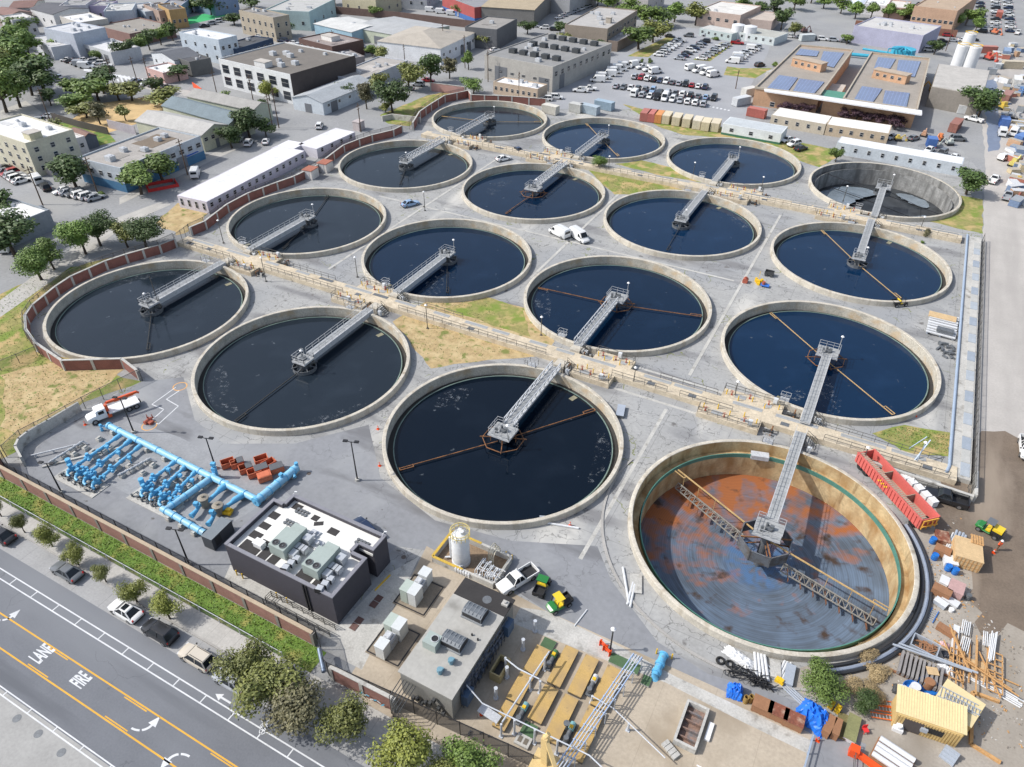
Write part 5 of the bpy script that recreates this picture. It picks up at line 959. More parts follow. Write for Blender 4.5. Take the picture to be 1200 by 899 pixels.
# crane truck
T = thing('crane_truck', 'white flatbed truck with orange folding crane beside the straw lot', 'truck', at(135, 485), RAD(68+180)); T.scale = (.86,)*3; W_ = PT_['white']
g = MB(); g.loft([sec(*s) for s in ((4.3, .75, .6, 1.25), (4.0, .95, .5, 1.45), (2.9, 1.0, .5, 1.6), (2.8, 1.0, .5, 2.3), (2.5, 1.0, .5, 2.45), (1.2, 1.0, .5, 2.45))]); g.build('cab', W_, T, True)
g = MB(); g.add([(2.87, -.85, 1.66), (2.87, .85, 1.66), (2.66, .8, 2.3), (2.66, -.8, 2.3)], [(0, 1, 2, 3)]); [g.box(2.0, s*1.005, 1.6, .9, .02, .6) for s in (-1, 1)]; g.build('windows', GLS, T)
MB().box(-1.6, 0, 1.05, 5.0, 2.3, .18).build('flatbed', W_, T); MB().box(-.8, 0, .55, 7.2, .8, .4).build('chassis', TRM, T)
g = MB(); g.bar((.9, 0, 1.1), (.9, 0, 2.4), .5); g.bar((.9, 0, 2.4), (.6, .5, 3.1), .45); g.bar((.6, .5, 3.1), (-4.2, .8, 3.2), .34, .4); g.bar((-.5, .7, 2.9), (-3.6, .8, 2.95), .2, .2); g.tube([(-4.2, .8, 3.2), (-4.5, .8, 2.9)], .2, 8); g.box(.9, -1, .5, .6, .4, .6).box(.9, 1, .5, .6, .4, .6); g.build('crane_arm', PT_['orange'], T)
a, b = wheel_me(.48)
for x in (3.3, -2.2, -3.4):
    for s in (-1, 1): w = obj('wheel', a, T, (x, s*.95, .48)); obj('rim', b, w)
# utility carts
def cart(loc, rz, roofc, body, label, canopy=True):
    T = thing('utility_cart', label, 'utility vehicle', loc, rz, 'utility carts'); g = MB(); g.loft([sec(*s, .06) for s in ((1.5, .5, .45, .7), (1.2, .66, .4, .9), (.6, .68, .4, .95), (.55, .68, .4, .55), (-.3, .68, .4, .55))]); g.build('body', PT_[body], T)
    g = MB(); [g.box(a, b, .75, c_, d_, .35) for a, b, c_, d_ in ((-.9, -.62, 1.2, .06), (-.9, .62, 1.2, .06), (-.33, 0, .06, 1.3), (-1.47, 0, .06, 1.3))]; g.box(-.9, 0, .65, 1.2, 1.3, .1); g.build('cargo_bed', TRM, T)
    MB().box(.05, 0, .6, .5, 1.1, .25).box(-.2, 0, .8, .15, 1.1, .5).build('seat', PT_['yellow'], T); g = MB(); [g.bar((x, s*.6, .9), (x2, s*.55, 1.85), .06) for x, x2 in ((.7, .45), (-.25, -.25)) for s in (-1, 1)]; g.build('roll_cage', TRM, T)
    if canopy: MB().box(.1, 0, 1.85, .95, 1.25, .07).build('roof', PT_[roofc], T)
    a, b = wheel_me(.33)
    for x in (.95, -.95):
        for s in (-1, 1): w = obj('wheel', a, T, (x, s*.62, .33)); obj('rim', b, w)
    return T
cart(at(635, 691), RAD(95), 'green', 'black', 'green roofed utility cart parked beside the white pickup'); cart(at(655, 711), RAD(240), 'yellow', 'green', 'green utility cart with yellow roof near the kerb'); c_ = cart(at(1157, 624), RAD(160), 'grey', 'green', 'green and yellow utility cart with grey roof on the muddy road', True); MB().box(-.9, 0, 1.1, 1.1, 1.2, .35).build('tool_box', PT_['yellow'], c_)
# person in orange vest
def person(loc, rz, label):
    T = thing('person', label, 'person', loc, rz); me = bpy.data.meshes.new('body'); J = [(0, 0, .92), (0, 0, 1.2), (0, 0, 1.42), (0, 0, 1.52), (0, 0, 1.66), (0, .0, 1.76), (0, -.2, 1.4), (.04, -.27, 1.14), (.14, -.25, .92), (0, .2, 1.4), (-.03, .28, 1.14), (.1, .27, .9), (.02, -.1, .86), (.1, -.11, .48), (.02, -.11, .07), (.14, -.11, .04), (-.02, .1, .86), (-.02, .11, .48), (-.12, .11, .07), (0, .11, .04)]
    E_ = [(0, 1), (1, 2), (2, 3), (3, 4), (4, 5), (2, 6), (6, 7), (7, 8), (2, 9), (9, 10), (10, 11), (0, 12), (12, 13), (13, 14), (14, 15), (0, 16), (16, 17), (17, 18), (18, 19)]
    rad = [.15, .16, .15, .065, .1, .07, .075, .055, .045, .075, .055, .045, .1, .07, .055, .045, .1, .07, .055, .045]
    me.from_pydata(J, E_, []); o = obj('body', me, T); o.modifiers.new('skin', 'SKIN')
    for v, r in zip(me.skin_vertices[0].data, rad): v.radius = (r, r)
    me.skin_vertices[0].data[0].use_root = True; s = o.modifiers.new('sub', 'SUBSURF'); s.levels = 2; s.render_levels = 2; me.materials.append(M('work_trousers', C(120, 84, 60), .9))
    g = MB(); g.lathe([(.19, .98), (.2, 1.2), (.185, 1.4), (.1, 1.47)], 14); [g.bar((0, s*.2, 1.4), (.03, s*.265, 1.15), .17, .17) for s in (-1, 1)]; g.build('hi_vis_vest', [M('vest_orange', C(255, 96, 40), .7, var=.05)], T, True); g = MB(); g.lathe([(.205, 1.14), (.205, 1.2)], 14); g.build('reflective_band', M('band_silver', C(226, 226, 200), .5), T)
    g = MB(); g.lathe([(.15, 1.7), (.13, 1.8), (.06, 1.86), (.01, 1.87)], 14); g.lathe([(.18, 1.7), (.15, 1.715)], 14); g.build('hard_hat', WHITEP, T, True)
person(at(1168, 645), RAD(140), 'worker in orange vest and white hard hat walking on the muddy road')
# ------------------------------------------------------------------ street markings
YL = M('road_yellow', C(232, 178, 70), .9, var=.12, fine=8); WL = M('road_white', C(226, 228, 230), .9, var=.14, fine=8)
def marks(name, rects, mat, lev=3):
    g = MB(); [g.add([(a, b, lev*.004), (c_, b, lev*.004), (c_, d_, lev*.004), (a, d_, lev*.004)], [(0, 1, 2, 3)]) for a, b, c_, d_ in rects]; return tag(g.build(name, mat), None, None, None, 'structure')
dash = [-63.9-11.8*20+11.8*k for k in range(34)]
marks('yellow_lines', [(-300, 16.62, 90, 16.78), (-300, 13.94, 90, 14.1)]+[(d, 16.42, d+3.2, 16.54) for d in dash]+[(d, 14.18, d+3.2, 14.3) for d in dash], YL)
marks('white_lines', [(-300, 20.42, 90, 20.56), (-300, 19.5, 90, 19.64), (-300, 11.3, 90, 11.42), (-300, 10.75, 90, 10.88)]+[(-75.15-3.76*60+3.76*k, 19.64, -75.02-3.76*60+3.76*k, 20.42) for k in range(100)]+[(-59.1-3.85*60+3.85*k, 10.88, -58.98-3.85*60+3.85*k, 11.3) for k in range(100)], WL)
def road_text(txt, x, y, w, h):
    cu = bpy.data.curves.new('road_lettering', 'FONT'); cu.body = txt; cu.align_x = 'CENTER'; cu.align_y = 'CENTER'; cu.size = 1; cu.offset = .03; cu.materials.append(WL)
    o = bpy.data.objects.new('road_lettering', cu); COL.objects.link(o); o.rotation_euler = (0, 0, pi/2); o.scale = (w, h, 1); o.location = (x, y, .0125); return tag(o, None, None, None, 'structure')
road_text('LANE', -63.65, 15.68, .78, 2.5); road_text('FIRE', -57.45, 15.65, .78, 2.5)
def curve_arrow(x, y, flip):
    g = MB(); n_ = 10; R0 = 1.5; vs = []
    for i in range(n_+1):
        t = pi*.5*i/n_; 
        for r in (R0-.13, R0+.13): vs.append((x+flip*(r*sin(t)-.2), y+flip*(-r*cos(t)*.75+.9), .012))
    g.add(vs, [(2*i, 2*i+1, 2*i+3, 2*i+2) for i in range(n_) if i != 4]); hx, hy = x+flip*(R0-.2), y+flip*.9
    g.add([(hx-.5, hy, .012), (hx+.5, hy, .012), (hx, hy+flip*1.0, .012)], [(0, 1, 2)]); tag(g.build('turn_arrow', WL), None, None, None, 'structure')
curve_arrow(*P(158, 852), 1); curve_arrow(*P(218, 888), -1); curve_arrow(*P(-4, 724), 1)
ax, ay = P(262, 819); g = MB(); g.add([(ax+1.0, ay-.1, .012), (ax+1.0, ay+.1, .012), (ax-.3, ay+.1, .012), (ax-.3, ay-.1, .012), (ax-.3, ay-.38, .012), (ax-.3, ay+.38, .012), (ax-1.1, ay, .012)], [(0, 1, 2, 3), (4, 5, 6)]); tag(g.build('lane_arrow', WL), None, None, None, 'structure')
bx, by = P(309, 851); g = MB()
for oy in (-.42, .42): g.lathe([(.26, .012), (.34, .012)], 18, bx+.25, by+oy)
for a, b in (((.25, -.42), (-.25, -.1)), ((-.25, -.1), (.25, .42)), ((-.25, -.1), (-.3, .35)), ((-.3, .35), (.25, .42)), ((.25, -.42), (-.3, .3)), ((-.3, .3), (-.55, .3)), ((-.3, -.2), (-.3, 0))): g.bar((bx+a[0], by+a[1], .008), (bx+b[0], by+b[1], .008), .09, .006)
tag(g.build('bicycle_symbol', WL), None, None, None, 'structure')
for px, py in ((20, 842), (45, 860), (72, 882)): g = MB(); g.cyl(0, 0, .006, .016, .42, n=20); tag(g.build('manhole_cover', STEELD, None, False, at(px, py)), 'dark round manhole cover in the pale concrete strip, %s of three' % {20: 'leftmost', 45: 'middle', 72: 'rightmost'}[px], 'manhole cover', 'manhole covers by the street')
for i, (px, py) in enumerate(((378, 661), (371, 688), (362, 555), (380, 690), (245, 555), (473, 653))): g = MB(); g.cyl(0, 0, .006, .016, .3, n=16); tag(g.build('manhole_cover', M('rust_cover', C(100, 90, 84), .8), None, False, (*P(px, py), .012)), 'small dark round cover in the plant paving', 'manhole cover', 'round covers in the plant paving')
# white bay outline and orange circles by the crane truck
g = MB(); bl_ = [(206, 454), (178, 474), (192, 480), (176, 494), (186, 497), (209, 476), (195, 468), (210, 458)]; q = [Vector((*P(a, b), .014)) for a, b in bl_]
for a, b in zip(q, q[1:]): g.bar(a, b, .14, .008)
tag(g.build('bay_outline', WL), None, None, None, 'structure')
OC = M('orange_spray', C(246, 180, 90), .9)
for px, py in ((211, 453), (175, 499)): g = MB(); g.lathe([(.95, .014), (1.08, .014)], 28); tag(g.build('spray_circle', OC, None, False, at(px, py)), None, None, None, 'structure')
g = MB(); g.tube([(0, -.6, .3), (0, .6, .3)], .3, 10).box(.5, 0, 0, .7, .7, .4).bar((0, 0, .3), (.2, .2, 1.0), .1); [g.cyl(a, b, 0, .7, .12, .04, 8) for a, b in ((-.9, .6), (-.3, 1.0))]; tag(g.build('red_equipment', VRED, None, False, at(174, 495)), 'small heap of red equipment and cones inside an orange circle', 'equipment')
# ------------------------------------------------------------------ lamps
def yard_lamp(px, py, h, label, rz=0):
    T = thing('street_lamp', label, 'street lamp', at(px, py), rz, 'black yard lamps'); MB().cyl(0, 0, 0, .35, .3, n=12).build('base', CONC, T); MB().cyl(0, 0, .35, h, .11, .07, 8).build('pole', BLACK, T)
    for s in (-1, 1): g = MB(); g.bar((0, 0, h-.1), (s*.6, 0, h+.05), .07).box(s*.75, 0, h, .6, .4, .14); g.build('lamp_head', BLACK, T)
for a in [(419, 563, 6.9, 'tall black twin lamp beside the nearest full tank'), (157, 507, 6.3, 'tall black lamp beside the crane truck'), (253, 549, 5.5, 'tall black twin lamp beside the orange bins'), (222, 662, 6.2, 'tall black lamp near the street wall by the grey cabinet'), (72, 577, 5.2, 'tall black lamp near the street wall at the left pump row')]: yard_lamp(*a, rz=RAD(20))
T = thing('street_lamp', 'dark lamp post with white head on the kerb by the green mat', 'street lamp', at(715, 762)); MB().cyl(0, 0, 0, 3.6, .1, .08, 8).build('pole', DKG, T); g = MB(); lampbits(g, 0, 0, 3.4, .4); g.build('lamp_head', [DKG, WHITEP], T)
for i, (px, py, h, lb) in enumerate([(742, 452, 3.4, 'by the valve platform above the nearest full tank'), (860, 468, 3.3, 'by the valve platform left of the long bridge'), (1008, 548, 3.6, 'behind the red trailer'), (130, 268+30, 4, 'x'), (312, 330, 5, 'by the leftmost valve platform'), (419, 325, 4.2, 'at the rim of the tank beside the light blue sedan'), (501, 385, 4.6, 'on the dry lawn'), (634, 393, 3.6, 'left of the white control box by the octagon tank'), (498, 247, 4.4, 'near the light blue sedan'), (713, 201, 3.8, 'beside the lone tree'), (812, 207, 3.5, 'on the rim behind the far channel'), (892, 222, 3, 'by the far channel platform at the right'), (988, 236, 3.6, 'beside the nearly empty tank'), (1078, 270, 3, 'near the brown bush'), (262, 285, 5, 'by the red brick wall end'), (1072, 546, 4.2, 'leaning by the small lawn on the right')]):
    if lb == 'x': continue
    T = thing('lamp_post', 'slim lamp with pale head ' + lb, 'lamp post', at(px, py), 0, 'slim pole lamps'); MB().cyl(0, 0, 0, h, .08, .06, 8).box(0, 0, 0, .35, .35, .15).build('pole', RAILM if i not in (15,) else PIPEB, T); g = MB(); lampbits(g, 0, 0, h-.1, .2); g.build('lamp_head', [RAILM, WHITEP], T)
# ------------------------------------------------------------------ orange bins
ORB = M('bin_orange', C(214, 118, 82), .6, var=.15); GRL = M('bin_lid', C(98, 100, 104), .7, var=.1)
def bin_(px, py, rz, lid, label):
    T = thing('waste_bin', label, 'bin', at(px, py), rz, 'orange waste bins'); g = MB(); s = [(0, -.55, .1, 1.7, .08, .85), (0, .55, .1, 1.7, .08, .85), (-.85, 0, .1, .08, 1.18, .85), (.85, 0, .1, .08, 1.18, .85)]
    [g.box(*b) for b in s]; g.box(0, 0, .06, 1.6, 1.02, .08); g.box(0, -.62, .55, 1.5, .1, .15); g.box(0, .62, .55, 1.5, .1, .15); g.build('bin_body', ORB, T)
    if lid == 1: MB().box(.42, 0, .96, .85, 1.2, .05).build('lid', GRL, T)
    if lid == 2: MB().box(0, 0, .96, 1.75, 1.2, .06).box(0, 0, 1.02, 1.4, 1.0, .04).build('lid', ORB, T)
    if lid == 3: MB().box(0, 0, .96, 1.75, 1.2, .06).build('lid', GRL, T)
    MB().box(0, 0, .15, 1.5, .95, .02).build('bin_floor', BLACK, T)
for a in [(268, 546, 1.0, 0, 'open orange bin at the left end of the upper row'), (279, 546, 1.0, 1, 'orange bin with half grey lid next to the leftmost one'), (289, 552, 1.0, 1, 'orange bin with half grey lid in the middle of the group'), (299, 557, 1.0, 0, 'open orange bin in front, left of the closed ones'), (307, 553, 1.0, 3, 'orange bin with full grey lid in the middle of the front'), (311, 562, 1.0, 2, 'closed ribbed orange bin nearest the blue outlet pipe'), (307, 542, 1.0, 0, 'open orange bin farthest to the back'), (316, 547, 1.3, 0, 'tilted open orange bin on the right'), (325, 552, 1.0, 3, 'orange bin with grey lid at the right end')]: bin_(*a)
# yellow and red gear between tanks
g = MB(); g.box(0, 0, 0, .8, .6, .7).cyl(.6, .3, 0, .9, .3, n=10).cyl(-.5, .5, 0, .8, .25, n=10).box(.2, -.6, 0, .5, .4, .5).bar((0, 0, .5), (0, 0, 2.6), .08); tag(g.build('yellow_pump', YELP, None, False, at(888, 332)), 'cluster of yellow pumps standing in the open yard', 'pump'); g = MB(); g.tube([(0, -.5, .5), (0, .5, .5)], .5, 12).box(0, 0, 0, .9, .9, .25).cyl(0, 0, .9, 1.2, .2, n=8); tag(g.build('hose_reel', VRED, None, False, at(873, 331)), 'red hose reel left of the yellow pumps', 'hose reel')
g = MB(); g.box(0, 0, .3, 1.6, 1.0, .15).box(0, 0, 0, 1.2, .2, .3).cyl(-.3, 0, .45, 1.0, .3, n=10, mi=1); tag(g.build('pump_cart', [M('cart_blue', C(60, 120, 210), .5), VRED], None, False, at(896, 336)), 'blue cart with a red drum beside the yellow pumps', 'cart'); g = MB(); g.box(0, 0, .4, 1.7, 1.1, .1); [g.box(a, b, .4, c_, d_, .6) for a, b, c_, d_ in ((-.8, 0, .08, 1.1), (.8, 0, .08, 1.1), (0, -.5, 1.52, .08), (0, .5, 1.52, .08))]; [g.tube([(a, s*.6-.06, .3), (a, s*.6+.06, .3)], .3, 10) for a in (-.5, .5) for s in (-1, 1)]; tag(g.build('trailer_cart', [DKG], None, False, at(901, 323)), 'small dark open trailer behind the yellow pumps', 'trailer')
cart(at(1053, 358), RAD(40), 'black', 'black', 'small black utility cart parked against the tank rim', False)
# ------------------------------------------------------------------ trees
def leaf_mat(n, a, b):
    m = bpy.data.materials.new(n); m.use_nodes = True; nn = m.node_tree.nodes; l = m.node_tree.links; bs = nn['Principled BSDF']; bs.inputs['Roughness'].default_value = .6
    a, b = tuple(u*.72+v*.28 for u, v in zip(a, b)), tuple(u*.15+v*.85 for u, v in zip(a, b))
    g = nn.new('ShaderNodeNewGeometry'); r = nn.new('ShaderNodeMix'); r.data_type = 'RGBA'; l.new(g.outputs['Random Per Island'], r.inputs[0]); r.inputs[6].default_value = (*a, 1); r.inputs[7].default_value = (*b, 1)
    oi = nn.new('ShaderNodeObjectInfo'); mr = nn.new('ShaderNodeMapRange'); l.new(oi.outputs['Random'], mr.inputs[0]); mr.inputs[3].default_value = .8; mr.inputs[4].default_value = 1.2
    mu = nn.new('ShaderNodeVectorMath'); mu.operation = 'SCALE'; l.new(r.outputs[2], mu.inputs[0]); l.new(mr.outputs[0], mu.inputs['Scale']); l.new(mu.outputs[0], bs.inputs['Base Color'])
    bs.inputs['Subsurface Weight'].default_value = 0; return m
LEAF = {'fresh': leaf_mat('fresh_leaves', (.07, .13, .025), (.20, .30, .06)), 'mid': leaf_mat('mid_leaves', (.055, .10, .018), (.17, .245, .05)), 'dark': leaf_mat('dark_leaves', (.025, .052, .012), (.085, .135, .032)),
        'olive': leaf_mat('olive_leaves', (.06, .08, .018), (.23, .24, .06)), 'brown': leaf_mat('brown_leaves', (.07, .065, .032), (.20, .185, .09)), 'purple': leaf_mat('purple_leaves', (.03, .014, .024), (.09, .045, .06)), 'gold': leaf_mat('gold_leaves', (.09, .11, .018), (.28, .30, .055)), 'straw': leaf_mat('straw_stalks', (.22, .16, .08), (.42, .32, .17))}
BARK = M('bark', (.07, .055, .042), .95, var=.3, scale=3)
def crown_mesh(seed, n, size, lobes, flat=1.0, mat='mid'):
    """leaf clumps through the volume of several lobes, unit height about 1 (z .3..1)"""
    r = random.Random(seed); mb = MB(); L = []
    for i in range(lobes):
        t = r.uniform(0, 2*pi); d = r.uniform(.0, .30)*(1 if i else 0); L.append((d*cos(t), d*sin(t), r.uniform(.40, .80), r.uniform(.15, .25)))
    for i in range(n):
        cx, cy, cz, R = L[r.randrange(lobes)]; u = Vector((r.gauss(0, 1), r.gauss(0, 1), r.gauss(0, 1)))
        u.normalize(); rr = R*(r.random()**.33)*r.uniform(.75, 1.12); p = Vector((cx, cy, cz))+Vector((u.x, u.y, u.z*.8*flat))*rr
        s = size*r.uniform(.6, 1.3); nrm = (u+Vector((r.uniform(-.7, .7), r.uniform(-.7, .7), r.uniform(-.2, .9)))).normalized(); a = nrm.orthogonal().normalized(); b = nrm.cross(a); th = r.uniform(0, 6.28); a, b = a*cos(th)+b*sin(th), b*cos(th)-a*sin(th)
        mb.add([p-a*s, p-b*s*.5-nrm*s*.15, p+a*s, p+b*s*.5+nrm*s*.15], [(0, 1, 2, 3)])
    return mb.mesh('crown', LEAF[mat]), L
def trunk_mesh(seed, L):
    r = random.Random(seed); mb = MB(); mb.tube([(0, 0, 0), (.01, .01, .2), (r.uniform(-.03, .03), r.uniform(-.03, .03), .42)], [.028, .022, .016], 7)
    for cx, cy, cz, R in L: mb.tube([(0, 0, r.uniform(.22, .36)), (cx*.5, cy*.5, cz*.75), (cx, cy, cz)], [.014, .010, .003], 5)
    return mb.mesh('trunk', BARK)
TREE = {}
def proto(kind, n, size, lobes, flat=1.0, var=2):
    for mt in LEAF:
        pass
    TREE[kind] = (n, size, lobes, flat, {})
proto('near', 6500, .021, 12); proto('far', 1300, .046, 8); proto('mid', 2600, .034, 9)
def tree(px, py, h, w, look, label, res='far', group=None, z=0.0, cat='tree', name=None):
    n, size, lobes, flat, cache = TREE[res]; k = (look, rnd.randrange(3))
    if k not in cache:
        c, L = crown_mesh(hash_(look)+k[1]*17, n, size, lobes, flat, look); cache[k] = (c, trunk_mesh(k[1], L))
    T = thing(name or ('shrub' if cat == 'shrub' else 'broadleaf_tree'), label, cat, at(px, py, z), rnd.uniform(0, 6.28), group); s = w/.95
    c = obj('crown', cache[k][0], T); t = obj('trunk', cache[k][1], T)
    if cat == 'shrub': c.location = (0, 0, -.3*h/.75); T.scale = (s, s, h/.75)  # low plant, leaves start at the ground
    else: T.scale = (s, s, h)
    if cat == 'shrub': c.location = (0, 0, -.28); 
    return T
def hash_(s): return sum(ord(c)*(i+3) for i, c in enumerate(s))
ORD = ['first', 'second', 'third', 'fourth', 'fifth', 'sixth', 'seventh', 'eighth', 'ninth', 'tenth', 'eleventh', 'twelfth', 'thirteenth', 'fourteenth', 'fifteenth']
# street trees in a row on the pavement
SL = ['at the left picture edge', 'second from the left picture edge', 'third from the left, between the parked black and silver cars', 'fourth from the left, above the silver sedan', 'fifth from the left, right of the silver sedan', 'left of the white sedan', 'right of the white sedan']
for (px, py, h, w), s in zip([(2, 606, 3.6, 3.0), (30, 625, 3.4, 2.7), (62, 641, 3.9, 3.7), (93, 663, 3.7, 3.4), (125, 683, 3.3, 2.9), (161, 706, 3.8, 3.9), (200, 726, 3.9, 4.0)], SL): tree(px, py, h, w, 'olive' if w < 3.2 else 'gold', 'small young street tree %s' % s, 'near', 'young trees along the pavement')
for px, py, h, w, look, lb in [(318, 822, 6.2, 6.5, 'olive', 'large olive tree overhanging the street by the bend of the black fence'), (352, 846, 5.6, 6.5, 'brown', 'broad half bare brownish tree beside the bicycle symbol'), (408, 858, 5.2, 5.0, 'olive', 'thin leaning olive tree left of the graffiti wall'), (300, 800, 5.6, 5.2, 'olive', 'olive tree with sparse crown over the half hidden car'), (484, 905, 6.5, 5.6, 'gold', 'yellow green tree at the bottom edge'), (548, 915, 5.6, 5.0, 'mid', 'rounded tree at the bottom edge beside the yellow green one'), (520, 925, 5.0, 4.0, 'olive', 'low olive tree between the two bottom edge trees')]: tree(px, py, h, w*1.32, look, lb, 'near')
LT = [(49, 328, 7.5, 6.2, 'fresh', 'bright green open tree on the left lawn nearest the picture edge', 'near'), (101, 298, 8, 6, 'fresh', 'bright green leaning tree on the left lawn beside the pavement', 'near'), (64, 316, 6, 4, 'mid', 'slim tree behind the bright green one on the left lawn', 'mid'), (118, 288, 7.5, 6.4, 'dark', 'dense dark round tree on the left lawn', 'near'), (172, 292, 7.5, 7.2, 'dark', 'dark spreading tree next to the red wall on the left lawn', 'near'), (150, 290, 6, 4, 'olive', 'ragged olive tree beside the dark spreading tree', 'mid'),
 (18, 300, 8, 7.5, 'dark', 'big dark tree at the left edge beside the white roof', 'mid'), (10, 258, 7, 5, 'dark', 'dark tree at the left edge behind the parked cars', 'far'), (701, 199, 4.2, 3.8, 'fresh', 'lone bright green tree on the far channel', 'near'), (962, 812, 3.4, 4.4, 'mid', 'round dense green tree by the drained tank', 'near'), (1012, 832, 2.3, 2.6, 'dark', 'small dark green tree beside the straw grass', 'near'), (979, 190, 3.8, 4.2, 'mid', 'small upright tree by the nearly empty tank', 'mid'), (1132, 228, 6, 6, 'dark', 'dark tree at the road corner beyond the nearly empty tank', 'mid'), (1144, 140, 9, 8, 'dark', 'large dense tree beside the concrete block house', 'mid'),
 (555, 110, 5, 4.6, 'fresh', 'bright lime green tree at the corner of the far brick wall', 'mid'), (460, 132, 9, 6.5, 'dark', 'dark tree on the dry bank behind the wall', 'mid'), (480, 106, 9.5, 7, 'olive', 'tall loose tree by the street behind the dry bank', 'mid'), (505, 98, 9.5, 6.5, 'dark', 'tall dark tree left of the concrete workshop', 'mid'), (430, 128, 8, 4, 'brown', 'thin reddish leaning tree by the street corner', 'mid'), (443, 112, 7, 4.5, 'olive', 'sparse tree behind the long grey shed', 'far'), (527, 92, 7, 4.5, 'brown', 'bare looking tree beside the concrete workshop', 'far'), (549, 82, 6.5, 3.6, 'fresh', 'slender bright tree at the workshop corner', 'far'),
 (90, 220, 7.5, 7.5, 'dark', 'round dark tree at the corner of the blue based workshop', 'mid'), (166, 228, 7.5, 7, 'mid', 'grey green tree in front of the blue based workshop', 'mid'), (192, 214, 7.5, 7, 'mid', 'full green tree by the blue awning workshop', 'mid'), (293, 162, 8, 6.5, 'dark', 'full dark tree by the pale green gabled shed', 'mid'), (272, 174, 6, 5, 'dark', 'dark tree in front of the cream gabled shed', 'mid'), (312, 160, 5, 4, 'dark', 'low dark tree beside the parked white car', 'far'), (316, 118, 6, 4, 'gold', 'yellow green tree by the white modern building', 'far'), (310, 132, 4, 4, 'dark', 'rounded bush tree by the white modern building', 'far'),
 (22, 192, 4, 3.5, 'olive', 'small tree by the painted wall', 'far'), (54, 110, 11, 10, 'dark', 'huge dark tree at the left street corner', 'mid'), (20, 102, 11, 8, 'mid', 'tall loose tree at the left edge', 'mid'), (5, 70, 10, 8, 'dark', 'tall dark tree at the upper left edge', 'far'), (36, 68, 10, 8, 'fresh', 'weeping bright green tree by the grey warehouse', 'mid'), (30, 45, 9, 8, 'mid', 'green tree behind the weeping one', 'far'), (70, 62, 5, 6, 'fresh', 'bright hedge like tree by the grey warehouse', 'far'), (34, 27, 5, 5, 'purple', 'reddish tree by the white roofs', 'far'),
 (148, 72, 7, 5, 'dark', 'dark tree left of the row along the warehouse', 'far'), (163, 65, 7, 5, 'mid', 'second tree of the row along the warehouse', 'far'), (176, 59, 7, 5, 'dark', 'third tree of the row along the warehouse', 'far'), (189, 53, 7, 5, 'mid', 'fourth tree of the row along the warehouse', 'far'), (203, 48, 7, 5, 'dark', 'last tree of the row along the warehouse', 'far'), (210, 95, 5, 6, 'dark', 'round tree beside the pink shop', 'far'),
 (88, 115, 6.5, 6, 'mid', 'tree at the left end of the sandy lot', 'far'), (116, 118, 7, 8, 'mid', 'big tree at the back of the sandy lot', 'far'), (128, 102, 7, 5, 'dark', 'tree behind the sandy lot by the crossing', 'far'), (155, 118, 6, 7, 'olive', 'olive tree at the far side of the sandy lot', 'far'), (184, 110, 5, 4, 'dark', 'small tree by the parked cars at the sandy lot', 'far'), (192, 124, 5, 7, 'olive', 'wide tree at the right end of the sandy lot', 'far'), (84, 132, 5, 6, 'fresh', 'yellowish tree at the near side of the sandy lot', 'far'), (102, 138, 5, 6, 'olive', 'olive bush tree in the middle of the sandy lot', 'far'), (60, 124, 5, 4, 'dark', 'dark tree by the lot fence', 'far'), (148, 142, 4.5, 5, 'olive', 'low tree by the grey board fence', 'far'), (118, 146, 7, 4.5, 'brown', 'half dead palm like tree in the sandy lot', 'far'),
 (226, 14, 7, 7, 'mid', 'tree by the green court', 'far'), (248, 18, 9, 8, 'dark', 'large dark tree by the green court', 'far'), (295, 10, 6, 8, 'dark', 'dark tree at the beige apartment house', 'far'), (390, 6, 6, 6, 'dark', 'dark tree behind the board fence', 'far'), (430, 8, 6, 4, 'mid', 'tree by the board fence', 'far'), (542, 20, 5, 5, 'mid', 'tree by the red building', 'far'), (578, 18, 6, 6, 'dark', 'dark tree by the dark grey box', 'far'), (592, 46, 6, 5, 'mid', 'tree in front of the dark grey box', 'far'), (618, 40, 5, 5, 'dark', 'bush tree at the top of the workshop', 'far'), (135, 7, 3, 4, 'fresh', 'small bright tree by the row houses', 'far'), (152, 16, 3, 4, 'fresh', 'second small bright tree by the row houses', 'far')]
LT += [(8, 132, 13, 9, 'mid', 'tall poplar like tree at the left edge, in front', 'mid'), (24, 126, 12, 8, 'mid', 'second poplar like tree by the left street', 'mid'), (2, 100, 13, 9, 'olive', 'tall olive tree cut by the left edge', 'mid'), (38, 112, 10, 8, 'dark', 'dark tree leaning on the huge one by the left street', 'mid'), (14, 84, 12, 10, 'fresh', 'tall bright tree at the upper left edge', 'far'), (36, 92, 11, 9, 'mid', 'tall tree behind the huge dark one', 'far'), (22, 58, 9, 9, 'fresh', 'bright tree by the white roofs', 'far'), (104, 116, 6, 7, 'mid', 'tree between the two at the back of the sandy lot', 'far'), (122, 110, 7, 7, 'dark', 'dark tree behind the sandy lot, left of the crossing one', 'far'), (140, 118, 5, 6, 'olive', 'olive tree at the middle far side of the sandy lot', 'far'), (92, 128, 5, 6, 'mid', 'leafy tree at the left side of the sandy lot', 'far'), (196, 74, 4, 4, 'dark', 'small tree behind the pink shop', 'far'), (275, 30, 5, 6, 'dark', 'tree by the navy building', 'far'), (440, 20, 5, 5, 'mid', 'tree behind the pale green warehouse', 'far'), (452, 132, 3, 4, 'olive', 'shrubby tree at the foot of the dry bank', 'far')]
for px, py, h, w, look, lb, res in LT: tree(px, py, h*(1 if res == 'near' else 1.08), w*(1.3 if h < 5 else 1.55 if res == 'near' else 1.95), look, lb, res)
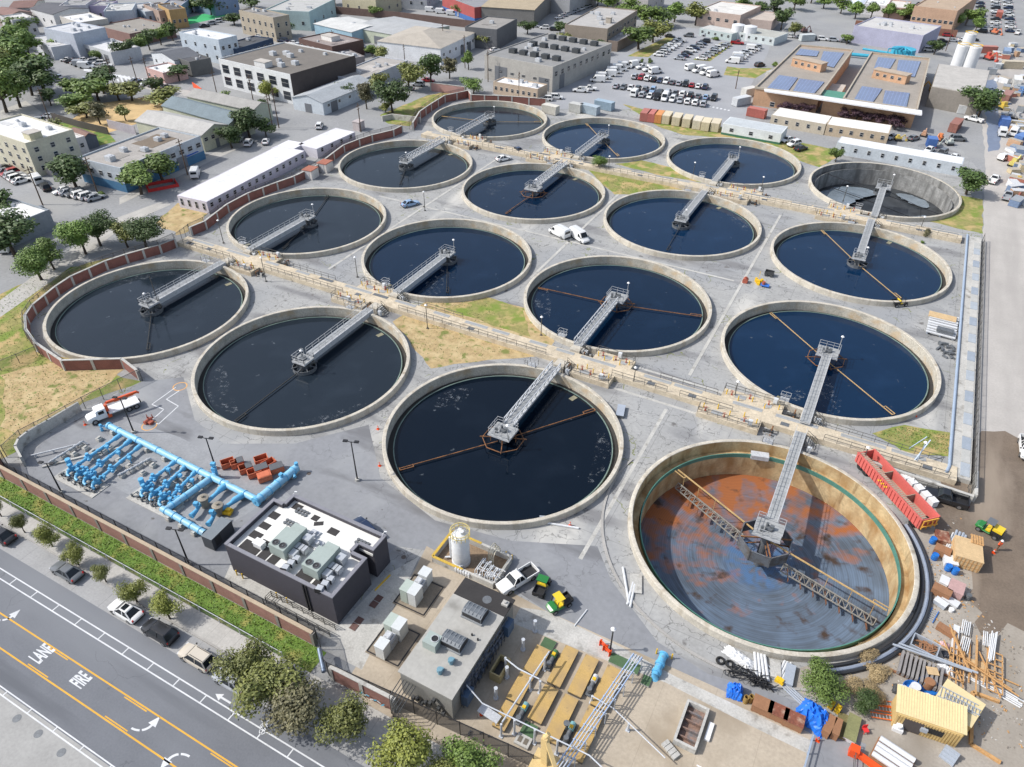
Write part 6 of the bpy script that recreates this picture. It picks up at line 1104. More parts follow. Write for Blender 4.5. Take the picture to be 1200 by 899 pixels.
for i, (px, py, h, w) in enumerate([(748, 58, 10, 13), (765, 50, 10, 11), (772, 32, 9, 11), (790, 26, 9, 9), (757, 30, 9, 10), (815, 30, 10, 10), (735, 20, 8, 10), (712, 12, 8, 10), (745, 8, 8, 12), (725, 5, 9, 9), (700, 8, 8, 8)]): tree(px, py, h, w*1.5, ['mid', 'olive', 'mid', 'fresh'][i % 4], 'leafy tree of the grove above the car park, %s from the left' % ORD[sorted((748, 765, 772, 790, 757, 815, 735, 712, 745, 725, 700)).index(px)], 'far', 'grove above the car park')
for i, (px, py, h, w) in enumerate([(905, 22, 9, 8), (915, 35, 9, 8), (890, 20, 7, 8), (930, 12, 8, 9), (965, 10, 7, 8), (985, 16, 8, 8), (1002, 22, 8, 8), (1020, 22, 8, 7), (1040, 24, 8, 7), (1058, 26, 8, 7), (1075, 28, 8, 7), (1095, 28, 8, 7), (1115, 32, 8, 8), (1135, 30, 8, 8), (1142, 38, 7, 6), (870, 14, 7, 8), (950, 4, 8, 10)]): tree(px, py, h, w*1.4, 'dark' if i in (0, 1, 2) else ['fresh', 'mid'][i % 2], 'dark tree beside the car park road, '+['middle', 'nearest', 'leftmost'][i]+' of three' if i in (0, 1, 2) else 'bright green tree of the row behind the brown wall, %s from the left' % ORD[sorted((930, 965, 985, 1002, 1020, 1040, 1058, 1075, 1095, 1115, 1135, 1142, 870, 950)).index(px)], 'far', 'dark trees by the car park road' if i in (0, 1, 2) else 'row of trees behind the brown wall')
for i, (px, py) in enumerate([(919, 128), (933, 129), (945, 130), (987, 136), (1003, 138), (1018, 140), (1033, 143), (1048, 147), (1052, 143)]): tree(px, py+5, 3.9, 5.5, 'purple', 'purple leaved tree before the tan plant office, %s from the left' % ORD[sorted((919, 933, 945, 987, 1003, 1018, 1033, 1048, 1052)).index(px)], 'far', 'purple trees along the plant office')
for px, py, h, w, look, lb in [(1085, 277, 2.0, 2.6, 'brown', 'round brown dry bush at the end of the far channel'), (1080, 285, .7, 1.2, 'fresh', 'small green weed patch under the brown bush'), (908, 78, 2, 4, 'mid', 'green shrub by the plant office corner'), (752, 74, 2, 2.4, 'mid', 'round shrub among the parked trucks'), (762, 74, 2, 2.4, 'mid', 'second round shrub among the parked trucks'), (838, 47, 1.5, 4, 'mid', 'flat shrub at the end of a parking row'), (120, 230, 1.6, 2.4, 'mid', 'small bush at the workshop corner'), (235, 775, 1.0, 1.6, 'straw', 'dry yellow bush on the pavement behind the white suv')]: tree(px, py, h, w, look, lb, 'mid', cat='shrub')
for px, py in ((1015, 770), (1030, 790), (1022, 812), (996, 806)): tree(px, py, 1.0, 3.4, 'straw', 'tall dry straw grass clump below the drained tank', 'near', 'dry grass clumps', cat='shrub', name='grass_clump')
for i, (px, py, where) in enumerate([(248, 66, 'before the pale blue house'), (346, 78, 'behind the white modern building'), (448, 74, 'left of the white hip roofed warehouse'), (436, 66, 'by the row of dark cars'), (500, 66, 'before the white hip roofed warehouse'), (526, 58, 'right of the white hip roofed warehouse'), (640, 56, 'behind the concrete workshop'), (656, 40, 'left of the brown concrete office'), (664, 58, 'before the brown concrete office'), (306, 40, 'before the beige apartment house'), (336, 42, 'between the navy and the brown building'), (150, 26, 'behind the brown shop row'), (118, 72, 'by the low garage'), (700, 64, 'beside the parking deck'), (930, 44, 'left behind the plant office'), (992, 52, 'behind the plant office'), (1094, 64, 'beside the turquoise tank'), (60, 168, 'by the low reddish house'), (258, 124, 'behind the long gabled shed'), (404, 118, 'along the long pale shed'), (570, 56, 'at the back corner of the concrete workshop')]): tree(px, py, 4.5+i % 3, 7.5+i % 3, ('mid', 'dark', 'olive')[i % 3], 'bushy street tree '+where, 'far', 'street trees in the far town')
# grass tufts
def tufts(polys, n, mat, name, h, seed):
    r = random.Random(seed); mb = MB(); per = n//len(polys)
    for poly in polys:
        xs = [p[0] for p in poly]; ys = [p[1] for p in poly]; k = 0
        while k < per:
            x, y = r.uniform(min(xs), max(xs)), r.uniform(min(ys), max(ys))
            if not inside((x, y), poly): per_ = 0; k += .34; continue
            a = r.uniform(0, 3.14); s = r.uniform(.05, .12); z = h*r.uniform(.4, 1.3); mb.add([(x-s*cos(a), y-s*sin(a), 0), (x+s*cos(a), y+s*sin(a), 0), (x+s*.6*cos(a)+r.uniform(-.2, .2), y+s*.6*sin(a)+r.uniform(-.2, .2), z)], [(0, 1, 2)]); k += 1
    return tag(mb.build(name, mat), None, None, None, 'stuff')
tufts([rect(-92, 27.4, -38, 29.8)], 5000, LEAF['fresh'], 'grass', .14, 1)
tufts([rect(-92, 27.4, -38, 29.8)], 900, LEAF['gold'], 'grass', .2, 9)
tufts([PW([(0, 345), (60, 318), (200, 286), (60, 340), (28, 385), (40, 415), (150, 445), (97, 472), (18, 530), (0, 530)])], 5000, LEAF['fresh'], 'grass', .16, 2)
tufts([PW([(462, 377), (505, 352), (570, 350), (625, 400), (560, 422), (500, 425), (478, 400)]), PW([(700, 196), (798, 224), (722, 227)]), PW([(1025, 508), (1060, 500), (1115, 510), (1110, 532)])], 2600, LEAF['fresh'], 'grass', .16, 3)
# ------------------------------------------------------------------ city ground
LOTW = M('sandy_ground', C(212, 182, 132), .95, var=.2, scale=.3)
sheet('wet_lane', rough(PW([(1152, 96), (1168, 92), (1173, 150), (1170, 176), (1158, 178), (1156, 140)]), .3), 3, M('wet_asphalt', C(126, 138, 160), .5, var=.15, scale=.4), holes=False)
sheet('parking_lot', PW([(640, 128), (660, 92), (720, 60), (745, 60), (800, 32), (905, 40), (900, 62), (880, 100), (870, 160), (760, 128)]), 2.5, LOTM, holes=False)
sheet('sandy_lot', PW([(70, 150), (110, 122), (185, 112), (200, 128), (170, 142), (120, 158)]), 3, LOTW, holes=False)
sheet('green_strip', PW([(62, 142), (124, 152), (136, 166), (112, 172), (66, 150)]), 4, GRASSG, holes=False)
sheet('sports_court', PW([(195, 28), (262, 10), (275, 17), (216, 30)]), 4, M('court_green', C(70, 190, 120), .9, var=.06), holes=False)
for pp in ([(0, 372), (60, 330), (150, 262), (200, 240), (195, 234), (130, 258), (0, 352)], [(0, 130), (30, 118), (60, 140), (0, 165)], [(345, 125), (378, 133), (440, 106), (520, 72), (516, 68), (430, 104), (375, 127)], [(140, 240), (245, 190), (300, 165), (290, 160), (140, 232)], [(170, 96), (250, 112), (300, 122), (296, 128), (170, 104)]): sheet('sidewalk', PW(pp), 5, WALKM, holes=False)
for pp in ([(735, 66), (760, 67), (790, 45), (780, 44)], [(812, 70), (832, 72), (862, 50), (845, 50)], [(852, 78), (868, 80), (905, 80), (885, 92), (848, 88)]): sheet('planted_strip', PW(pp), 4, GRASS, holes=False)
for pp in ([(98, 80), (150, 90), (152, 93), (98, 83)],): sheet('crossing', PW(pp), 5, WL, holes=False)
g = MB()
for k in range(8): p, q = P(130+k*5.2, 86+k*.9), P(134+k*5.2, 95+k*.9); g.bar((*p, .025), (*q, .025), .6, .006)
for k in range(7): p = P(827+k*4.5, 124+k*.9); g.box(p[0], p[1], .014, .6, 1.2, .008)
tag(g.build('crosswalk', WL), None, None, None, 'structure')
# ------------------------------------------------------------------ buildings
CMAT = {}
def cm(c, rough=.85, var=.14):
    k = ('c', c, rough)
    if k not in CMAT: CMAT[k] = M('surface_%d_%d_%d' % c, C(*c), rough, var=var, scale=.3, fine=2)
    return CMAT[k]
WGL = M('window_glass', (.02, .025, .035), .1, var=0); WFR = M('window_frame', C(210, 210, 206), .6, var=0)
WME = {}
def win_mesh(w, h):
    k = (round(w, 2), round(h, 2))
    if k not in WME: g = MB(); g.box(0, 0, 0, w, .1, h, 0, 1); g.box(0, -.03, .07, w-.14, .1, h-.14); g.box(0, -.05, h*.5, w-.1, .1, .06, 0, 1); WME[k] = g.mesh('window', [WGL, WFR])
    return WME[k]
DOORM = M('roller_door', C(120, 124, 130), .6, var=.1); mod_stripe(DOORM, 2, 3, .8, .2)
SOLAR = M('solar_cells', C(118, 132, 164), .3, var=.12, scale=.5); mod_stripe(SOLAR, 0, 1, 1.9, .08); mod_stripe(SOLAR, 1, .6, 1.8, .06)
def frame3(pix, h):
    A, B, Cc = [Vector(P(x, y, h)) for x, y in pix]; a, c = A-B, Cc-B
    if a.length >= c.length: u = a.normalized(); v = Vector((u.y, -u.x)); v = v if v.dot(c) > 0 else -v; la, lc = a.length, c.dot(v)
    else: v = c.normalized(); u = Vector((v.y, -v.x)); u = u if u.dot(a) > 0 else -u; la, lc = a.dot(u), c.length
    return B, u, v, la, lc
def bld(label, pix, h, wall, roof, kind='flat', win=(), doors=(), band=None, items=(), name='building', cat='building', group=None, parapet=.4):
    """local frame: origin front corner, x along the left facade, y along the right facade"""
    B, u, v, la, lc = frame3(pix, h); ang = math.atan2(u.y, u.x); hand = 1 if (u.x*v.y-u.y*v.x) > 0 else -1
    T = thing(name, label, cat, (B.x, B.y, 0), ang, group); Y = lambda y: y*hand
    gy = sum(wall)/3; wall = tuple(int(v*.72+gy*.28) for v in wall); gy = sum(roof)/3; roof = tuple(int(v*.75+gy*.25) for v in roof)
    wm, rm = cm(wall), cm(roof); g = MB(); yc = Y(lc/2)
    if kind == 'flat':
        g.box(la/2, yc, 0, la, lc, h); g.build('wall', wm, T); t = .25; q = MB(); q.box(la/2, yc, h, la-.5, lc-.5, .05); r = q.build('roof', rm, T); q = MB()
        for a, b, c_, d_ in ((la/2, Y(t/2), la, t), (la/2, Y(lc-t/2), la, t), (t/2, yc, t, lc-.51), (la-t/2, yc, t, lc-.51)): q.box(a, b, h+.002, c_, d_, parapet)
        q.build('parapet', wm, T)
    else:
        e = .25; rh = kind[1]
        g.box(la/2, yc, 0, la, lc, h)
        if kind[0] == 'x':   # ridge along x
            for x in (0, la): g.add([(x, 0, h), (x, Y(lc), h), (x, yc, h+rh)], [(0, 1, 2)])
            q = MB(); q.loft([[(x, Y(-e), h-e*rh/lc*2), (x, yc, h+rh), (x, Y(lc+e), h-e*rh/lc*2), (x, Y(lc+e), h+.1), (x, yc, h+rh+.14), (x, Y(-e), h+.1)] for x in (-e, la+e)])
        elif kind[0] == 'y':
            for y in (0, lc): g.add([(0, Y(y), h), (la, Y(y), h), (la/2, Y(y), h+rh)], [(0, 1, 2)])
            q = MB(); q.loft([[(-e, Y(y), h-e*rh/la*2), (la/2, Y(y), h+rh), (la+e, Y(y), h-e*rh/la*2), (la+e, Y(y), h+.1), (la/2, Y(y), h+rh+.14), (-e, Y(y), h+.1)] for y in (-e, lc+e)])
        else:                # hip
            q = MB(); m = min(la, lc)*.42; xs = (m, la-m) if la > lc else (la/2-.1, la/2+.1); ys = (lc/2-.1, lc/2+.1) if la > lc else (m, lc-m)
            q.loft([[(-e, Y(-e), h), (la+e, Y(-e), h), (la+e, Y(lc+e), h), (-e, Y(lc+e), h)], [(xs[0], Y(ys[0]), h+rh), (xs[1], Y(ys[0]), h+rh), (xs[1], Y(ys[1]), h+rh), (xs[0], Y(ys[1]), h+rh)]])
        g.build('wall', wm, T); q.build('roof', rm, T)
    if band: MB().box(la/2, yc, 0, la+.06, lc+.06, band[1]).build('wall_base', cm(band[0]), T)
    for edge, cols, rows, w, wh, z0 in win:
        me = win_mesh(w, wh); L = la if edge == 0 else lc
        for i in range(cols):
            for j in range(rows):
                p = L*(i+.5)/cols; z = z0+j*(h-z0)/max(1, rows)
                if edge == 0: obj('window', me, T, (p, Y(-.03), z), 0 if hand > 0 else pi)
                else: obj('window', me, T, (-.03, Y(p), z), -pi/2 if hand > 0 else -pi/2)
    for edge, f, w, dh in doors:
        g = MB(); L = la if edge == 0 else lc; p = L*f
        g.box(p, Y(-.03), 0, w, .12, dh) if edge == 0 else g.box(-.03, Y(p), 0, .12, w, dh); g.build('door', DOORM, T)
    if kind == 'flat' and cat == 'building' and la > 5 and lc > 5:   # everyday roof clutter
        rr = random.Random(int(B.x*7+B.y)); items = list(items)
        for _ in range(rr.randint(3, 8)):
            items.append(('mat', rr.uniform(.15, .85), rr.uniform(.15, .85), rr.uniform(1, 5), rr.uniform(1, 4), (lambda f: tuple(int(v*f) for v in roof))(rr.uniform(.78, 1.16))) if rr.random() < .45 else ('unit', rr.uniform(.12, .88), rr.uniform(.12, .88), rr.uniform(.5, 1.6)))
    for it in items:
        k, fx, fy = it[:3]; x, y, z = la*fx, Y(lc*fy), h+.05; g = MB()
        if k == 'unit': s = it[3] if len(it) > 3 else 1.6; g.box(0, 0, 0, s, s*.8, s*.6); g.box(0, 0, s*.6, s*.5, s*.5, .1); g.build('roof_unit', STEEL if len(it) < 5 else it[4], T, False, (x, y, z))
        elif k == 'sky': g.box(0, 0, 0, it[3], it[4], .2); g.build('skylight', cm((190, 210, 215), .3), T, False, (x, y, z))
        elif k == 'box': g.box(0, 0, 0, it[3], it[4], it[5]); r = g.build('penthouse', cm(it[6]), T, False, (x, y, z)); MB().box(0, 0, it[5], it[3]+.3, it[4]+.3, .12).build('roof_slab', cm((196, 190, 182)), r)
        elif k == 'mat': g.box(0, 0, 0, it[3], it[4], .06); g.build('roof_patch', cm(tuple(min(250, v) for v in it[5])), T, False, (x, y, z+.004*fx))
        elif k == 'solar': g.box(0, 0, .1, it[3], it[4], .08); g.build('solar_panel', SOLAR, T, False, (x, y, z))
    return T
GB = (160, 160, 162)
U = lambda *a: ('unit',)+a
bld('low workshop with teal blue base and grey roof at the street corner', [(89, 187), (141, 199), (235, 161)], 5.6, (186, 196, 206), (176, 170, 162), win=[(1, 9, 1, 1.5, 1.2, 3.4), (0, 5, 1, 1.2, 1.2, 3)], band=((74, 122, 158), 2.2), items=[('mat', .55, .7, 7, 8, (128, 114, 98)), U(.6, .35), U(.3, .45), U(.45, .12, 2), U(.5, .72)], doors=[(1, .7, 3, 3)], name='workshop')
bld('cream gabled shed with weathered white roof and red door', [(159, 142), (236, 159), (268, 147)], 4.4, (206, 206, 172), (190, 188, 182), ('x', 1.6), win=[(1, 4, 1, 1.2, 1, 2.6)], doors=[(1, .5, 1.2, 2.3)], name='warehouse'); bld('cream gabled shed with blue grey solar panels on its roof', [(190, 124), (268, 146), (292, 136)], 4.6, (200, 204, 176), (120, 138, 148), ('x', 1.6), name='warehouse', doors=[(1, .5, 3, 3)]); bld('long gabled shed with mottled grey roof behind the solar one', [(219, 113), (296, 130), (320, 123)], 4.4, (196, 206, 180), (168, 166, 160), ('x', 1.4), name='warehouse')
bld('cream apartment house with white roof at the left edge', [(-30, 150), (30, 170), (62, 146)], 8, (212, 206, 176), (236, 236, 234), win=[(0, 6, 3, 1.1, 1.2, 1.2), (1, 3, 3, 1.1, 1.2, 1.2)], items=[U(.3, .4), U(.6, .6), ('box', .12, .3, 3, 3, 1.6, (212, 206, 176))], name='apartment_house'); bld('low white house with reddish trim beside the cream apartments', [(46, 158), (76, 168), (84, 156)], 4.6, (226, 216, 210), (228, 228, 228), win=[(0, 4, 1, 1.1, 1.1, 2.4), (1, 2, 1, 1, 1.1, 2.4)], name='house'); bld('small slate grey shed by the green strip', [(80, 156), (97, 163), (106, 156)], 3, (104, 112, 124), (150, 110, 96), ('x', 1), name='shed')
T = thing('painted_wall', 'long low wall painted with red and white murals along the left street', 'wall', at(0, 184)); a, b, c = [Vector((*P(*q), 0)) for q in ((0, 184), (36, 198), (62, 206))]; g = MB(); g.bar(Vector((0, 0, 1)), b-a+Vector((0, 0, 1)), .3, 2.0, 0); g.bar(b-a+Vector((0, 0, 1)), c-a+Vector((0, 0, 1)), .3, 2.0, 1); g.build('wall_panel', [cm((190, 104, 84)), cm((214, 204, 200))], T)
bld('pale blue grey block like warehouse at the upper left', [(51, 34), (86, 41), (122, 33)], 8, (190, 200, 216), (206, 208, 212), name='warehouse', items=[U(.3, .3), U(.6, .7)]); bld('low garage with open bays and white roof at the upper left', [(95, 52), (130, 63), (150, 52)], 4, (196, 200, 206), (222, 222, 224), doors=[(0, .2, 3, 3), (0, .5, 3, 3), (0, .8, 3, 3)], name='garage'); bld('white annex left of the pale warehouse', [(34, 45), (60, 57), (90, 49)], 4, (206, 212, 222), (200, 200, 200), win=[(0, 3, 1, 1, 1, 2)], name='annex'); bld('long brown roofed shop row with red doors by the tree row', [(112, 31), (152, 41), (196, 29)], 4.2, (160, 118, 106), (160, 152, 140), doors=[(1, .3, 3, 3), (1, .7, 3, 3)], name='shop_row')
bld('tall pale blue house beyond the crossing', [(210, 39), (256, 48), (273, 42)], 8, (198, 212, 226), (230, 230, 230), win=[(0, 4, 2, 1, 1.3, 1.5), (1, 3, 2, 1.2, 1.3, 1.5)], name='house'); bld('low navy blue building with black roof', [(273, 50), (277, 59), (320, 46)], 4, (52, 78, 116), (84, 86, 92), win=[(1, 6, 1, 1.3, 1.3, 1.6)], items=[('sky', .5, .2, 2, 2)], name='store')
bld('white modern building with big dark windows and a dark brown side wall', [(256, 70), (340, 89), (402, 64)], 8.5, (226, 228, 230), (126, 118, 108), win=[(0, 6, 2, 3.2, 2.6, 1.0)], items=[U(.7, .5, 2, STEEL), U(.6, .6, 2, STEEL), U(.5, .55, 2, STEEL), U(.3, .2, 2, STEEL), U(.25, .35, 2, STEEL), ('box', .45, .1, 5, 3, 1.6, (230, 230, 230))], name='office_building')
B, u, v, la, lc = frame3([(256, 70), (340, 89), (402, 64)], 8.5); g = MB(); a = B-u*.12; g.bar((a.x, a.y, 4.5), (a.x+v.x*lc, a.y+v.y*lc, 4.5), .15, 9.0); tag(g.build('cladding', M('dark_cladding', C(84, 76, 74), .9, var=.15)), 'dark brown ribbed cladding wall on the side of the white modern building', 'wall cladding')
bld('brown flat building with a small white dormer house on its roof', [(350, 46), (389, 56), (406, 43)], 5, (112, 78, 70), (160, 146, 140), win=[(0, 6, 1, 1.2, 1.6, 2)], items=[('box', .5, .5, 6, 4, 1.6, (236, 234, 230))], name='building'); bld('long pale grey gabled shed at the street corner', [(343, 114), (378, 121), (438, 97)], 3.6, (206, 216, 226), (176, 182, 188), ('y', 1.5), win=[(1, 5, 1, 1, .8, 2)], doors=[(1, .2, 3, 3), (0, .5, 2.5, 2.6)], items=[U(.3, .6), U(.6, .7)], name='shed'); bld('flat roofed warehouse with white edge behind the pale shed', [(402, 84), (424, 95), (478, 72)], 4, (200, 206, 216), (178, 172, 164), items=[U(.4, .6), ('mat', .5, .5, 6, 8, (196, 190, 184))], name='warehouse'); bld('small grey hut between the brown building and the pale shed', [(392, 62), (410, 70), (420, 64)], 3, (150, 140, 138), (170, 168, 170), name='hut')
bld('light blue walled warehouse with stained white roof', [(368, 28), (412, 38), (428, 24)], 4.4, (150, 194, 218), (214, 214, 210), ('x', .8), items=[U(.4, .5)], name='warehouse'); bld('pale green warehouse with mottled roof and open shelter', [(412, 32), (478, 44), (500, 26)], 4.6, (196, 206, 178), (180, 182, 184), ('x', .8), name='warehouse', doors=[(0, .5, 6, 3)]); bld('large white warehouse with brownish hip roof and skylights', [(450, 45), (516, 57), (557, 38)], 5.5, (238, 240, 244), (186, 176, 160), ('h', 2.6), doors=[(0, .08, 2.5, 3), (1, .6, 3, 3.2), (1, .8, 3, 3.2)], win=[(1, 6, 1, 1.2, 1, 2.5)], name='warehouse')
bld('dark grey box building behind the white warehouse', [(556, 27), (582, 36), (606, 23)], 7, (104, 106, 112), (158, 152, 146), win=[(0, 2, 1, 1.6, 1.6, 3)], items=[U(.5, .5)], name='building'); bld('red building with blue base at the top edge', [(518, -4), (556, 10), (570, -4)], 6, (196, 76, 74), (150, 150, 156), band=((70, 110, 170), 2), name='building'); bld('long tan warehouse at the top edge', [(574, 2), (626, 12), (650, -6)], 6.5, (130, 128, 124), (186, 166, 132), ('x', 1.2), name='warehouse'); bld('grey warehouse top edge, right of the tan one', [(640, -10), (668, -2), (700, -14)], 7, (170, 172, 176), (190, 190, 190), name='warehouse')
dk = M('dark_hvac', C(70, 74, 78), .6, var=.15)
bld('large concrete workshop with rows of dark rooftop units', [(560, 68), (648, 80), (717, 52)], 7.5, (184, 180, 172), (150, 150, 148), win=[(1, 10, 1, 1.6, 1.6, 4.6), (0, 6, 1, 1.4, .8, 3)], doors=[(0, .12, 4, 4), (1, .15, 3, 4.5), (0, .75, 5, 5)], items=[U(.15+.16*i, .22+.32*j, 2.4, dk) for i in range(5) for j in range(3)]+[U(.3, .1, 1.8), U(.5, .55, 2), U(.62, .4, 1.6), U(.8, .5, 1.6)], name='workshop'); bld('brown concrete office with cluttered pale roof behind the workshop', [(669, 26), (712, 35), (747, 13)], 7.5, (164, 146, 128), (186, 182, 176), win=[(1, 8, 2, 2.4, 1.2, 2), (0, 3, 1, 1.2, 1.6, 2)], items=[U(.3, .2), U(.5, .4, 2), U(.4, .7), U(.7, .6, 2), ('box', .2, .3, 2, 2, 2, (190, 180, 166))], name='office_building'); bld('low parking deck beside the brown concrete office', [(712, 45), (724, 50), (747, 38)], 3.4, (140, 122, 108), (160, 160, 162), name='parking_deck')
bld('low beige office with white roof beside the workshop', [(578, 97), (630, 106), (641, 100)], 3.4, (206, 180, 150), (240, 240, 240), win=[(0, 8, 1, .9, 1.1, 1.4)], name='site_office')
for lb, px, wall, roof, wn in [('long white site trailer with lavender walls along the red brick wall', [(210, 228), (242, 237), (357, 177)], (214, 208, 222), (232, 232, 232), [(1, 14, 1, .9, 1, 1.3), (0, 4, 1, .7, 1.6, .8)]), ('shorter white site trailer with lavender walls beyond the small connector', [(349, 169), (371, 175), (416, 155)], (222, 218, 228), (232, 232, 232), [(1, 4, 1, .9, 1, 1.3)]), ('small white connector roof between the two lavender trailers', [(322, 172), (338, 178), (358, 168)], (214, 210, 220), (240, 240, 240), []),
   ('white site trailer with green base by the tan containers', [(847, 145), (916, 157), (920, 148)], (226, 232, 232), (196, 204, 208), [(0, 3, 1, 1.1, 1, 1.2)]), ('tan site trailer with white roof in front of the plant office, left one', [(904, 135), (968, 146), (973, 136)], (206, 190, 164), (240, 238, 232), [(0, 5, 1, .9, 1.1, 1.2)]), ('tan site trailer with white roof in front of the plant office, right one', [(969, 146), (1042, 157), (1045, 147)], (206, 180, 146), (240, 238, 232), [(0, 6, 1, .9, 1.1, 1.2)]), ('very long pale blue grey trailer with white roof behind the nearly empty tank', [(981, 167), (1128, 193), (1136, 186)], (196, 206, 216), (238, 238, 236), [(0, 9, 1, .8, 1.1, 1.2)]),
   ('long pale green trailer at the head of the car park, left one', [(820, 33), (858, 40), (862, 35)], (186, 204, 204), (206, 206, 200), [(0, 5, 1, 1, 1, 1.2)]), ('long pale green trailer at the head of the car park, right one', [(866, 38), (908, 45), (912, 37)], (206, 216, 216), (186, 186, 176), [(0, 5, 1, 1, 1, 1.2)])]:
    bld(lb, px, (2.5 if 'connector' in lb else 2.8) if 'tan' not in lb else 3.0, wall, roof, win=wn, band=((70, 120, 96), .6) if 'green base' in lb else None, name='site_trailer', cat='trailer', parapet=.06)
for px, py, lb in ((365, 208, 'small white hut with rusty roof, left of the pair by the wall'), (382, 200, 'small white hut with rusty roof, right of the pair by the wall')): x, y = P(px, py); T = thing('storage_hut', lb, 'hut', (x, y, 0), .1, 'rusty roofed huts'); MB().box(0, 0, 0, 2.6, 3.0, 2.2).build('wall', cm((226, 220, 214)), T); MB().box(0, 0, 2.2, 2.8, 3.2, .15).build('roof', cm((176, 112, 92)), T); MB().box(0, -1.52, .1, 1.2, .06, 1.9).build('door', cm((206, 204, 204)), T)
g = MB(); g.box(0, 0, 0, 2.2, 2.6, 2.4).box(0, 0, 2.4, 2.4, 2.8, .12); tag(g.build('pump_house', cm((196, 186, 184)), None, False, at(421, 152)), 'small windowless concrete box house beside the shorter lavender trailer', 'pump house'); g = MB(); a, b, c = [Vector((*P(*q), 0)) for q in ((456, 132), (466, 142), (500, 150))]; g.bar(Vector((0, 0, .8)), Vector((9, 1.5, .8)), .4, 1.6); g.bar(Vector((0, 0, .8)), Vector((-1.5, -3, .8)), .4, 1.6); tag(g.build('retaining_wall', CONC, None, False, at(460, 140)), 'low concrete retaining wall at the foot of the dry bank', 'wall')
# plant office
PO = 5.0; q_ = lambda pts, z=PO: [P(x, y, z) for x, y in pts]; o = Vector(P(990, 120, 0)); T = thing('plant_office', 'tan plant office in two wings with solar panels and a white front canopy', 'building', (o.x, o.y, 0)); lo = lambda pts, z=PO: [(p[0]-o.x, p[1]-o.y) for p in q_(pts, z)]; TW_ = cm((206, 166, 134)); TR_ = cm((166, 158, 148))
for i, poly in enumerate(([(937, 54), (999, 60), (960, 113), (885, 104)], [(1021, 63), (1089, 70), (1074, 130), (988, 117)])):
    pl = lo(poly); MB().prism(pl, 0, PO).build('wall', TW_, T); cx = sum(p[0] for p in pl)/4; cy = sum(p[1] for p in pl)/4
    MB().prism([(cx+(x-cx)*.97, cy+(y-cy)*.97) for x, y in pl], PO, PO+.06).build('roof', TR_, T); g = MB()
    for a, b in zip(pl, pl[1:]+pl[:1]): g.bar((*a, PO+.3), (*b, PO+.3), .45, .6)
    g.build('parapet', cm((186, 176, 160)), T)
MB().prism(lo([(970, 108), (992, 112), (990, 118), (966, 114)]), 0, PO-.4).build('wall', TW_, T); MB().prism(lo([(965, 104), (994, 108), (990, 116), (962, 111)]), PO-.4, PO-.2).build('glass_roof', cm((84, 150, 124), .4), T); MB().prism(lo([(962, 95), (992, 98), (986, 108), (962, 105)], 3), 0, 2.6).build('courtyard_block', cm((206, 196, 186)), T)
MB().prism(lo([(895, 104), (1080, 131), (1080, 136), (896, 108)]), PO+.05, PO+.4).build('canopy', cm((238, 238, 240), .6), T)
for a, b in (((929, 78), (963, 86)), ((1023, 92), (1062, 100))):
    p, q = lo([a], PO)[0], lo([b], PO)[0]; ang = math.atan2(q[1]-p[1], q[0]-p[0]); L = math.hypot(q[0]-p[0], q[1]-p[1]); m = ((p[0]+q[0])/2, (p[1]+q[1])/2); g = MB(); g.box(0, 0, 0, L, 3.6, 2.6); r = g.build('penthouse', TW_, T, False, (m[0], m[1]+1.9, PO), ang); MB().box(0, 0, 2.6, L+.3, 3.9, .25).build('roof_slab', cm((190, 174, 156)), r)
    for k in range(4): obj('window', win_mesh(1.0, .9), r, ((-.35+.22*k)*L, -1.84, 1.0))
for a, b, c_, d_ in ([(938, 57), (960, 60), (957, 66), (932, 64)], [(965, 60), (989, 62), (977, 79), (960, 75)], [(913, 88), (935, 91), (923, 107), (899, 103)], [(937, 92), (966, 96), (952, 112), (929, 107)], [(1029, 67), (1050, 69), (1043, 80), (1022, 86)], [(1053, 70), (1079, 72), (1072, 90), (1050, 88)], [(1010, 101), (1034, 104), (1022, 121), (1000, 118)], [(1037, 106), (1066, 109), (1062, 127), (1034, 123)]): MB().prism(lo((a, b, c_, d_), PO+.3), PO+.25, PO+.33).build('solar_panel', SOLAR, T)
for k in range(9): p = lo([(905+k*19, 122+k*2.9)], 2)[0]; obj('window', win_mesh(1.5, 1.4), T, (p[0], p[1], 1.2), -.2) if k in (0, 1) else None
# concrete block house, silos, lavender plant and turquoise tank
o = P(1120, 108); T = thing('block_house', 'blank concrete block house with pale roof below the white silos', 'building', (*o, 0)); lo = lambda pts, z: [(x-o[0], y-o[1]) for x, y in (P(a, b, z) for a, b in pts)]; MB().prism(lo([(1100, 75), (1160, 83), (1152, 113), (1092, 102)], 6), 0, 6).build('wall', cm((146, 140, 132)), T); MB().prism(lo([(1100.5, 75.5), (1159.5, 83.5), (1151.5, 112.5), (1092.5, 101.5)], 6), 6, 6.2).build('roof', cm((192, 188, 182)), T)
for i, (px, py) in enumerate(((1119, 83), (1133, 85), (1128, 68))): T = thing('silo', ['tall white silo, left of the front pair', 'tall white silo, right of the front pair', 'shorter white silo behind the pair'][i], 'silo', at(px, py), 0, 'white silos'); MB().lathe([(2.1, 0), (2.1, 8.5), (1.6, 9.0), (.01, 9.2)], 20).build('silo_shell', TWH, T, True); g = MB(); [g.bar((2.1*cos(k*.7), 2.1*sin(k*.7), 9.2), (2.1*cos(k*.7+.7), 2.1*sin(k*.7+.7), 9.2), .15) for k in range(9)]; g.build('top_railing', YELP, T)
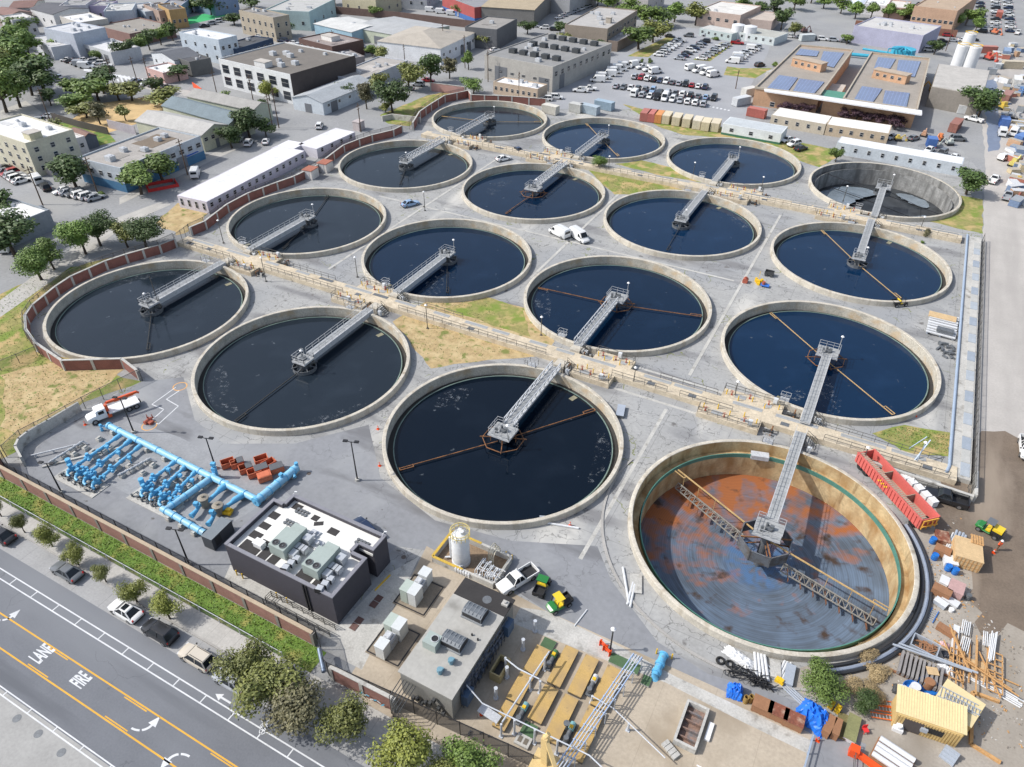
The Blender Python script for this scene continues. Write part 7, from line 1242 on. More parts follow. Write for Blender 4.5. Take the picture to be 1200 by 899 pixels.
bld('lavender process building with pale roof at the top right', [(1001, 31), (1082, 43), (1085, 29)], 6, (176, 176, 206), (206, 204, 200), items=[U(.3, .5), U(.7, .5)], name='process_building'); TQ = M('turquoise_paint', C(64, 176, 206), .5, var=.08); T = thing('round_tank', 'turquoise round tank with pipes beside the lavender building', 'storage tank', at(1055, 72)); MB().cyl(0, 0, 0, 4.5, 4.2, n=28).build('tank_shell', TQ, T); g = MB(); [g.tube([(k*2-5, -5, 1), (k*2-5, -5, 4.8), (0, 0, 5)], .25, 6) for k in range(5)]; g.tube([(-22, -3, 1), (-4, -3, 1.4)], .6, 8); g.tube([(-14, -1, 3), (8, -5, 3)], .4, 8); g.build('pipework', TQ, T)
bld('pinkish office block at the top of the car park', [(829, 8), (868, 19), (892, 8)], 6, (206, 176, 160), (226, 222, 214), win=[(0, 5, 1, 1.6, 1.2, 3)], name='office_building'); bld('flat roofed pinkish wing beside the pinkish office block', [(862, 21), (905, 26), (915, 16)], 4, (200, 176, 162), (206, 190, 174), name='office_building')
for i, (px, py) in enumerate(((863, 45), (877, 47))): g = MB(); g.lathe([(2.6, 0), (2.6, 5.2), (.01, 5.8)], 20); tag(g.build('storage_tank', TWH, None, True, at(px, py)), ['white round tank left of its twin by the pale green trailers', 'white round tank right of its twin by the pale green trailers'][i], 'storage tank', 'white tank pair')
bld('pink brick block behind the green tree row', [(1040, 6), (1062, 11), (1068, 3)], 5, (206, 160, 140), (226, 220, 210), name='building'); bld('large brick and tan block at the top right', [(1078, 4), (1122, 14), (1146, -4)], 8, (206, 160, 126), (196, 166, 136), win=[(0, 8, 1, 1.4, 1.2, 3)], name='building'); bld('dark roofed carport behind the green tree row', [(1068, 10), (1112, 20), (1122, 8)], 2.6, (80, 80, 90), (84, 86, 100), name='carport'); g = MB(); a, b = Vector((*P(1001, 32), 0)), Vector((*P(1120, 44), 0)); g.bar((0, 0, 1.4), b-a+Vector((0, 0, 1.4)), .4, 2.8); tag(g.build('boundary_wall', cm((140, 100, 84)), None, False, a), 'long brown wall below the row of green trees', 'wall')
g = MB(); g.lathe([(4.5, 0), (4.2, 2), (2.6, 3.6), (.01, 4.2)], 20); tag(g.build('dome_tent', cm((206, 216, 232)), None, True, at(1006, 8)), 'pale dome shaped tent roof at the top edge', 'dome'); bld('white shed at the top edge beside the dome', [(1014, 3), (1040, 8), (1044, 0)], 4, (226, 226, 230), (236, 236, 236), name='shed')
# far rows of houses
hs = [((20, 4), (38, 9), (52, 0), (220, 216, 206), (140, 100, 90)), ((35, 10), (62, 17), (94, 8), (226, 226, 226), (96, 98, 106)), ((0, 20), (14, 25), (34, 19), (206, 206, 206), (214, 210, 206)), ((-10, 14), (10, 19), (26, 12), (170, 150, 140), (150, 110, 100)), ((70, 20), (92, 28), (118, 20), (206, 200, 190), (232, 232, 230)), ((78, 2), (100, 7), (112, -2), (210, 206, 214), (160, 160, 160)), ((100, 3), (112, 6), (124, 0), (226, 206, 160), (150, 150, 150)), ((113, 4), (126, 8), (138, 2), (186, 170, 206), (170, 170, 170)), ((126, 8), (155, 13), (160, 4), (186, 200, 216), (200, 200, 196)), ((148, 7), (170, 15), (182, 6), (190, 206, 222), (196, 196, 196)), ((168, 6), (186, 14), (194, 6), (190, 160, 140), (120, 116, 116)), ((185, 6), (198, 13), (206, 5), (206, 160, 90), (100, 96, 96)), ((196, 2), (212, 8), (222, 0), (150, 170, 206), (150, 150, 156)), ((220, -4), (250, 2), (262, -6), (120, 150, 190), (150, 150, 156)), ((325, 6), (362, 15), (392, 0), (176, 206, 206), (190, 190, 186)), ((315, 10), (330, 15), (345, 8), (196, 176, 130), (140, 134, 120)), ((345, -2), (375, 3), (392, -6), (160, 140, 130), (170, 166, 160)), ((400, -6), (440, 0), (460, -8), (196, 186, 150), (186, 176, 160)), ((470, -8), (500, -2), (515, -12), (176, 180, 186), (190, 190, 196)), ((-20, 60), (-5, 66), (8, 56), (206, 190, 180), (170, 160, 160)), ((720, -8), (760, -3), (780, -12), (196, 190, 186), (196, 196, 196)), ((1090, -12), (1130, -6), (1145, -16), (206, 170, 140), (190, 180, 170))]
CNM = lambda c: ('dark ' if max(c) < 130 else '')+('tan' if c[0] > c[2]+24 else ('blue grey' if c[2] > c[0]+10 else 'pale grey'))
wh = ['at the top left corner', 'with wide dark roof at the upper left', 'with white roof at the left edge', 'with reddish roof at the left edge', 'with big white roof by the pale warehouse', 'leftmost of the row houses', 'second of the row houses from the left', 'lilac one of the row houses', 'fourth of the row houses', 'fifth of the row houses', 'brown fronted one of the row houses', 'ochre one of the row houses', 'bright blue one at the end of the row houses', 'behind the green court', 'teal block behind the beige apartments', 'small one beside the beige apartments', 'at the top edge behind the teal block', 'at the top edge above the pale green warehouse', 'at the top edge left of the red building', 'cut by the left edge near the tall trees', 'at the top edge above the grove', 'at the top right edge']
for i, (a, b, c_, wl, rf) in enumerate(hs): bld('%s house %s' % (CNM(wl), wh[i]), [a, b, c_], 5 + (i % 3), wl, rf, ('x', 1.2) if i in (1, 0, 3, 16) else 'flat', win=[(0, 3, 1, 1.1, 1.3, 2.2), (1, 3, 1, 1.1, 1.3, 2.2)], name='house', group='far houses')
bld('old beige three storey apartment house by the green court', [(280, 13), (320, 22), (332, 17)], 8.5, (186, 170, 146), (150, 146, 140), win=[(0, 6, 2, 1.1, 1.6, 1.6), (1, 2, 2, 1, 1.6, 1.6)], name='apartment_house'); bld('white gabled house beyond the crossing', [(177, 62), (204, 71), (222, 61)], 4.6, (222, 228, 234), (104, 108, 116), ('y', 1.4), win=[(0, 3, 1, 1, 1, 2)], name='house'); bld('dark fronted house beside the white gabled house', [(205, 68), (222, 74), (238, 66)], 4.6, (110, 112, 110), (90, 90, 94), win=[(0, 3, 1, 1.2, 1.2, 2)], name='house'); bld('low pink fronted shop at the crossing', [(170, 80), (191, 87), (206, 77)], 3.2, (226, 176, 166), (232, 232, 230), win=[(0, 3, 1, 1.2, 1, 1)], name='shop'); bld('white roofed building cut by the left edge below the car row', [(-40, 252), (8, 268), (33, 240)], 4, (150, 160, 170), (240, 238, 234), name='building')
g = MB(); a, b, c = [Vector((*P(*q), 0)) for q in ((370, 14), (470, 23), (560, 34))]; g.bar(Vector((0, 0, 1.5)), b-a+Vector((0, 0, 1.5)), .3, 3); g.bar(b-a+Vector((0, 0, 1.5)), c-a+Vector((0, 0, 1.5)), .3, 3); tag(g.build('board_fence', cm((110, 90, 84)), None, False, a), 'long dark brown board fence behind the blue and green warehouses', 'fence'); g = MB(); a, b, c = [Vector((*P(*q), 0)) for q in ((62, 140), (95, 150), (128, 158))]; g.bar(Vector((0, 0, 1)), b-a+Vector((0, 0, 1)), .2, 2); g.bar(b-a+Vector((0, 0, 1)), c-a+Vector((0, 0, 1)), .2, 2); tag(g.build('board_fence', cm((84, 78, 74)), None, False, a), 'dark board fence along the near side of the sandy lot', 'fence'); g = MB(); a, b = [Vector((*P(*q), 0)) for q in ((128, 150), (160, 158))]; g.bar(Vector((0, 0, 1.2)), b-a+Vector((0, 0, 1.2)), .2, 2.4); tag(g.build('board_fence', cm((186, 180, 186)), None, False, a), 'pale grey board fence beside the cream gabled shed', 'fence'); g = MB(); g.box(0, 0, 0, 9, .2, 1.6); tag(g.build('barrier', cm((240, 100, 60)), None, False, at(232, 106), RAD(-25)), 'orange red mesh barrier along the pavement by the white modern building', 'barrier')
g = MB(); [g.box(a, b, 0, c_, d_, .7) for a, b, c_, d_ in ((0, 0, 7, .3), (0, 4, 6, .3), (3.3, 2, .3, 4), (-3.2, 2, .3, 4))]; tag(g.build('barrier', cm((216, 60, 56)), None, False, at(192, 222), RAD(60)), 'red barriers fencing a patch of pavement by the blue based workshop', 'barrier'); g = MB(); g.box(0, 0, 2.6, 4, 1.5, .1); [g.box(a, .6, 0, .1, .1, 2.6) for a in (-1.8, 1.8)]; tag(g.build('awning', cm((56, 110, 196)), None, False, at(227, 192), RAD(96)), 'bright blue awning over a door of the blue based workshop', 'awning')
# containers
def container(px, py, rz, c, label, L=6.0, group='storage containers', z=0.0):
    T = thing('shipping_container', label, 'container', at(px, py), rz, group); c = tuple(int(v*.72+.28*(sum(c)/3*.5+85)) for v in c); m = cm(c, .6); g = MB(); n_ = int(L/.3)
    g.box(0, 0, .1, L, 2.3, 2.35)
    for k in range(n_): g.box(-L/2+.2+k*(L-.3)/n_, 0, .15, .12, 2.38, 2.25)
    g.build('box_body', m, T); MB().box(0, 0, 2.45, L+.05, 2.42, .08).build('roof', cm(tuple(min(255, v+14) for v in c), .6), T)
    for s in (-1, 1): MB().box(-L/2-.04, s*.57, .15, .06, 1.1, 2.25).build('door', m, T)
    return T
for i, (px, py, c) in enumerate([(756, 140, (186, 92, 76)), (764, 141, (206, 96, 82)), (772, 142, (240, 140, 56)), (781, 143, (226, 206, 166)), (793, 145, (224, 208, 172)), (805, 147, (222, 206, 168)), (817, 149, (230, 216, 186)), (827, 151, (232, 212, 168)), (838, 152, (226, 208, 170))]): container(px, py, RAD(66+30), c, ['brown red container leftmost in the container row', 'red container second from the left in the container row', 'bright orange container in the container row', 'tan container right of the orange one', 'tan container second right of the orange one', 'tan container in the middle of the row', 'pale tan container with white side', 'tan container second from the right end of the row', 'tan container at the right end of the row'][i], 5)
for px, py, rz, c, lb, L in [(691, 133, -10, (166, 186, 200), 'pale blue container left of the container row', 6), (708, 128, -8, (146, 176, 196), 'blue container behind the pale blue one', 6), (675, 131, -8, (196, 196, 190), 'small grey white container by the far tank', 4), (645, 133, -8, (216, 210, 196), 'cream container box next to the farthest tank rim', 5), (886, 137, -8, (200, 92, 76), 'red container beside the plant office lawn', 5.5), (868, 123, 60, (206, 210, 214), 'grey white container by the car park corner', 6), (877, 112, 60, (216, 214, 206), 'white cabin near the plant office corner', 5), (905, 92, 60, (190, 190, 184), 'grey cabin along the plant office', 5), (945, 48, 40, (206, 214, 214), 'white cabin at the back of the plant office', 6), (1118, 152, 80, (160, 92, 76), 'rusty red container by the road', 7), (1125, 130, 95, (226, 228, 228), 'white container by the big dense tree', 7), (1170, 20, 90, (196, 90, 70), 'rust red container at the top right', 7), (1178, 66, 90, (120, 150, 190), 'blue container at the top right', 7), (1185, 80, 20, (206, 190, 160), 'tan container in the far right yard', 7), (1190, 100, 90, (230, 230, 226), 'white container in the far right yard', 7), (1155, 62, 20, (200, 110, 90), 'faded red container behind the silos', 7), (1178, 118, 80, (170, 110, 96), 'brown red container in the far right yard', 7), (1196, 168, 60, (70, 120, 200), 'blue container at the right edge', 5), (1175, 148, 95, (60, 110, 200), 'bright blue skip on the right', 4), (1090, 172, 100, (52, 104, 190), 'blue skip beside the long pale trailer', 3), (1140, 30, 20, (206, 206, 206), 'grey container beside the tree row', 6)]: container(px, py, RAD(rz), c, lb, L, None)
for i, (px, py, c, s) in enumerate([(1193, 215, (230, 190, 70), 1.6), (1187, 195, (226, 206, 90), 2), (1174, 128, (240, 200, 60), 2.2), (1094, 108, (240, 180, 50), 2.5), (1100, 165, (240, 130, 60), 1.8), (1158, 70, (230, 70, 50), 2.5), (1052, 165, (240, 206, 80), 1.4), (1082, 160, (206, 150, 110), 1.5), (1190, 140, (196, 196, 196), 2), (1112, 170, (206, 214, 206), 1.6), (1195, 110, (90, 140, 206), 2), (1165, 40, (240, 120, 70), 2), (942, 38, (110, 70, 66), 2), (820, 84, (90, 140, 80), 1.6), (930, 160, (60, 62, 66), .1)][:-1]):
    T = thing('construction_machine', 'small %s construction machine ' % ('red' if c[1] < 100 else ('yellow' if c[1] > 170 and c[2] < 100 else ('orange' if c[0] > 230 else 'grey and white')))+['lowest at the right edge', 'below the blue container at the right edge', 'beside the bright blue skip', 'at the foot of the block house', 'beside the blue skip', 'behind the block house', 'at the right end of the tan trailer', 'behind the long pale trailer', 'in the far right yard', 'by the road corner', 'among the right edge containers', 'at the top right', 'behind the plant office', 'among the parked trucks'][i], 'machine', at(px, py), i*1.1, 'construction machines'); s *= .8; c = tuple(int(v*.75+45) for v in c); g = MB(); g.box(0, 0, .5, s*1.5, s, s*.5); g.box(-.2*s, 0, .5+s*.5, s*.6, s*.7, s*.55); g.build('machine_body', cm(c, .5), T); g = MB(); g.bar((.5*s, 0, .8*s), (1.3*s, 0, 1.6*s), .18*s); g.bar((1.3*s, 0, 1.6*s), (1.9*s, 0, .5*s), .14*s); g.box(1.9*s, 0, .1, .4*s, .6*s, .4*s); g.build('boom', cm(c, .5), T); [MB().tube([(-.7*s, b*.5*s, .35), (.7*s, b*.5*s, .35)], .33, 8).build('track', BLACK, T) for b in (-1, 1)]
# utility poles
UP_ = [(137, 110, 11), (220, 205, 9), (115, 228, 9), (50, 240, 9), (178, 105, 10), (162, 100, 9), (256, 118, 9), (298, 124, 9), (327, 150, 11), (320, 152, 10), (58, 140, 9), (423, 155, 8), (572, 96, 10), (545, 80, 11), (608, 115, 8), (392, 62, 8), (475, 80, 8), (1108, 60, 10), (862, 104, 6), (520, 60, 10)]
for i, (px, py, h) in enumerate(UP_):
    T = thing('utility_pole', 'tall wooden utility pole with cross arms ' + ['by the crossing at the sandy lot', 'beside the blue awning', 'at the workshop corner', 'by the left edge cars', 'beside the pink shop', 'left of the pink shop', 'by the orange barrier', 'by the white modern building', 'at the street corner by the white car', 'second one at the street corner', 'by the dark board fence', 'by the shorter lavender trailer', 'at the concrete workshop wall', 'beside the white warehouse', 'by the low beige office', 'by the brown building', 'behind the long grey shed', 'by the silos', 'at the car park edge', 'in front of the white hip roofed warehouse'][i], 'utility pole', at(px, py), 1.6+.1*(i % 3), 'utility poles'); MB().cyl(0, 0, 0, h, .16, .11, 8).build('pole', M('pole_wood', C(104, 86, 72), .9), T); MB().box(0, 0, h-.8, 2.2, .12, .14).box(0, 0, h-1.6, 1.6, .12, .12).build('cross_arm', M('pole_wood', C(104, 86, 72)), T)
# ------------------------------------------------------------------ distant cars
CW = ['white', 'silver', 'white', 'grey', 'black', 'white', 'silver', 'dark blue', 'white', 'grey', 'red', 'silver', 'white', 'black', 'light blue']
def row(a, b, n, rz, where, cols=None, kinds=('sedan', 'suv'), seed=0):
    r = random.Random(seed+n); A, B = Vector(P(*a)), Vector(P(*b))
    for i in range(n):
        p = A.lerp(B, i/max(1, n-1)); k = r.choice(kinds); c = (cols[i % len(cols)] if cols else r.choice(CW)); far_car(k, c, (p.x, p.y, .012), RAD(rz)+r.uniform(-.04, .04)+(pi if r.random() < .4 else 0), '%s %s, %s from the %s in the %s' % (c, CC[k], ORD[i], 'left' if b[0]-a[0] > 8 else 'top', where), 'cars in the '+where)
row((744, 92), (826, 104), 12, 96, 'back row of the car park', ['silver', 'red', 'white', 'black', 'dark blue', 'white', 'grey', 'silver', 'black', 'red', 'white', 'dark blue'])
row((722, 103), (836, 117), 14, 96, 'middle row of the car park', ['silver', 'grey', 'white', 'black', 'grey', 'light blue', 'black'])
row((744, 112), (824, 124), 10, 96, 'front row of the car park', ['white', 'silver', 'white', 'black', 'white', 'white', 'silver', 'white'], ('suv', 'sedan', 'van'))
row((772, 66), (796, 49), 8, 6, 'white car column by the grove', ['white', 'white', 'silver', 'white'], ('suv', 'pickup', 'sedan')); row((796, 70), (826, 50), 8, 6, 'middle column of the upper car park', ['silver', 'dark blue', 'black', 'white', 'dark blue']); row((822, 70), (850, 54), 8, 6, 'third column of the upper car park'); row((858, 74), (886, 57), 8, 6, 'right column of the upper car park', ['white', 'silver', 'white'], ('van', 'suv', 'pickup'))
row((700, 96), (732, 80), 6, 20, 'white van row beside the workshop', ['white'], ('van',)); row((680, 108), (690, 106), 2, 20, 'pair of pickups by the workshop', ['white'], ('pickup',)); row((640, 118), (652, 116), 2, 20, 'pair of white vehicles by the beige office', ['white'], ('suv', 'van')); row((710, 44), (738, 38), 5, 60, 'rooftop row on the parking deck', None); row((745, 78), (768, 86), 4, 60, 'white truck cluster of the car park', ['white'], ('van', 'pickup')); row((810, 82), (836, 90), 4, 60, 'box truck cluster of the car park', ['white'], ('van',))
row((4, 200), (26, 214), 6, 80, 'row at the left edge', ['black', 'grey', 'red', 'silver', 'white', 'white']); row((74, 226), (112, 234), 6, 75, 'slanted row at the blue based workshop', ['white', 'silver', 'grey', 'white', 'white', 'silver']); row((408, 57), (440, 62), 6, 75, 'dark row by the brown building', ['grey', 'black', 'black', 'grey', 'black']); row((158, 97), (196, 104), 6, 75, 'row by the pink shop', ['grey', 'dark blue', 'white', 'silver', 'white', 'black']); row((478, 106), (502, 96), 3, 20, 'kerb row behind the dry bank', ['grey', 'silver', 'red']); row((78, 72), (102, 80), 5, 30, 'jumble of parked cars by the low garage', ['white', 'black', 'white', 'silver', 'white'], ('van', 'suv', 'sedan')); row((100, 72), (125, 78), 4, 40, 'second jumble by the low garage', ['white', 'silver', 'white'])
row((505, 14), (556, 22), 5, 20, 'motor home row behind the board fence', ['white'], ('van',)); row((560, 46), (580, 60), 3, 60, 'row by the white hip roofed warehouse', ['silver', 'black', 'white']); row((1148, 5), (1150, 38), 8, 5, 'dark column at the upper right', ['dark blue', 'black', 'grey']); row((1166, 3), (1166, 38), 9, 5, 'middle column at the upper right', ['white', 'silver', 'black']); row((1180, 3), (1184, 38), 9, 5, 'right column at the upper right', ['silver', 'white', 'dark blue']); row((922, 166), (938, 176), 3, 60, 'group left of the nearly empty tank', ['white', 'white', 'black']); row((1045, 163), (1070, 164), 2, 60, 'pair behind the long pale trailer', ['silver', 'grey'])
row((250, 150), (292, 170), 5, 120, 'kerb row before the gabled sheds', ['silver', 'white', 'grey']); row((345, 62), (352, 56), 2, 60, 'pair by the brown flat building'); row((436, 98), (470, 86), 4, 20, 'kerb row by the flat roofed warehouse'); row((10, 156), (60, 138), 4, 30, 'left street row', ['white', 'grey', 'silver']); row((640, 70), (664, 62), 3, 20, 'row at the workshop side', ['white', 'silver']); row((925, 44), (990, 50), 6, 10, 'row behind the plant office', ['white', 'silver', 'grey']); row((1092, 50), (1140, 48), 5, 10, 'row by the brown wall', ['white', 'black', 'silver']); row((615, 30), (650, 36), 4, 20, 'row by the tan warehouse'); row((1088, 178), (1118, 186), 3, 70, 'row beyond the long pale trailer', ['white', 'grey'])
row((655, 22), (690, 8), 8, 60, 'street row at the top edge', None); row((240, 32), (262, 24), 4, 60, 'row by the green court', ['black', 'silver', 'white', 'grey']); row((305, 44), (345, 52), 4, 15, 'row at the navy building', ['white', 'silver', 'dark blue', 'white']); row((110, 18), (150, 24), 5, 15, 'row before the row houses', None); row((196, 20), (212, 16), 3, 60, 'row by the ochre house', None); row((785, 44), (850, 42), 4, 10, 'row below the pale green trailers', ['black', 'grey', 'silver', 'red'])
for k, c, px, py, rz, lb in [('van', 'white', 230, 206, 130, 'white van parked beside the blue awning'), ('sedan', 'white', 312, 168, 125, 'white car parked at the corner by the dark trees'), ('suv', 'white', 375, 150, 120, 'white suv with black windows driving on the side street'), ('suv', 'black', 54, 222, 160, 'black suv beside a white box truck at the left'), ('van', 'white', 44, 214, 160, 'white box truck at the left'), ('sedan', 'grey', 49, 248, 160, 'dark grey car alone on the left side street'), ('van', 'white', 10, 292, 130, 'white van parked under the big dark left edge tree'), ('sedan', 'white', 70, 92, 160, 'white car waiting at the left crossing'), ('sedan', 'silver', 100, 95, 130, 'silver car turning at the left crossing'), ('sedan', 'dark blue', 424, 56, 10, 'dark blue car behind the brown building'), ('pickup', 'white', 1164, 213, 75, 'white pickup driving on the haul road beyond the dark tree'), ('suv', 'white', 1176, 187, 60, 'white suv on the haul road'), ('van', 'white', 1173, 158, 92, 'white truck parked at the right'), ('pickup', 'white', 1140, 142, 160, 'white pickup under the big dense tree'), ('pickup', 'red', 864, 52, 10, 'red pickup at the top of the car park'), ('suv', 'black', 890, 78, 60, 'black car below the right car column'), ('sedan', 'silver', 470, 60, 60, 'silver car by the white hip roofed warehouse'), ('suv', 'white', 1088, 60, 10, 'white suv near the turquoise tank'), ('suv', 'red', 1110, 43, 10, 'dark red car below the tree row'), ('sedan', 'white', 860, 42 - 10, 10, 'white car behind the white round tanks')]: far_car(k, c, at(px, py), RAD(rz), lb)
# ------------------------------------------------------------------ red open trailer
RT = M('trailer_red', C(218, 110, 102), .55, var=.12); RTI = M('trailer_inside', C(176, 160, 140), .9, var=.2)
a, b = Vector(P(1005, 531, 2.1)), Vector(P(1080, 611, 2.1)); c_ = Vector(P(1094, 594, 2.1)); d = (b-a); L = d.length; d.normalize(); n_ = Vector((-d.y, d.x)); n_ = n_ if (c_-b).dot(n_) > 0 else -n_; Wd = 2.6; ctr = (a+b)/2+n_*Wd/2; rz = math.atan2(d.y, d.x); hs_ = 1 if n_.dot(Vector((-d.y, d.x))) > 0 else -1
T = thing('open_trailer', 'long red open topped trailer in three bays parked against the drained tank', 'trailer', (ctr.x, ctr.y, 0), rz)
g = MB()
for s in (-1, 1):
    g.box(0, s*(Wd/2-.06), .7, L, .12, 1.5); g.box(0, s*(Wd/2-.02), 2.2, L+.05, .2, .1)
    for k in range(22): g.box(-L/2+.3+k*(L-.6)/21, s*(Wd/2+.05), .75, .14, .12, 1.4)
g.box(-L/2+.06, 0, .7, .12, Wd-.25, 1.5); g.box(L/2-.06, 0, .7, .12, Wd-.25, 1.5); g.build('trailer_side', RT, T); g = MB(); g.box(0, 0, .7, L-.26, Wd-.26, .1); [g.box(x, 0, .8, .1, Wd-.26, 1.25) for x in (-L*.17, L*.17)]; g.build('trailer_floor', RTI, T)
g = MB(); yy = -hs_*(Wd/2-.5); g.box(0, yy, 2.24, L-.4, .55, .05, 0, 1); [g.bar((-L/2+.3+k*.35, yy-.3, 2.3), (-L/2+.3+k*.35, yy+.3, 2.3), .05) for k in range(int(L/.35)-1)]; g.build('side_ladder', [RT, RTI], T); g = MB(); [g.bar((L/2+.15, y, .7), (L/2+.15, y, 2.1), .12) for y in (-1, -.3, .4, 1)]; g.bar((L/2+.15, -1.1, 2.1), (L/2+.15, 1.1, 2.1), .14); g.bar((L/2+.3, -1.1, 1.3), (L/2+.3, 1.1, 1.3), .14); g.build('end_frame', M('ochre_paint', C(226, 168, 70), .6, var=.1), T); MB().box(0, 0, .35, L-1, 1.2, .3).build('chassis', TRM, T)
g = MB(); [g.box(-1.5+k*.3, -hs_*(Wd/2+.13), 1.5+.25*(k % 2), .22, .03, .2) for k in range(6)]; g.build('side_plate', YELP, T)
for x in (-L/2+1, -L/2+2.1, L/2-1.2): [obj('wheel', wheel_me(.48)[0], T, (x, s*1.1, .48)) for s in (-1, 1)]
for i, (px, py) in enumerate([(1059, 564), (1067, 570), (1075, 577), (1083, 585), (1091, 592)]): g = MB(); g.box(0, 0, .1, 1.0, .9, .95, 0, 0); g.box(0, 0, 0, 1.05, .95, .1, 0, 1); g.cyl(0, 0, 1.05, 1.12, .15, n=8); tag(g.build('tote_tank', [WHITEP, STEELD], None, False, at(px, py), rz), 'white plastic tote tank behind the red trailer, %s from the left' % ORD[i], 'tote tank', 'white tote tanks')
# ------------------------------------------------------------------ stored materials
WOOD = M('plywood', C(214, 184, 140), .85, var=.14, scale=1.2); WOODL = M('timber', C(206, 160, 106), .85, var=.2, scale=2); WOODD = M('brown_crate', C(160, 116, 84), .85, var=.15); RUSTB = M('rusty_lid', C(140, 84, 64), .8, var=.4, c2=C(176, 150, 130), c2s=1.2); SHEET = M('white_sheet', C(226, 228, 230), .7, var=.06); TARP = M('blue_tarp', C(40, 120, 226), .4, var=.15, scale=2); ALU = M('aluminium', C(196, 204, 214), .4, .3, var=.08); CREAM = M('cream_corrugated', C(236, 216, 166), .7, var=.08); BLD = M('blue_plastic', C(40, 120, 206), .4, var=.08)
def crate(px, py, sx, sy, sz, rz, mats, label, cat='crate', z=0.0, slats=0, name='crate', group=None, lid=None):
    T = thing(name, label, cat, at(px, py), RAD(rz), group); m = mats if isinstance(mats, list) else [mats, mats]; g = MB(); g.box(0, 0, z+.08, sx, sy, sz); [g.box(x, 0, z, .12, sy, .08) for x in (-sx*.4, 0, sx*.4)]; g.build('crate_body', m[0], T); MB().box(0, 0, z+sz+.08, sx+.06, sy+.06, .05).build('crate_top', m[1], T)
    if slats:
        g = MB(); [g.box(-sx/2+(k+.5)*sx/slats, -sy/2-.02, z+.08, .08, .05, sz) for k in range(slats)]; [g.box(0, 0, z+sz*f, sx+.05, sy+.05, .08) for f in (.3, .7)]; g.build('batten', WOODL, T)
    return T
def tarp(px, py, sx, sy, h, mat, label, rz=0, cat='tarp', name='tarpaulin', seed=1):
    r = random.Random(seed); n = 14; vs = []
    for i in range(n+1):
        for j in range(n+1):
            u, v = i/n*2-1, j/n*2-1; e = max(abs(u), abs(v)); z = h*(1-e**3)*(.75+.5*r.random()) if e < .97 else .02; vs.append((u*sx/2*(1+.08*r.uniform(-1, 1)), v*sy/2*(1+.08*r.uniform(-1, 1)), z+.02))
    g = MB(); g.add(vs, [(i*(n+1)+j, (i+1)*(n+1)+j, (i+1)*(n+1)+j+1, i*(n+1)+j+1) for i in range(n) for j in range(n)]); return tag(g.build(name, mat, None, False, at(px, py), RAD(rz)), label, cat)
def drum(px, py, m, label, r=.3, h=.85, name='drum', group=None): g = MB(); g.lathe([(r, 0), (r, h*.33), (r*1.04, h*.35), (r, h*.37), (r, h*.66), (r*1.04, h*.68), (r, h*.7), (r, h), (r*.9, h), (r*.9, h-.05), (.01, h-.05)], 16); return tag(g.build(name, m, None, True, at(px, py)), label, 'drum', group)
def ladder(px, py, L, w, rz, m, label, z=.1, group=None, mr=None): g = MB(); [g.bar((-L/2, s*w/2, z), (L/2, s*w/2, z), .07, .09) for s in (-1, 1)]; [g.bar((-L/2+.2+k*.32, -w/2, z), (-L/2+.2+k*.32, w/2, z), .05, .05, 1) for k in range(int(L/.32))]; return tag(g.build('ladder', [m, mr or ALU], None, False, at(px, py), RAD(rz)), label, 'ladder', group)
def bundle(px, py, n, L, r, rz, m, label, name='pipe_bundle', cat='pipes', z=0.0, sp=2.2, seed=1, group=None):
    q = random.Random(seed); T = thing(name, label, cat, at(px, py), RAD(rz), group)
    for k in range(n): g = MB(); x = q.uniform(-.06, .06)*L; g.tube([(x-L/2, 0, z+r), (x+L/2, 0, z+r)], r, 7); g.build('pipe', m, T, True, (0, (k-n/2)*r*sp, 0), q.uniform(-.03, .03))
    return T
crate(1129, 655, 2.9, 3.4, 1.7, 4, [WOOD, WOOD], 'large plywood crate with slatted front beside the muddy road', slats=7); g = MB(); [g.box(-.55+k*.28, 0, 1.9, .2, 1.5, .05) for k in range(5)]; [g.box(0, y, 1.83, 1.4, .1, .07) for y in (-.6, 0, .6)]; tag(g.build('pallet', WOODL, None, False, at(1138, 645), RAD(4)), 'brown slatted pallet lying on top of the plywood crate', 'pallet')
bundle(1120, 636, 4, 3.2, .16, 80, ALU, 'bundle of pale blue grey tubes by the plywood crate', z=.3); bundle(1114, 636, 4, 3.0, .1, 76, SHEET, 'bundle of thin white tubes left of the grey tubes', z=.2); crate(1103, 632, 1.5, 1.8, .5, 10, [RUSTB, RUSTB], 'rusty metal grating stack near the red trailer end', 'stack'); crate(1102, 650, 1.7, 1.2, .9, -10, [WOODD, WOODD], 'brown timber box between the blue drums'); crate(1112, 661, 1.4, 1.4, .7, 10, [SHEET, SHEET], 'white wrapped box against the plywood crate', 'box')
for i, (px, py) in enumerate(((1092, 636), (1094, 655), (1110, 668), (1118, 672))): drum(px, py, BLD, ['blue drum at the end of the red trailer', 'blue drum below the brown timber box', 'blue drum by the white wrapped box', 'blue drum at the near corner of the plywood crate'][i], .36)
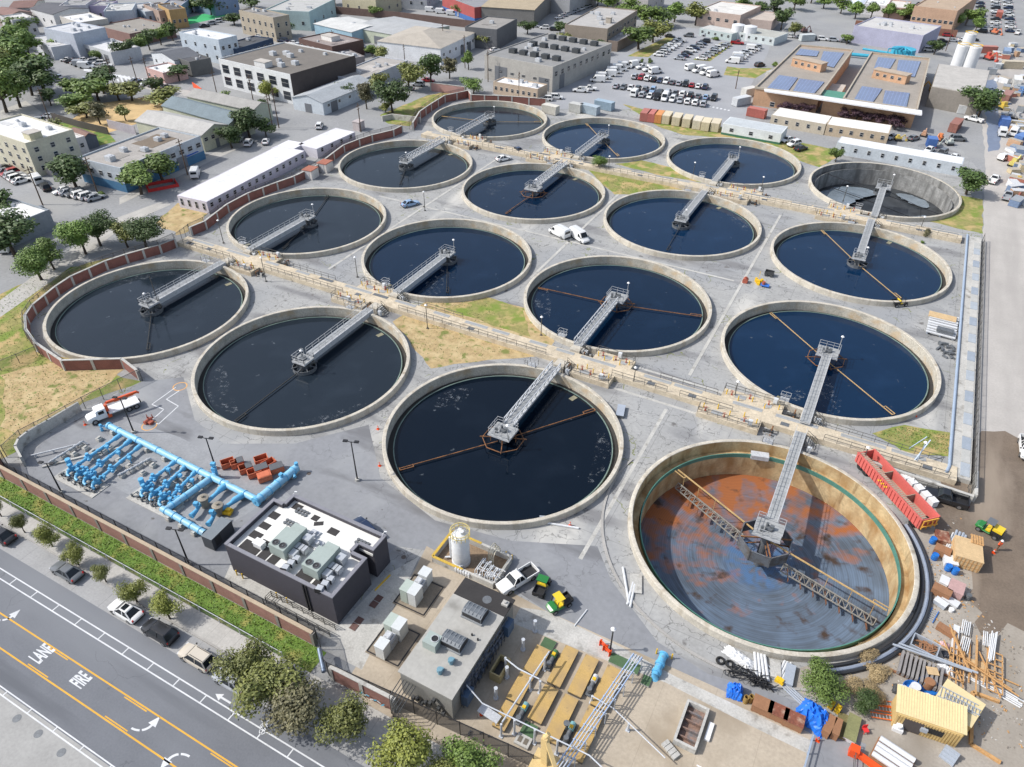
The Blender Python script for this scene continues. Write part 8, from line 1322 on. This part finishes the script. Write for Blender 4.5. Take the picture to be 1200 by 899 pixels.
crate(1101, 697, 1.9, 1.1, .9, -12, [WOODD, WOODD], 'brown cardboard coloured crate below the drums'); crate(1118, 694, 1.5, 1.9, .9, -8, [M('pink_wrap', C(196, 160, 156), .8, var=.15), M('pink_wrap', C(196, 160, 156))], 'pink shrink wrapped pallet load', 'pallet load'); crate(1106, 682, .9, 1.3, .25, -10, [SHEET, SHEET], 'white board leaning by the brown crate', 'board'); crate(1113, 706, 1.7, .9, .3, -20, [SHEET, SHEET], 'white board pile below the pink load', 'boards'); crate(1101, 709, 1.3, .8, .5, -25, [ALU, SHEET], 'small work table heaped with grey gear', 'table'); ladder(1092, 722, 2.0, .7, 75, BLD, 'blue metal ladder frame on the ground by the hoses', .15); crate(1107, 741, 1.8, .8, .5, -20, [WOODD, WOODD], 'long brown crate by itself on the dirt'); g = MB(); g.cyl(0, 0, 0, .4, .28, n=10); tag(g.build('bucket', WHITEP, None, False, at(1114, 716)), 'small white bucket on the dirt below the boards', 'bucket')
drum(1133, 702, STEELD, 'dark metal drum standing alone on the dirt', .3, .8); tarp(1112, 768, 1.3, .9, .4, M('black_bag', (.03, .035, .05), .4), 'dark plastic bag on the dirt by the skip', 20, 'bag', 'plastic_bag', 4); tarp(1107, 756, 1.0, .6, .25, M('pink_bag', C(226, 190, 196), .6), 'pale pink bag on the dirt above the dark bag', 0, 'bag', 'plastic_bag', 5)
T = thing('skip', 'open grey skip full of scrap wood below the hoses', 'skip', at(1081, 762), RAD(-10)); g = MB(); [g.box(x, y, .1, a, b, .9) for x, y, a, b in ((0, -.85, 2.6, .1), (0, .85, 2.6, .1), (-1.25, 0, .1, 1.6), (1.25, 0, .1, 1.6))]; g.build('skip_wall', ALU, T); r_ = random.Random(3); g = MB(); [g.box(r_.uniform(-.9, .9), r_.uniform(-.6, .6), .4+r_.random()*.3, 1.0, .12, .12, r_.random()*3) for k in range(22)]; g.build('scrap', WOODD, T)
T = thing('timber_stack', 'stack of grey weathered boards with a plywood offcut on top', 'timber stack', at(1078, 790), RAD(-4)); [MB().box(0, 0, 0, .24, 2.9, .5).build('board', M('grey_board', C(150, 146, 144), .9, var=.2), T, (-2.0+.42*k, 0, .25), r_.uniform(-.03, .03)) for k in range(10)]; MB().box(-.2, -1.2, 0, 5.2, .2, .25).box(-.2, 1.2, 0, 5.2, .2, .25).build('bearer', WOODD, T); MB().box(.9, .4, .78, 1.1, .9, .06, .4).build('offcut', WOOD, T)
bundle(1092, 776, 2, 7.5, .12, 2, ALU, 'pair of long pale steel pipes lying across the grey board stack', z=.85); tarp(1108, 786, 1.6, 1.3, .6, SHEET, 'white and blue wrapped bundle at the end of the board stack', 0, 'bundle', 'wrapped_bundle', 7)
tub = lambda i, px, py: (lambda T: (MB().lathe([(.85, 0), (1.05, .5), (1.0, .5), (.8, .06), (.01, .06)], 20).build('tub', BLD, T, True), MB().cyl(.05, .1, .06, 1.0, .5, .48, 16).build('drum', [SHEET, WOODD][i == 1], T)))(thing('spill_tub', ['blue round tub with a white drum in it, leftmost', 'blue round tub with a rusty lidded drum, uppermost', 'blue round tub with a white drum, nearest the cream shed'][i], 'tub', at(px, py), i, 'blue spill tubs')); [tub(i, px, py) for i, (px, py) in enumerate(((1069, 811), (1087, 806), (1085, 824)))]
tarp(1054, 810, 1.4, 1.1, .6, DKG, 'dark grey bag of rubble left of the blue tubs', 0, 'bag', 'rubble_bag', 8); tarp(1058, 808, .9, .8, .5, SHEET, 'white bag beside the dark grey one', 0, 'bag', 'rubble_bag', 9)
for i, (px, py) in enumerate(((1043, 826), (1046, 834), (1042, 843))): ladder(px, py, 3.6, .5, 18, M('ladder_orange', C(250, 120, 40), .5), 'orange fibreglass ladder lying by the cream shed, %s' % ['farthest of three', 'middle of three', 'nearest of three'][i], .12+.1*i, 'orange ladders')
B_, u, v, la, lc = frame3([(1052, 842), (1129, 868), (1131, 847)], 2.0)
T = thing('storage_shed', 'cream corrugated container shed with pale lean to roof and barred window', 'shed', (B_.x, B_.y, 0), math.atan2(u.y, u.x)); hand = 1 if (u.x*v.y-u.y*v.x) > 0 else -1; g = MB(); g.box(la/2, hand*1.6, 0, la, 2.4, 2.1); [g.box((k+.5)*la/22, hand*.38, .05, .14, .1, 1.95) for k in range(22)]; g.build('wall', M('tan_corrugated', C(214, 184, 124), .7, var=.1), T); g = MB(); g.loft([[(x, hand*.55, 2.12), (x, hand*3.2, 2.75), (x, hand*3.2, 2.83), (x, hand*.55, 2.2)] for x in (-.3, la+.2)]); [g.bar(((k+.5)*la/24, hand*.6, 2.22), ((k+.5)*la/24, hand*3.15, 2.84), .08, .05) for k in range(24)]; g.build('roof', CREAM, T); MB().box(la*.72, hand*.36, .1, 1.7, .08, 1.8).build('door', M('dark_mesh', C(90, 82, 80), .8), T); g = MB(); g.box(la*.4, hand*.34, .9, 1.6, .06, .8); [g.box(la*.4-.7+.2*k, hand*.3, .9, .05, .05, .8) for k in range(8)]; g.build('window', [BLACK], T); g = MB(); g.box(la*.55, hand*.3, 1.0, .6, .4, .5); g.build('wall_unit', ALU, T)
crate(1115, 836, 3.6, 3.4, 1.9, -20, [M('tan_corrugated', C(214, 184, 124)), CREAM], 'cream topped container box behind the cream shed', 'container'); ladder(1113, 834, 3.4, 1.3, -8, ALU, 'grey aluminium rack lying on the cream topped container', 2.1); ladder(1118, 838, 3.2, .6, -8, ALU, 'second grey aluminium rack on the cream topped container', 2.12); g = MB(); g.box(0, 0, 0, .9, .7, .5).cyl(0, 0, .5, .9, .3, n=10); tag(g.build('water_cooler', WHITEP, None, False, at(1051, 855)), 'white cooler and jug beside the cream shed', 'cooler'); g = MB(); [g.box(0, -.3*k, 0, 1.3, .28, .2*(4-k)) for k in range(4)]; tag(g.build('steps', ALU, None, False, at(1113, 884), RAD(-20)), 'small grey aluminium steps in front of the cream shed', 'steps')
g = MB(); g.bar((0, 0, .15), (0, -6.0, .15), .3); g.bar((0, 0, .15), (2.4, .1, .15), .3); g.bar((0, -6, .15), (2.5, -6.6, .15), .3); tag(g.build('lumber_frame', WOODL, None, False, at(1139, 812)), 'large U shaped timber frame lying on the sandy ground', 'timber frame')
T = thing('timber_pile', 'tangle of orange brown timber frames and planks above the U shaped frame', 'timber pile', at(1143, 790)); r_ = random.Random(21)
for k in range(16): MB().bar((0, -2.6, 0), (0, 2.6, 0), .12, .1).build('plank', WOODL, T, (r_.uniform(-2.4, 2.2), r_.uniform(-1.2, 2.5), .1+.05*k), r_.choice((0, .1, -.1, .4, 1.5, 1.2)))
for i, (a, b, w, h) in enumerate(((-1.9, -.5, 1.3, 4.6), (1.6, .8, 1.4, 5.0))): g = MB(); [g.bar((s*w/2, -h/2, .3), (s*w/2, h/2, .3), .1) for s in (-1, 0, 1)]; [g.bar((-w/2, -h/2+j*h/6, .3), (w/2, -h/2+j*h/6, .3), .1) for j in range(7)]; g.build('timber_panel', WOODL, T, False, (a, b, .2))
g = MB(); g.box(.2, .5, .1, 2.0, 2.4, .05, .1); g.build('plywood', WOOD, T)
for i, (px, py, rz) in enumerate(((1129, 738, 85), (1128, 757, 82), (1154, 752, 88))): bundle(px, py, 5, 2.0, .055, rz, SHEET, ['upper rack of short white pipes beside the long white board', 'lower rack of short white pipes beside the long white board', 'pile of white pipes on the timber tangle'][i], z=.4, sp=3.4, seed=i); 
g = MB(); g.box(0, 0, .2, .6, 4.2, .15); tag(g.build('white_board', SHEET, None, False, at(1118, 752), RAD(-3)), 'long pale white board beside the short pipe racks', 'board'); bundle(1164, 806, 5, 5.0, .08, -14, SHEET, 'fan of long white pipes pointing right on the sandy ground', sp=3, seed=5); bundle(1160, 760, 4, 4.0, .07, 84, SHEET, 'long white pipes standing along the timber tangle', z=.5, seed=6)
# crates and tarps by the ramp
for i, (px, py, m) in enumerate(((892, 831, WOODD), (910, 839, RUSTB), (928, 848, RUSTB))): crate(px, py, 1.85, 1.35, .95, 0, [WOODD, m], ['brown crate at the left of the crate row by the ramp', 'brown crate with rusty lid in the middle of the crate row', 'brown crate with rusty lid at the right of the crate row'][i], group='crate row')
for i, (px, py) in enumerate(((873, 823), (879, 822))): g = MB(); g.lathe([(.26, 0), (.26, 1.0), (.2, 1.0), (.2, .1)], 14); tag(g.build('fibre_tube', M('ochre_tube', C(160, 130, 70), .8), None, True, at(px, py)), ['ochre fibre tube, left of the pair by the crates', 'ochre fibre tube, right of the pair by the crates'][i], 'tube', 'fibre tubes')
tarp(861, 812, 1.6, 1.6, 1.2, TARP, 'small bright blue tarp bundle left of the crate row', 10, seed=2); tarp(953, 842, 3.2, 2.6, 1.5, TARP, 'large bright blue tarp over a pile right of the crate row', -20, seed=3); crate(969, 855, .7, 2.0, 1.0, -12, [WOODD, WOODD], 'brown box leaning, left of the pair by the blue tarp'); crate(978, 858, .6, 1.8, 1.0, -4, [WOODD, WOODD], 'brown box leaning, right of the pair by the blue tarp'); crate(986, 852, 1.0, 2.6, .2, 0, [M('olive_board', C(124, 116, 76), .9, var=.2), M('olive_board', C(124, 116, 76))], 'olive brown board lying beside the leaning boxes', 'board'); crate(997, 856, 1.1, 2.8, .5, -4, [SHEET, M('olive_cover', C(140, 140, 96), .9, var=.2)], 'long pale crate with olive cover beside the board'); g = MB(); [g.box(x, 0, 0, .5, .6, .8) for x in (-.33, .33)]; [g.cyl(x, 0, .8, .95, .12, n=8) for x in (-.33, .33)]; tag(g.build('jerry_cans', YELP, None, False, at(977, 831), RAD(-15)), 'two bright yellow plastic jugs side by side above the blue tarp', 'jugs')
g = MB(); g.box(0, 0, .4, .5, .5, .08).box(0, .25, .4, .5, .06, .5); [g.box(a, b, 0, .05, .05, .4) for a in (-.2, .2) for b in (-.2, .2)]; tag(g.build('chair', M('red_plastic', C(236, 60, 60), .5), None, False, at(1013, 858), .6), 'red plastic chair alone on the asphalt', 'chair'); r_ = random.Random(31)
T = thing('bicycle_heap', 'heap of black bent frames and wheels by the white sheets', 'scrap heap', at(868, 790)); [(lambda g: (g.lathe([(.26, -.05), (.33, 0), (.26, .05)], 14), g.build('wheel', BLACK, T, (r_.uniform(-1.4, 2.6), r_.uniform(-.8, .6), .2), 0)))(MB()) for k in range(6)]; g = MB(); [g.bar((r_.uniform(-1.5, 2.8), r_.uniform(-.9, .7), .1), (r_.uniform(-1.5, 2.8), r_.uniform(-.9, .7), .8), .07) for k in range(26)]; g.build('frame', BLACK, T)
T = thing('bicycle_heap', 'second heap of black frames near the grey boards', 'scrap heap', at(894, 803)); g = MB(); [g.bar((r_.uniform(-1.2, 1.4), r_.uniform(-.6, .5), .1), (r_.uniform(-1.2, 1.4), r_.uniform(-.6, .5), .7), .09) for k in range(26)]; g.build('frame', BLACK, T)
for i, (px, py) in enumerate(((844, 775), (855, 779))): g = MB(); g.lathe([(.3, .0), (.45, .02), (.5, .12), (.45, .24), (.3, .26), (.27, .13)], 18, closed=True); tag(g.build('tyre', TYR, None, True, at(px, py)), ['old tyre on the ground, left of the pair by the white sheets', 'old tyre on the ground, right of the pair by the white sheets'][i], 'tyre', 'old tyres')
tarp(866, 771, 3.4, 1.3, .45, SHEET, 'crumpled white sheeting by the rim of the drained tank', -14, 'sheeting', 'sheeting', 11); bundle(889, 781, 4, 3.2, .16, 108, SHEET, 'curved white pipe sections beside the white sheeting', z=.1, seed=8); crate(908, 786, 1.0, 2.0, .3, 14, [CONC, CONC], 'grey cement board stack near the drained tank', 'boards'); crate(924, 793, .9, 2.4, .4, 2, [ALU, ALU], 'blue grey panel standing by the yellow boxes', 'panel'); bundle(916, 786, 3, 2.6, .13, 80, SHEET, 'white pipes with a yellow base between the boards and the panel', z=.1, seed=9); g = MB(); g.box(0, 0, 0, .9, .5, .5).box(.1, 0, .5, .5, .4, .2); tag(g.build('generator', [YELP], None, False, at(913, 800), RAD(-20)), 'small yellow and black generator under the white pipes', 'generator')
bundle(930, 812, 4, 8.0, .09, -26, ALU, 'long pale pipes lying along the asphalt above the crates', seed=10, sp=2.6); T = thing('side_rail', 'pale blue railing beside the ramp at the bottom edge', 'railing', at(950, 868)); g = MB(); g.rail([(0, 0, 0), (-.3, -6, 0)], 1.1, 1.5, .09, 1); g.build('rail', PIPEB, T); railing([(*P(1000, 876),), (*P(998, 905),)], 'dark railing on the right side of the ramp at the bottom edge')
g = MB(); g.bar((0, 0, .5), (5.5, -1.5, .4), .5, .5); g.box(-.4, .1, 0, .8, .8, 1.1); tag(g.build('conveyor', ORANGE, None, False, at(1004, 887)), 'orange red beam machine at the bottom edge', 'machine'); T = thing('roll_rack', 'rack of white rolls beside the orange beam at the bottom edge', 'rack', at(1045, 890), RAD(-14)); [MB().tube([(-1.6, 0, .4), (1.6, 0, .4)], .28, 12).build('roll', SHEET, T, True, (0, -.9+.6*k, .2*(k % 2))) for k in range(4)]; MB().box(0, 0, 0, 3.4, 2.6, .12).build('base', WOODD, T)
# hoses, kerb and loose pipes round the drained tank
HOSE = M('black_hose', (.03, .032, .036), .5, var=.1)
for i, (off, m) in enumerate(((17.55, HOSE), (18.1, M('grey_hose', C(150, 160, 176), .5)), (18.5, HOSE))): g = MB(); g.tube([(off*cos(RAD(a)), off*sin(RAD(a)), .2) for a in range(-62, 36, 4)]+([(off*cos(RAD(36))+1, off*sin(RAD(36))+.6, .15)] if i == 2 else []), .2 if i != 1 else .22, 8); tag(g.build('hose', m, None, True, (*TC['A'], 0)), ['thick black hose hugging the right side of the drained tank', 'pale grey hose between two black ones round the drained tank', 'outermost black hose round the right side of the drained tank'][i], 'hose')
g = MB(); n_ = 50; A0, A1 = RAD(165), RAD(305); vs = []
for i in range(n_+1):
    t = A0+(A1-A0)*i/n_
    for r, z in ((20.0, 0), (20.0, .14), (20.3, .14), (20.3, 0)): vs.append((r*cos(t), r*sin(t), z))
g.add(vs, [(4*i+k, 4*i+k+1, 4*i+k+5, 4*i+k+4) for i in range(n_) for k in range(3)]); tag(g.build('kerb', CURBM, None, False, (*TC['A'], 0)), None, None, None, 'structure')
for i, (px, py, L, rz, n) in enumerate(((732, 688, 5, 118, 1), (738, 697, 3.2, 100, 2), (650, 614, 5.5, 14, 1), (647, 606, 3, 24, 1))): bundle(px, py, n, L, .14, rz, SHEET if i < 3 else ALU, ['long white pipe lying on the kerb left of the drained tank', 'two short white pipes beside the long one', 'thin pale pipe on the yard below the nearest full tank', 'short grey pipe beside the thin pale one'][i], seed=i)
crate(745, 685, 1.3, 2.6, .12, 20, [CONC, CONC], 'flat grey slab on the kerb strip by the drained tank', 'slab'); crate(725, 420, 1.3, 2.6, .6, 12, [ALU, ALU], 'small grey metal box stack', 'boxes') if False else crate(727, 484, 1.1, 2.6, .45, 14, [STEELD, ALU], 'white and grey grating stack on the rim side of the nearest full tank', 'stack')
T = thing('pallet_stack', 'large stack of white slatted racks and pale boards by the covered channel', 'stack', at(1103, 384), RAD(-2)); [MB().box(0, 0, 0, 4.6, .35, .2).build('rack_slat', SHEET, T, (0, -3.6+.62*k, .5+.12*(k % 3)), r_.uniform(-.02, .02)) for k in range(12)]; [MB().box(0, 0, 0, .3, 6.6, .4).build('bearer', ALU, T, (x, -.2, 0)) for x in (-2, 0, 2)]; MB().box(-.3, 2.2, .85, 4.4, 1.8, .25).build('board', WOOD, T); MB().box(.5, -2.8, .9, 2.6, 1.2, .5).build('bundle', STEELD, T)
T = thing('scrap_heap', 'heap of grey scrap metal below the white slatted racks', 'scrap heap', at(1108, 412)); g = MB(); [g.box(r_.uniform(-1.3, 1.3), r_.uniform(-2.2, 2.2), 0, r_.uniform(.3, 1.3), .3, r_.uniform(.15, .6), r_.random()*3) for k in range(26)]; g.build('scrap', STEELD, T)
def cone(px, py, label, group=None): g = MB(); g.box(0, 0, 0, .4, .4, .05, 0, 0); g.lathe([(.16, .05), (.1, .35)], 10); g.lathe([(.1, .35), (.075, .48)], 10, mi=1); g.lathe([(.075, .48), (.03, .7), (.01, .7)], 10); return tag(g.build('traffic_cone', [ORANGE, SHEET], None, False, at(px, py)), label, 'cone', group)
for px, py, lb in ((418, 489, 'orange cone at the rim between the two nearest left tanks'), (443, 503, 'orange cone left of the nearest full tank'), (445, 546, 'orange cone at the lower left rim of the nearest full tank'), (564, 837, 'orange cone with black base by the grey canopy'), (668, 616, 'orange cone at the lower right rim of the nearest full tank'), (958, 868, 'orange cone on the ramp'), (1073, 488, 'orange cone at the rim beside the small right lawn'), (100, 498, 'small orange cone by the retaining wall'), (1164, 648, 'orange cone beside the worker')): cone(px, py, lb)
for i, (px, py) in enumerate(((707, 759), (711, 765))): g = MB(); g.box(0, 0, .3, 1.1, .06, .25).box(0, 0, .7, 1.1, .06, .2); [g.box(x, 0, 0, .06, .4, .9) for x in (-.45, .45)]; tag(g.build('barricade', [ORANGE], None, False, at(px, py), -.4), 'small orange barricade by the lamp on the kerb', 'barricade', 'orange barricades')
g = MB(); g.bar((0, 0, .12), (9.5, 0, .12), .3, .24); tag(g.build('walkway_plank', CONC, None, False, at(50, 548), RAD(52)), 'long pale plank like kerb beside the retaining wall', 'plank'); g = MB(); g.tube([(0, 0, .5), (5.5, 0, .5)], .12, 8); [g.box(x, 0, 0, .15, .3, .4) for x in (.5, 2.7, 5)]; tag(g.build('pipe_section', STEEL, None, False, at(38, 537), RAD(52)), 'white pipe on low stands below the retaining wall', 'pipe')
bundle(679, 725, 1, 2.6, .08, 80, SHEET, 'short white pipe lying on the asphalt edge near the lamp', seed=2)
T = thing('yard_gate', 'tall pale blue gate frame leaning by the small lawn on the right', 'gate', at(1065, 548)); g = MB(); g.bar((0, 0, 0), (1.5, 3.2, 3.2), .14); g.bar((-.6, 2.2, 1.5), (1.0, 3.4, 3.4), .1); g.build('frame', PIPEB, T)
# flatbed pickups and plant stored along the haul road
for k, c, px, py, rz, lb in [('pickup', 'white', 1172, 112, 85, 'white pickup parked in the far right yard'), ('van', 'white', 1187, 158, 80, 'white van parked by the bright blue skip'), ('van', 'blue', 1160, 108, 92, 'x'), ('suv', 'grey', 1122, 165, 20, 'grey suv at the end of the long pale trailer'), ('pickup', 'silver', 1180, 232, 80, 'silver pickup near the yellow machines at the right edge'), ('pickup', 'white', 1192, 40, 80, 'white pickup at the top right corner'), ('van', 'white', 1076, 92, 10, 'white van in front of the block house')]:
    if lb != 'x': far_car(k, c, at(px, py), RAD(rz), lb)
r_ = random.Random(77)
for i in range(60):
    px, py = r_.uniform(1158, 1200), r_.uniform(50, 240); 
    if py > 150 and px < 1186: px = r_.uniform(1186, 1200)
    a = r_.choice((((226, 228, 230), 'white'), ((196, 160, 130), 'tan'), ((150, 156, 162), 'grey'), ((120, 140, 170), 'blue grey'), ((206, 190, 156), 'beige'), ((186, 120, 104), 'brick red')))
    crate(px, py, r_.uniform(1.5, 4), r_.uniform(1.2, 2.4), r_.uniform(.5, 2), r_.uniform(0, 180), [cm(a[0]), cm(r_.choice(((210, 212, 214), (186, 176, 160), (160, 166, 172))))], a[1]+' crate stored in the cluttered far right yard', 'stored load', group=a[1]+' loads in the far right yard')

r_ = random.Random(91); g = MB()
poly_ = PW([(1085, 640), (1125, 600), (1140, 700), (1200, 760), (1200, 880), (1150, 870), (1040, 800), (1060, 740)])
xs_ = [p[0] for p in poly_]; ys_ = [p[1] for p in poly_]
for k in range(1500):
    x, y = r_.uniform(min(xs_), max(xs_)), r_.uniform(min(ys_), max(ys_))
    if inside((x, y), poly_): s_ = r_.uniform(.03, .12); g.box(x, y, .01, s_*r_.uniform(1, 3), s_, s_*.6, r_.random()*3, r_.choice((0, 0, 0, 1, 2)))
tag(g.build('debris', [M('debris_grey', C(140, 132, 122), .9), WOODL, M('debris_pale', C(206, 202, 196), .9)]), None, None, None, 'stuff')
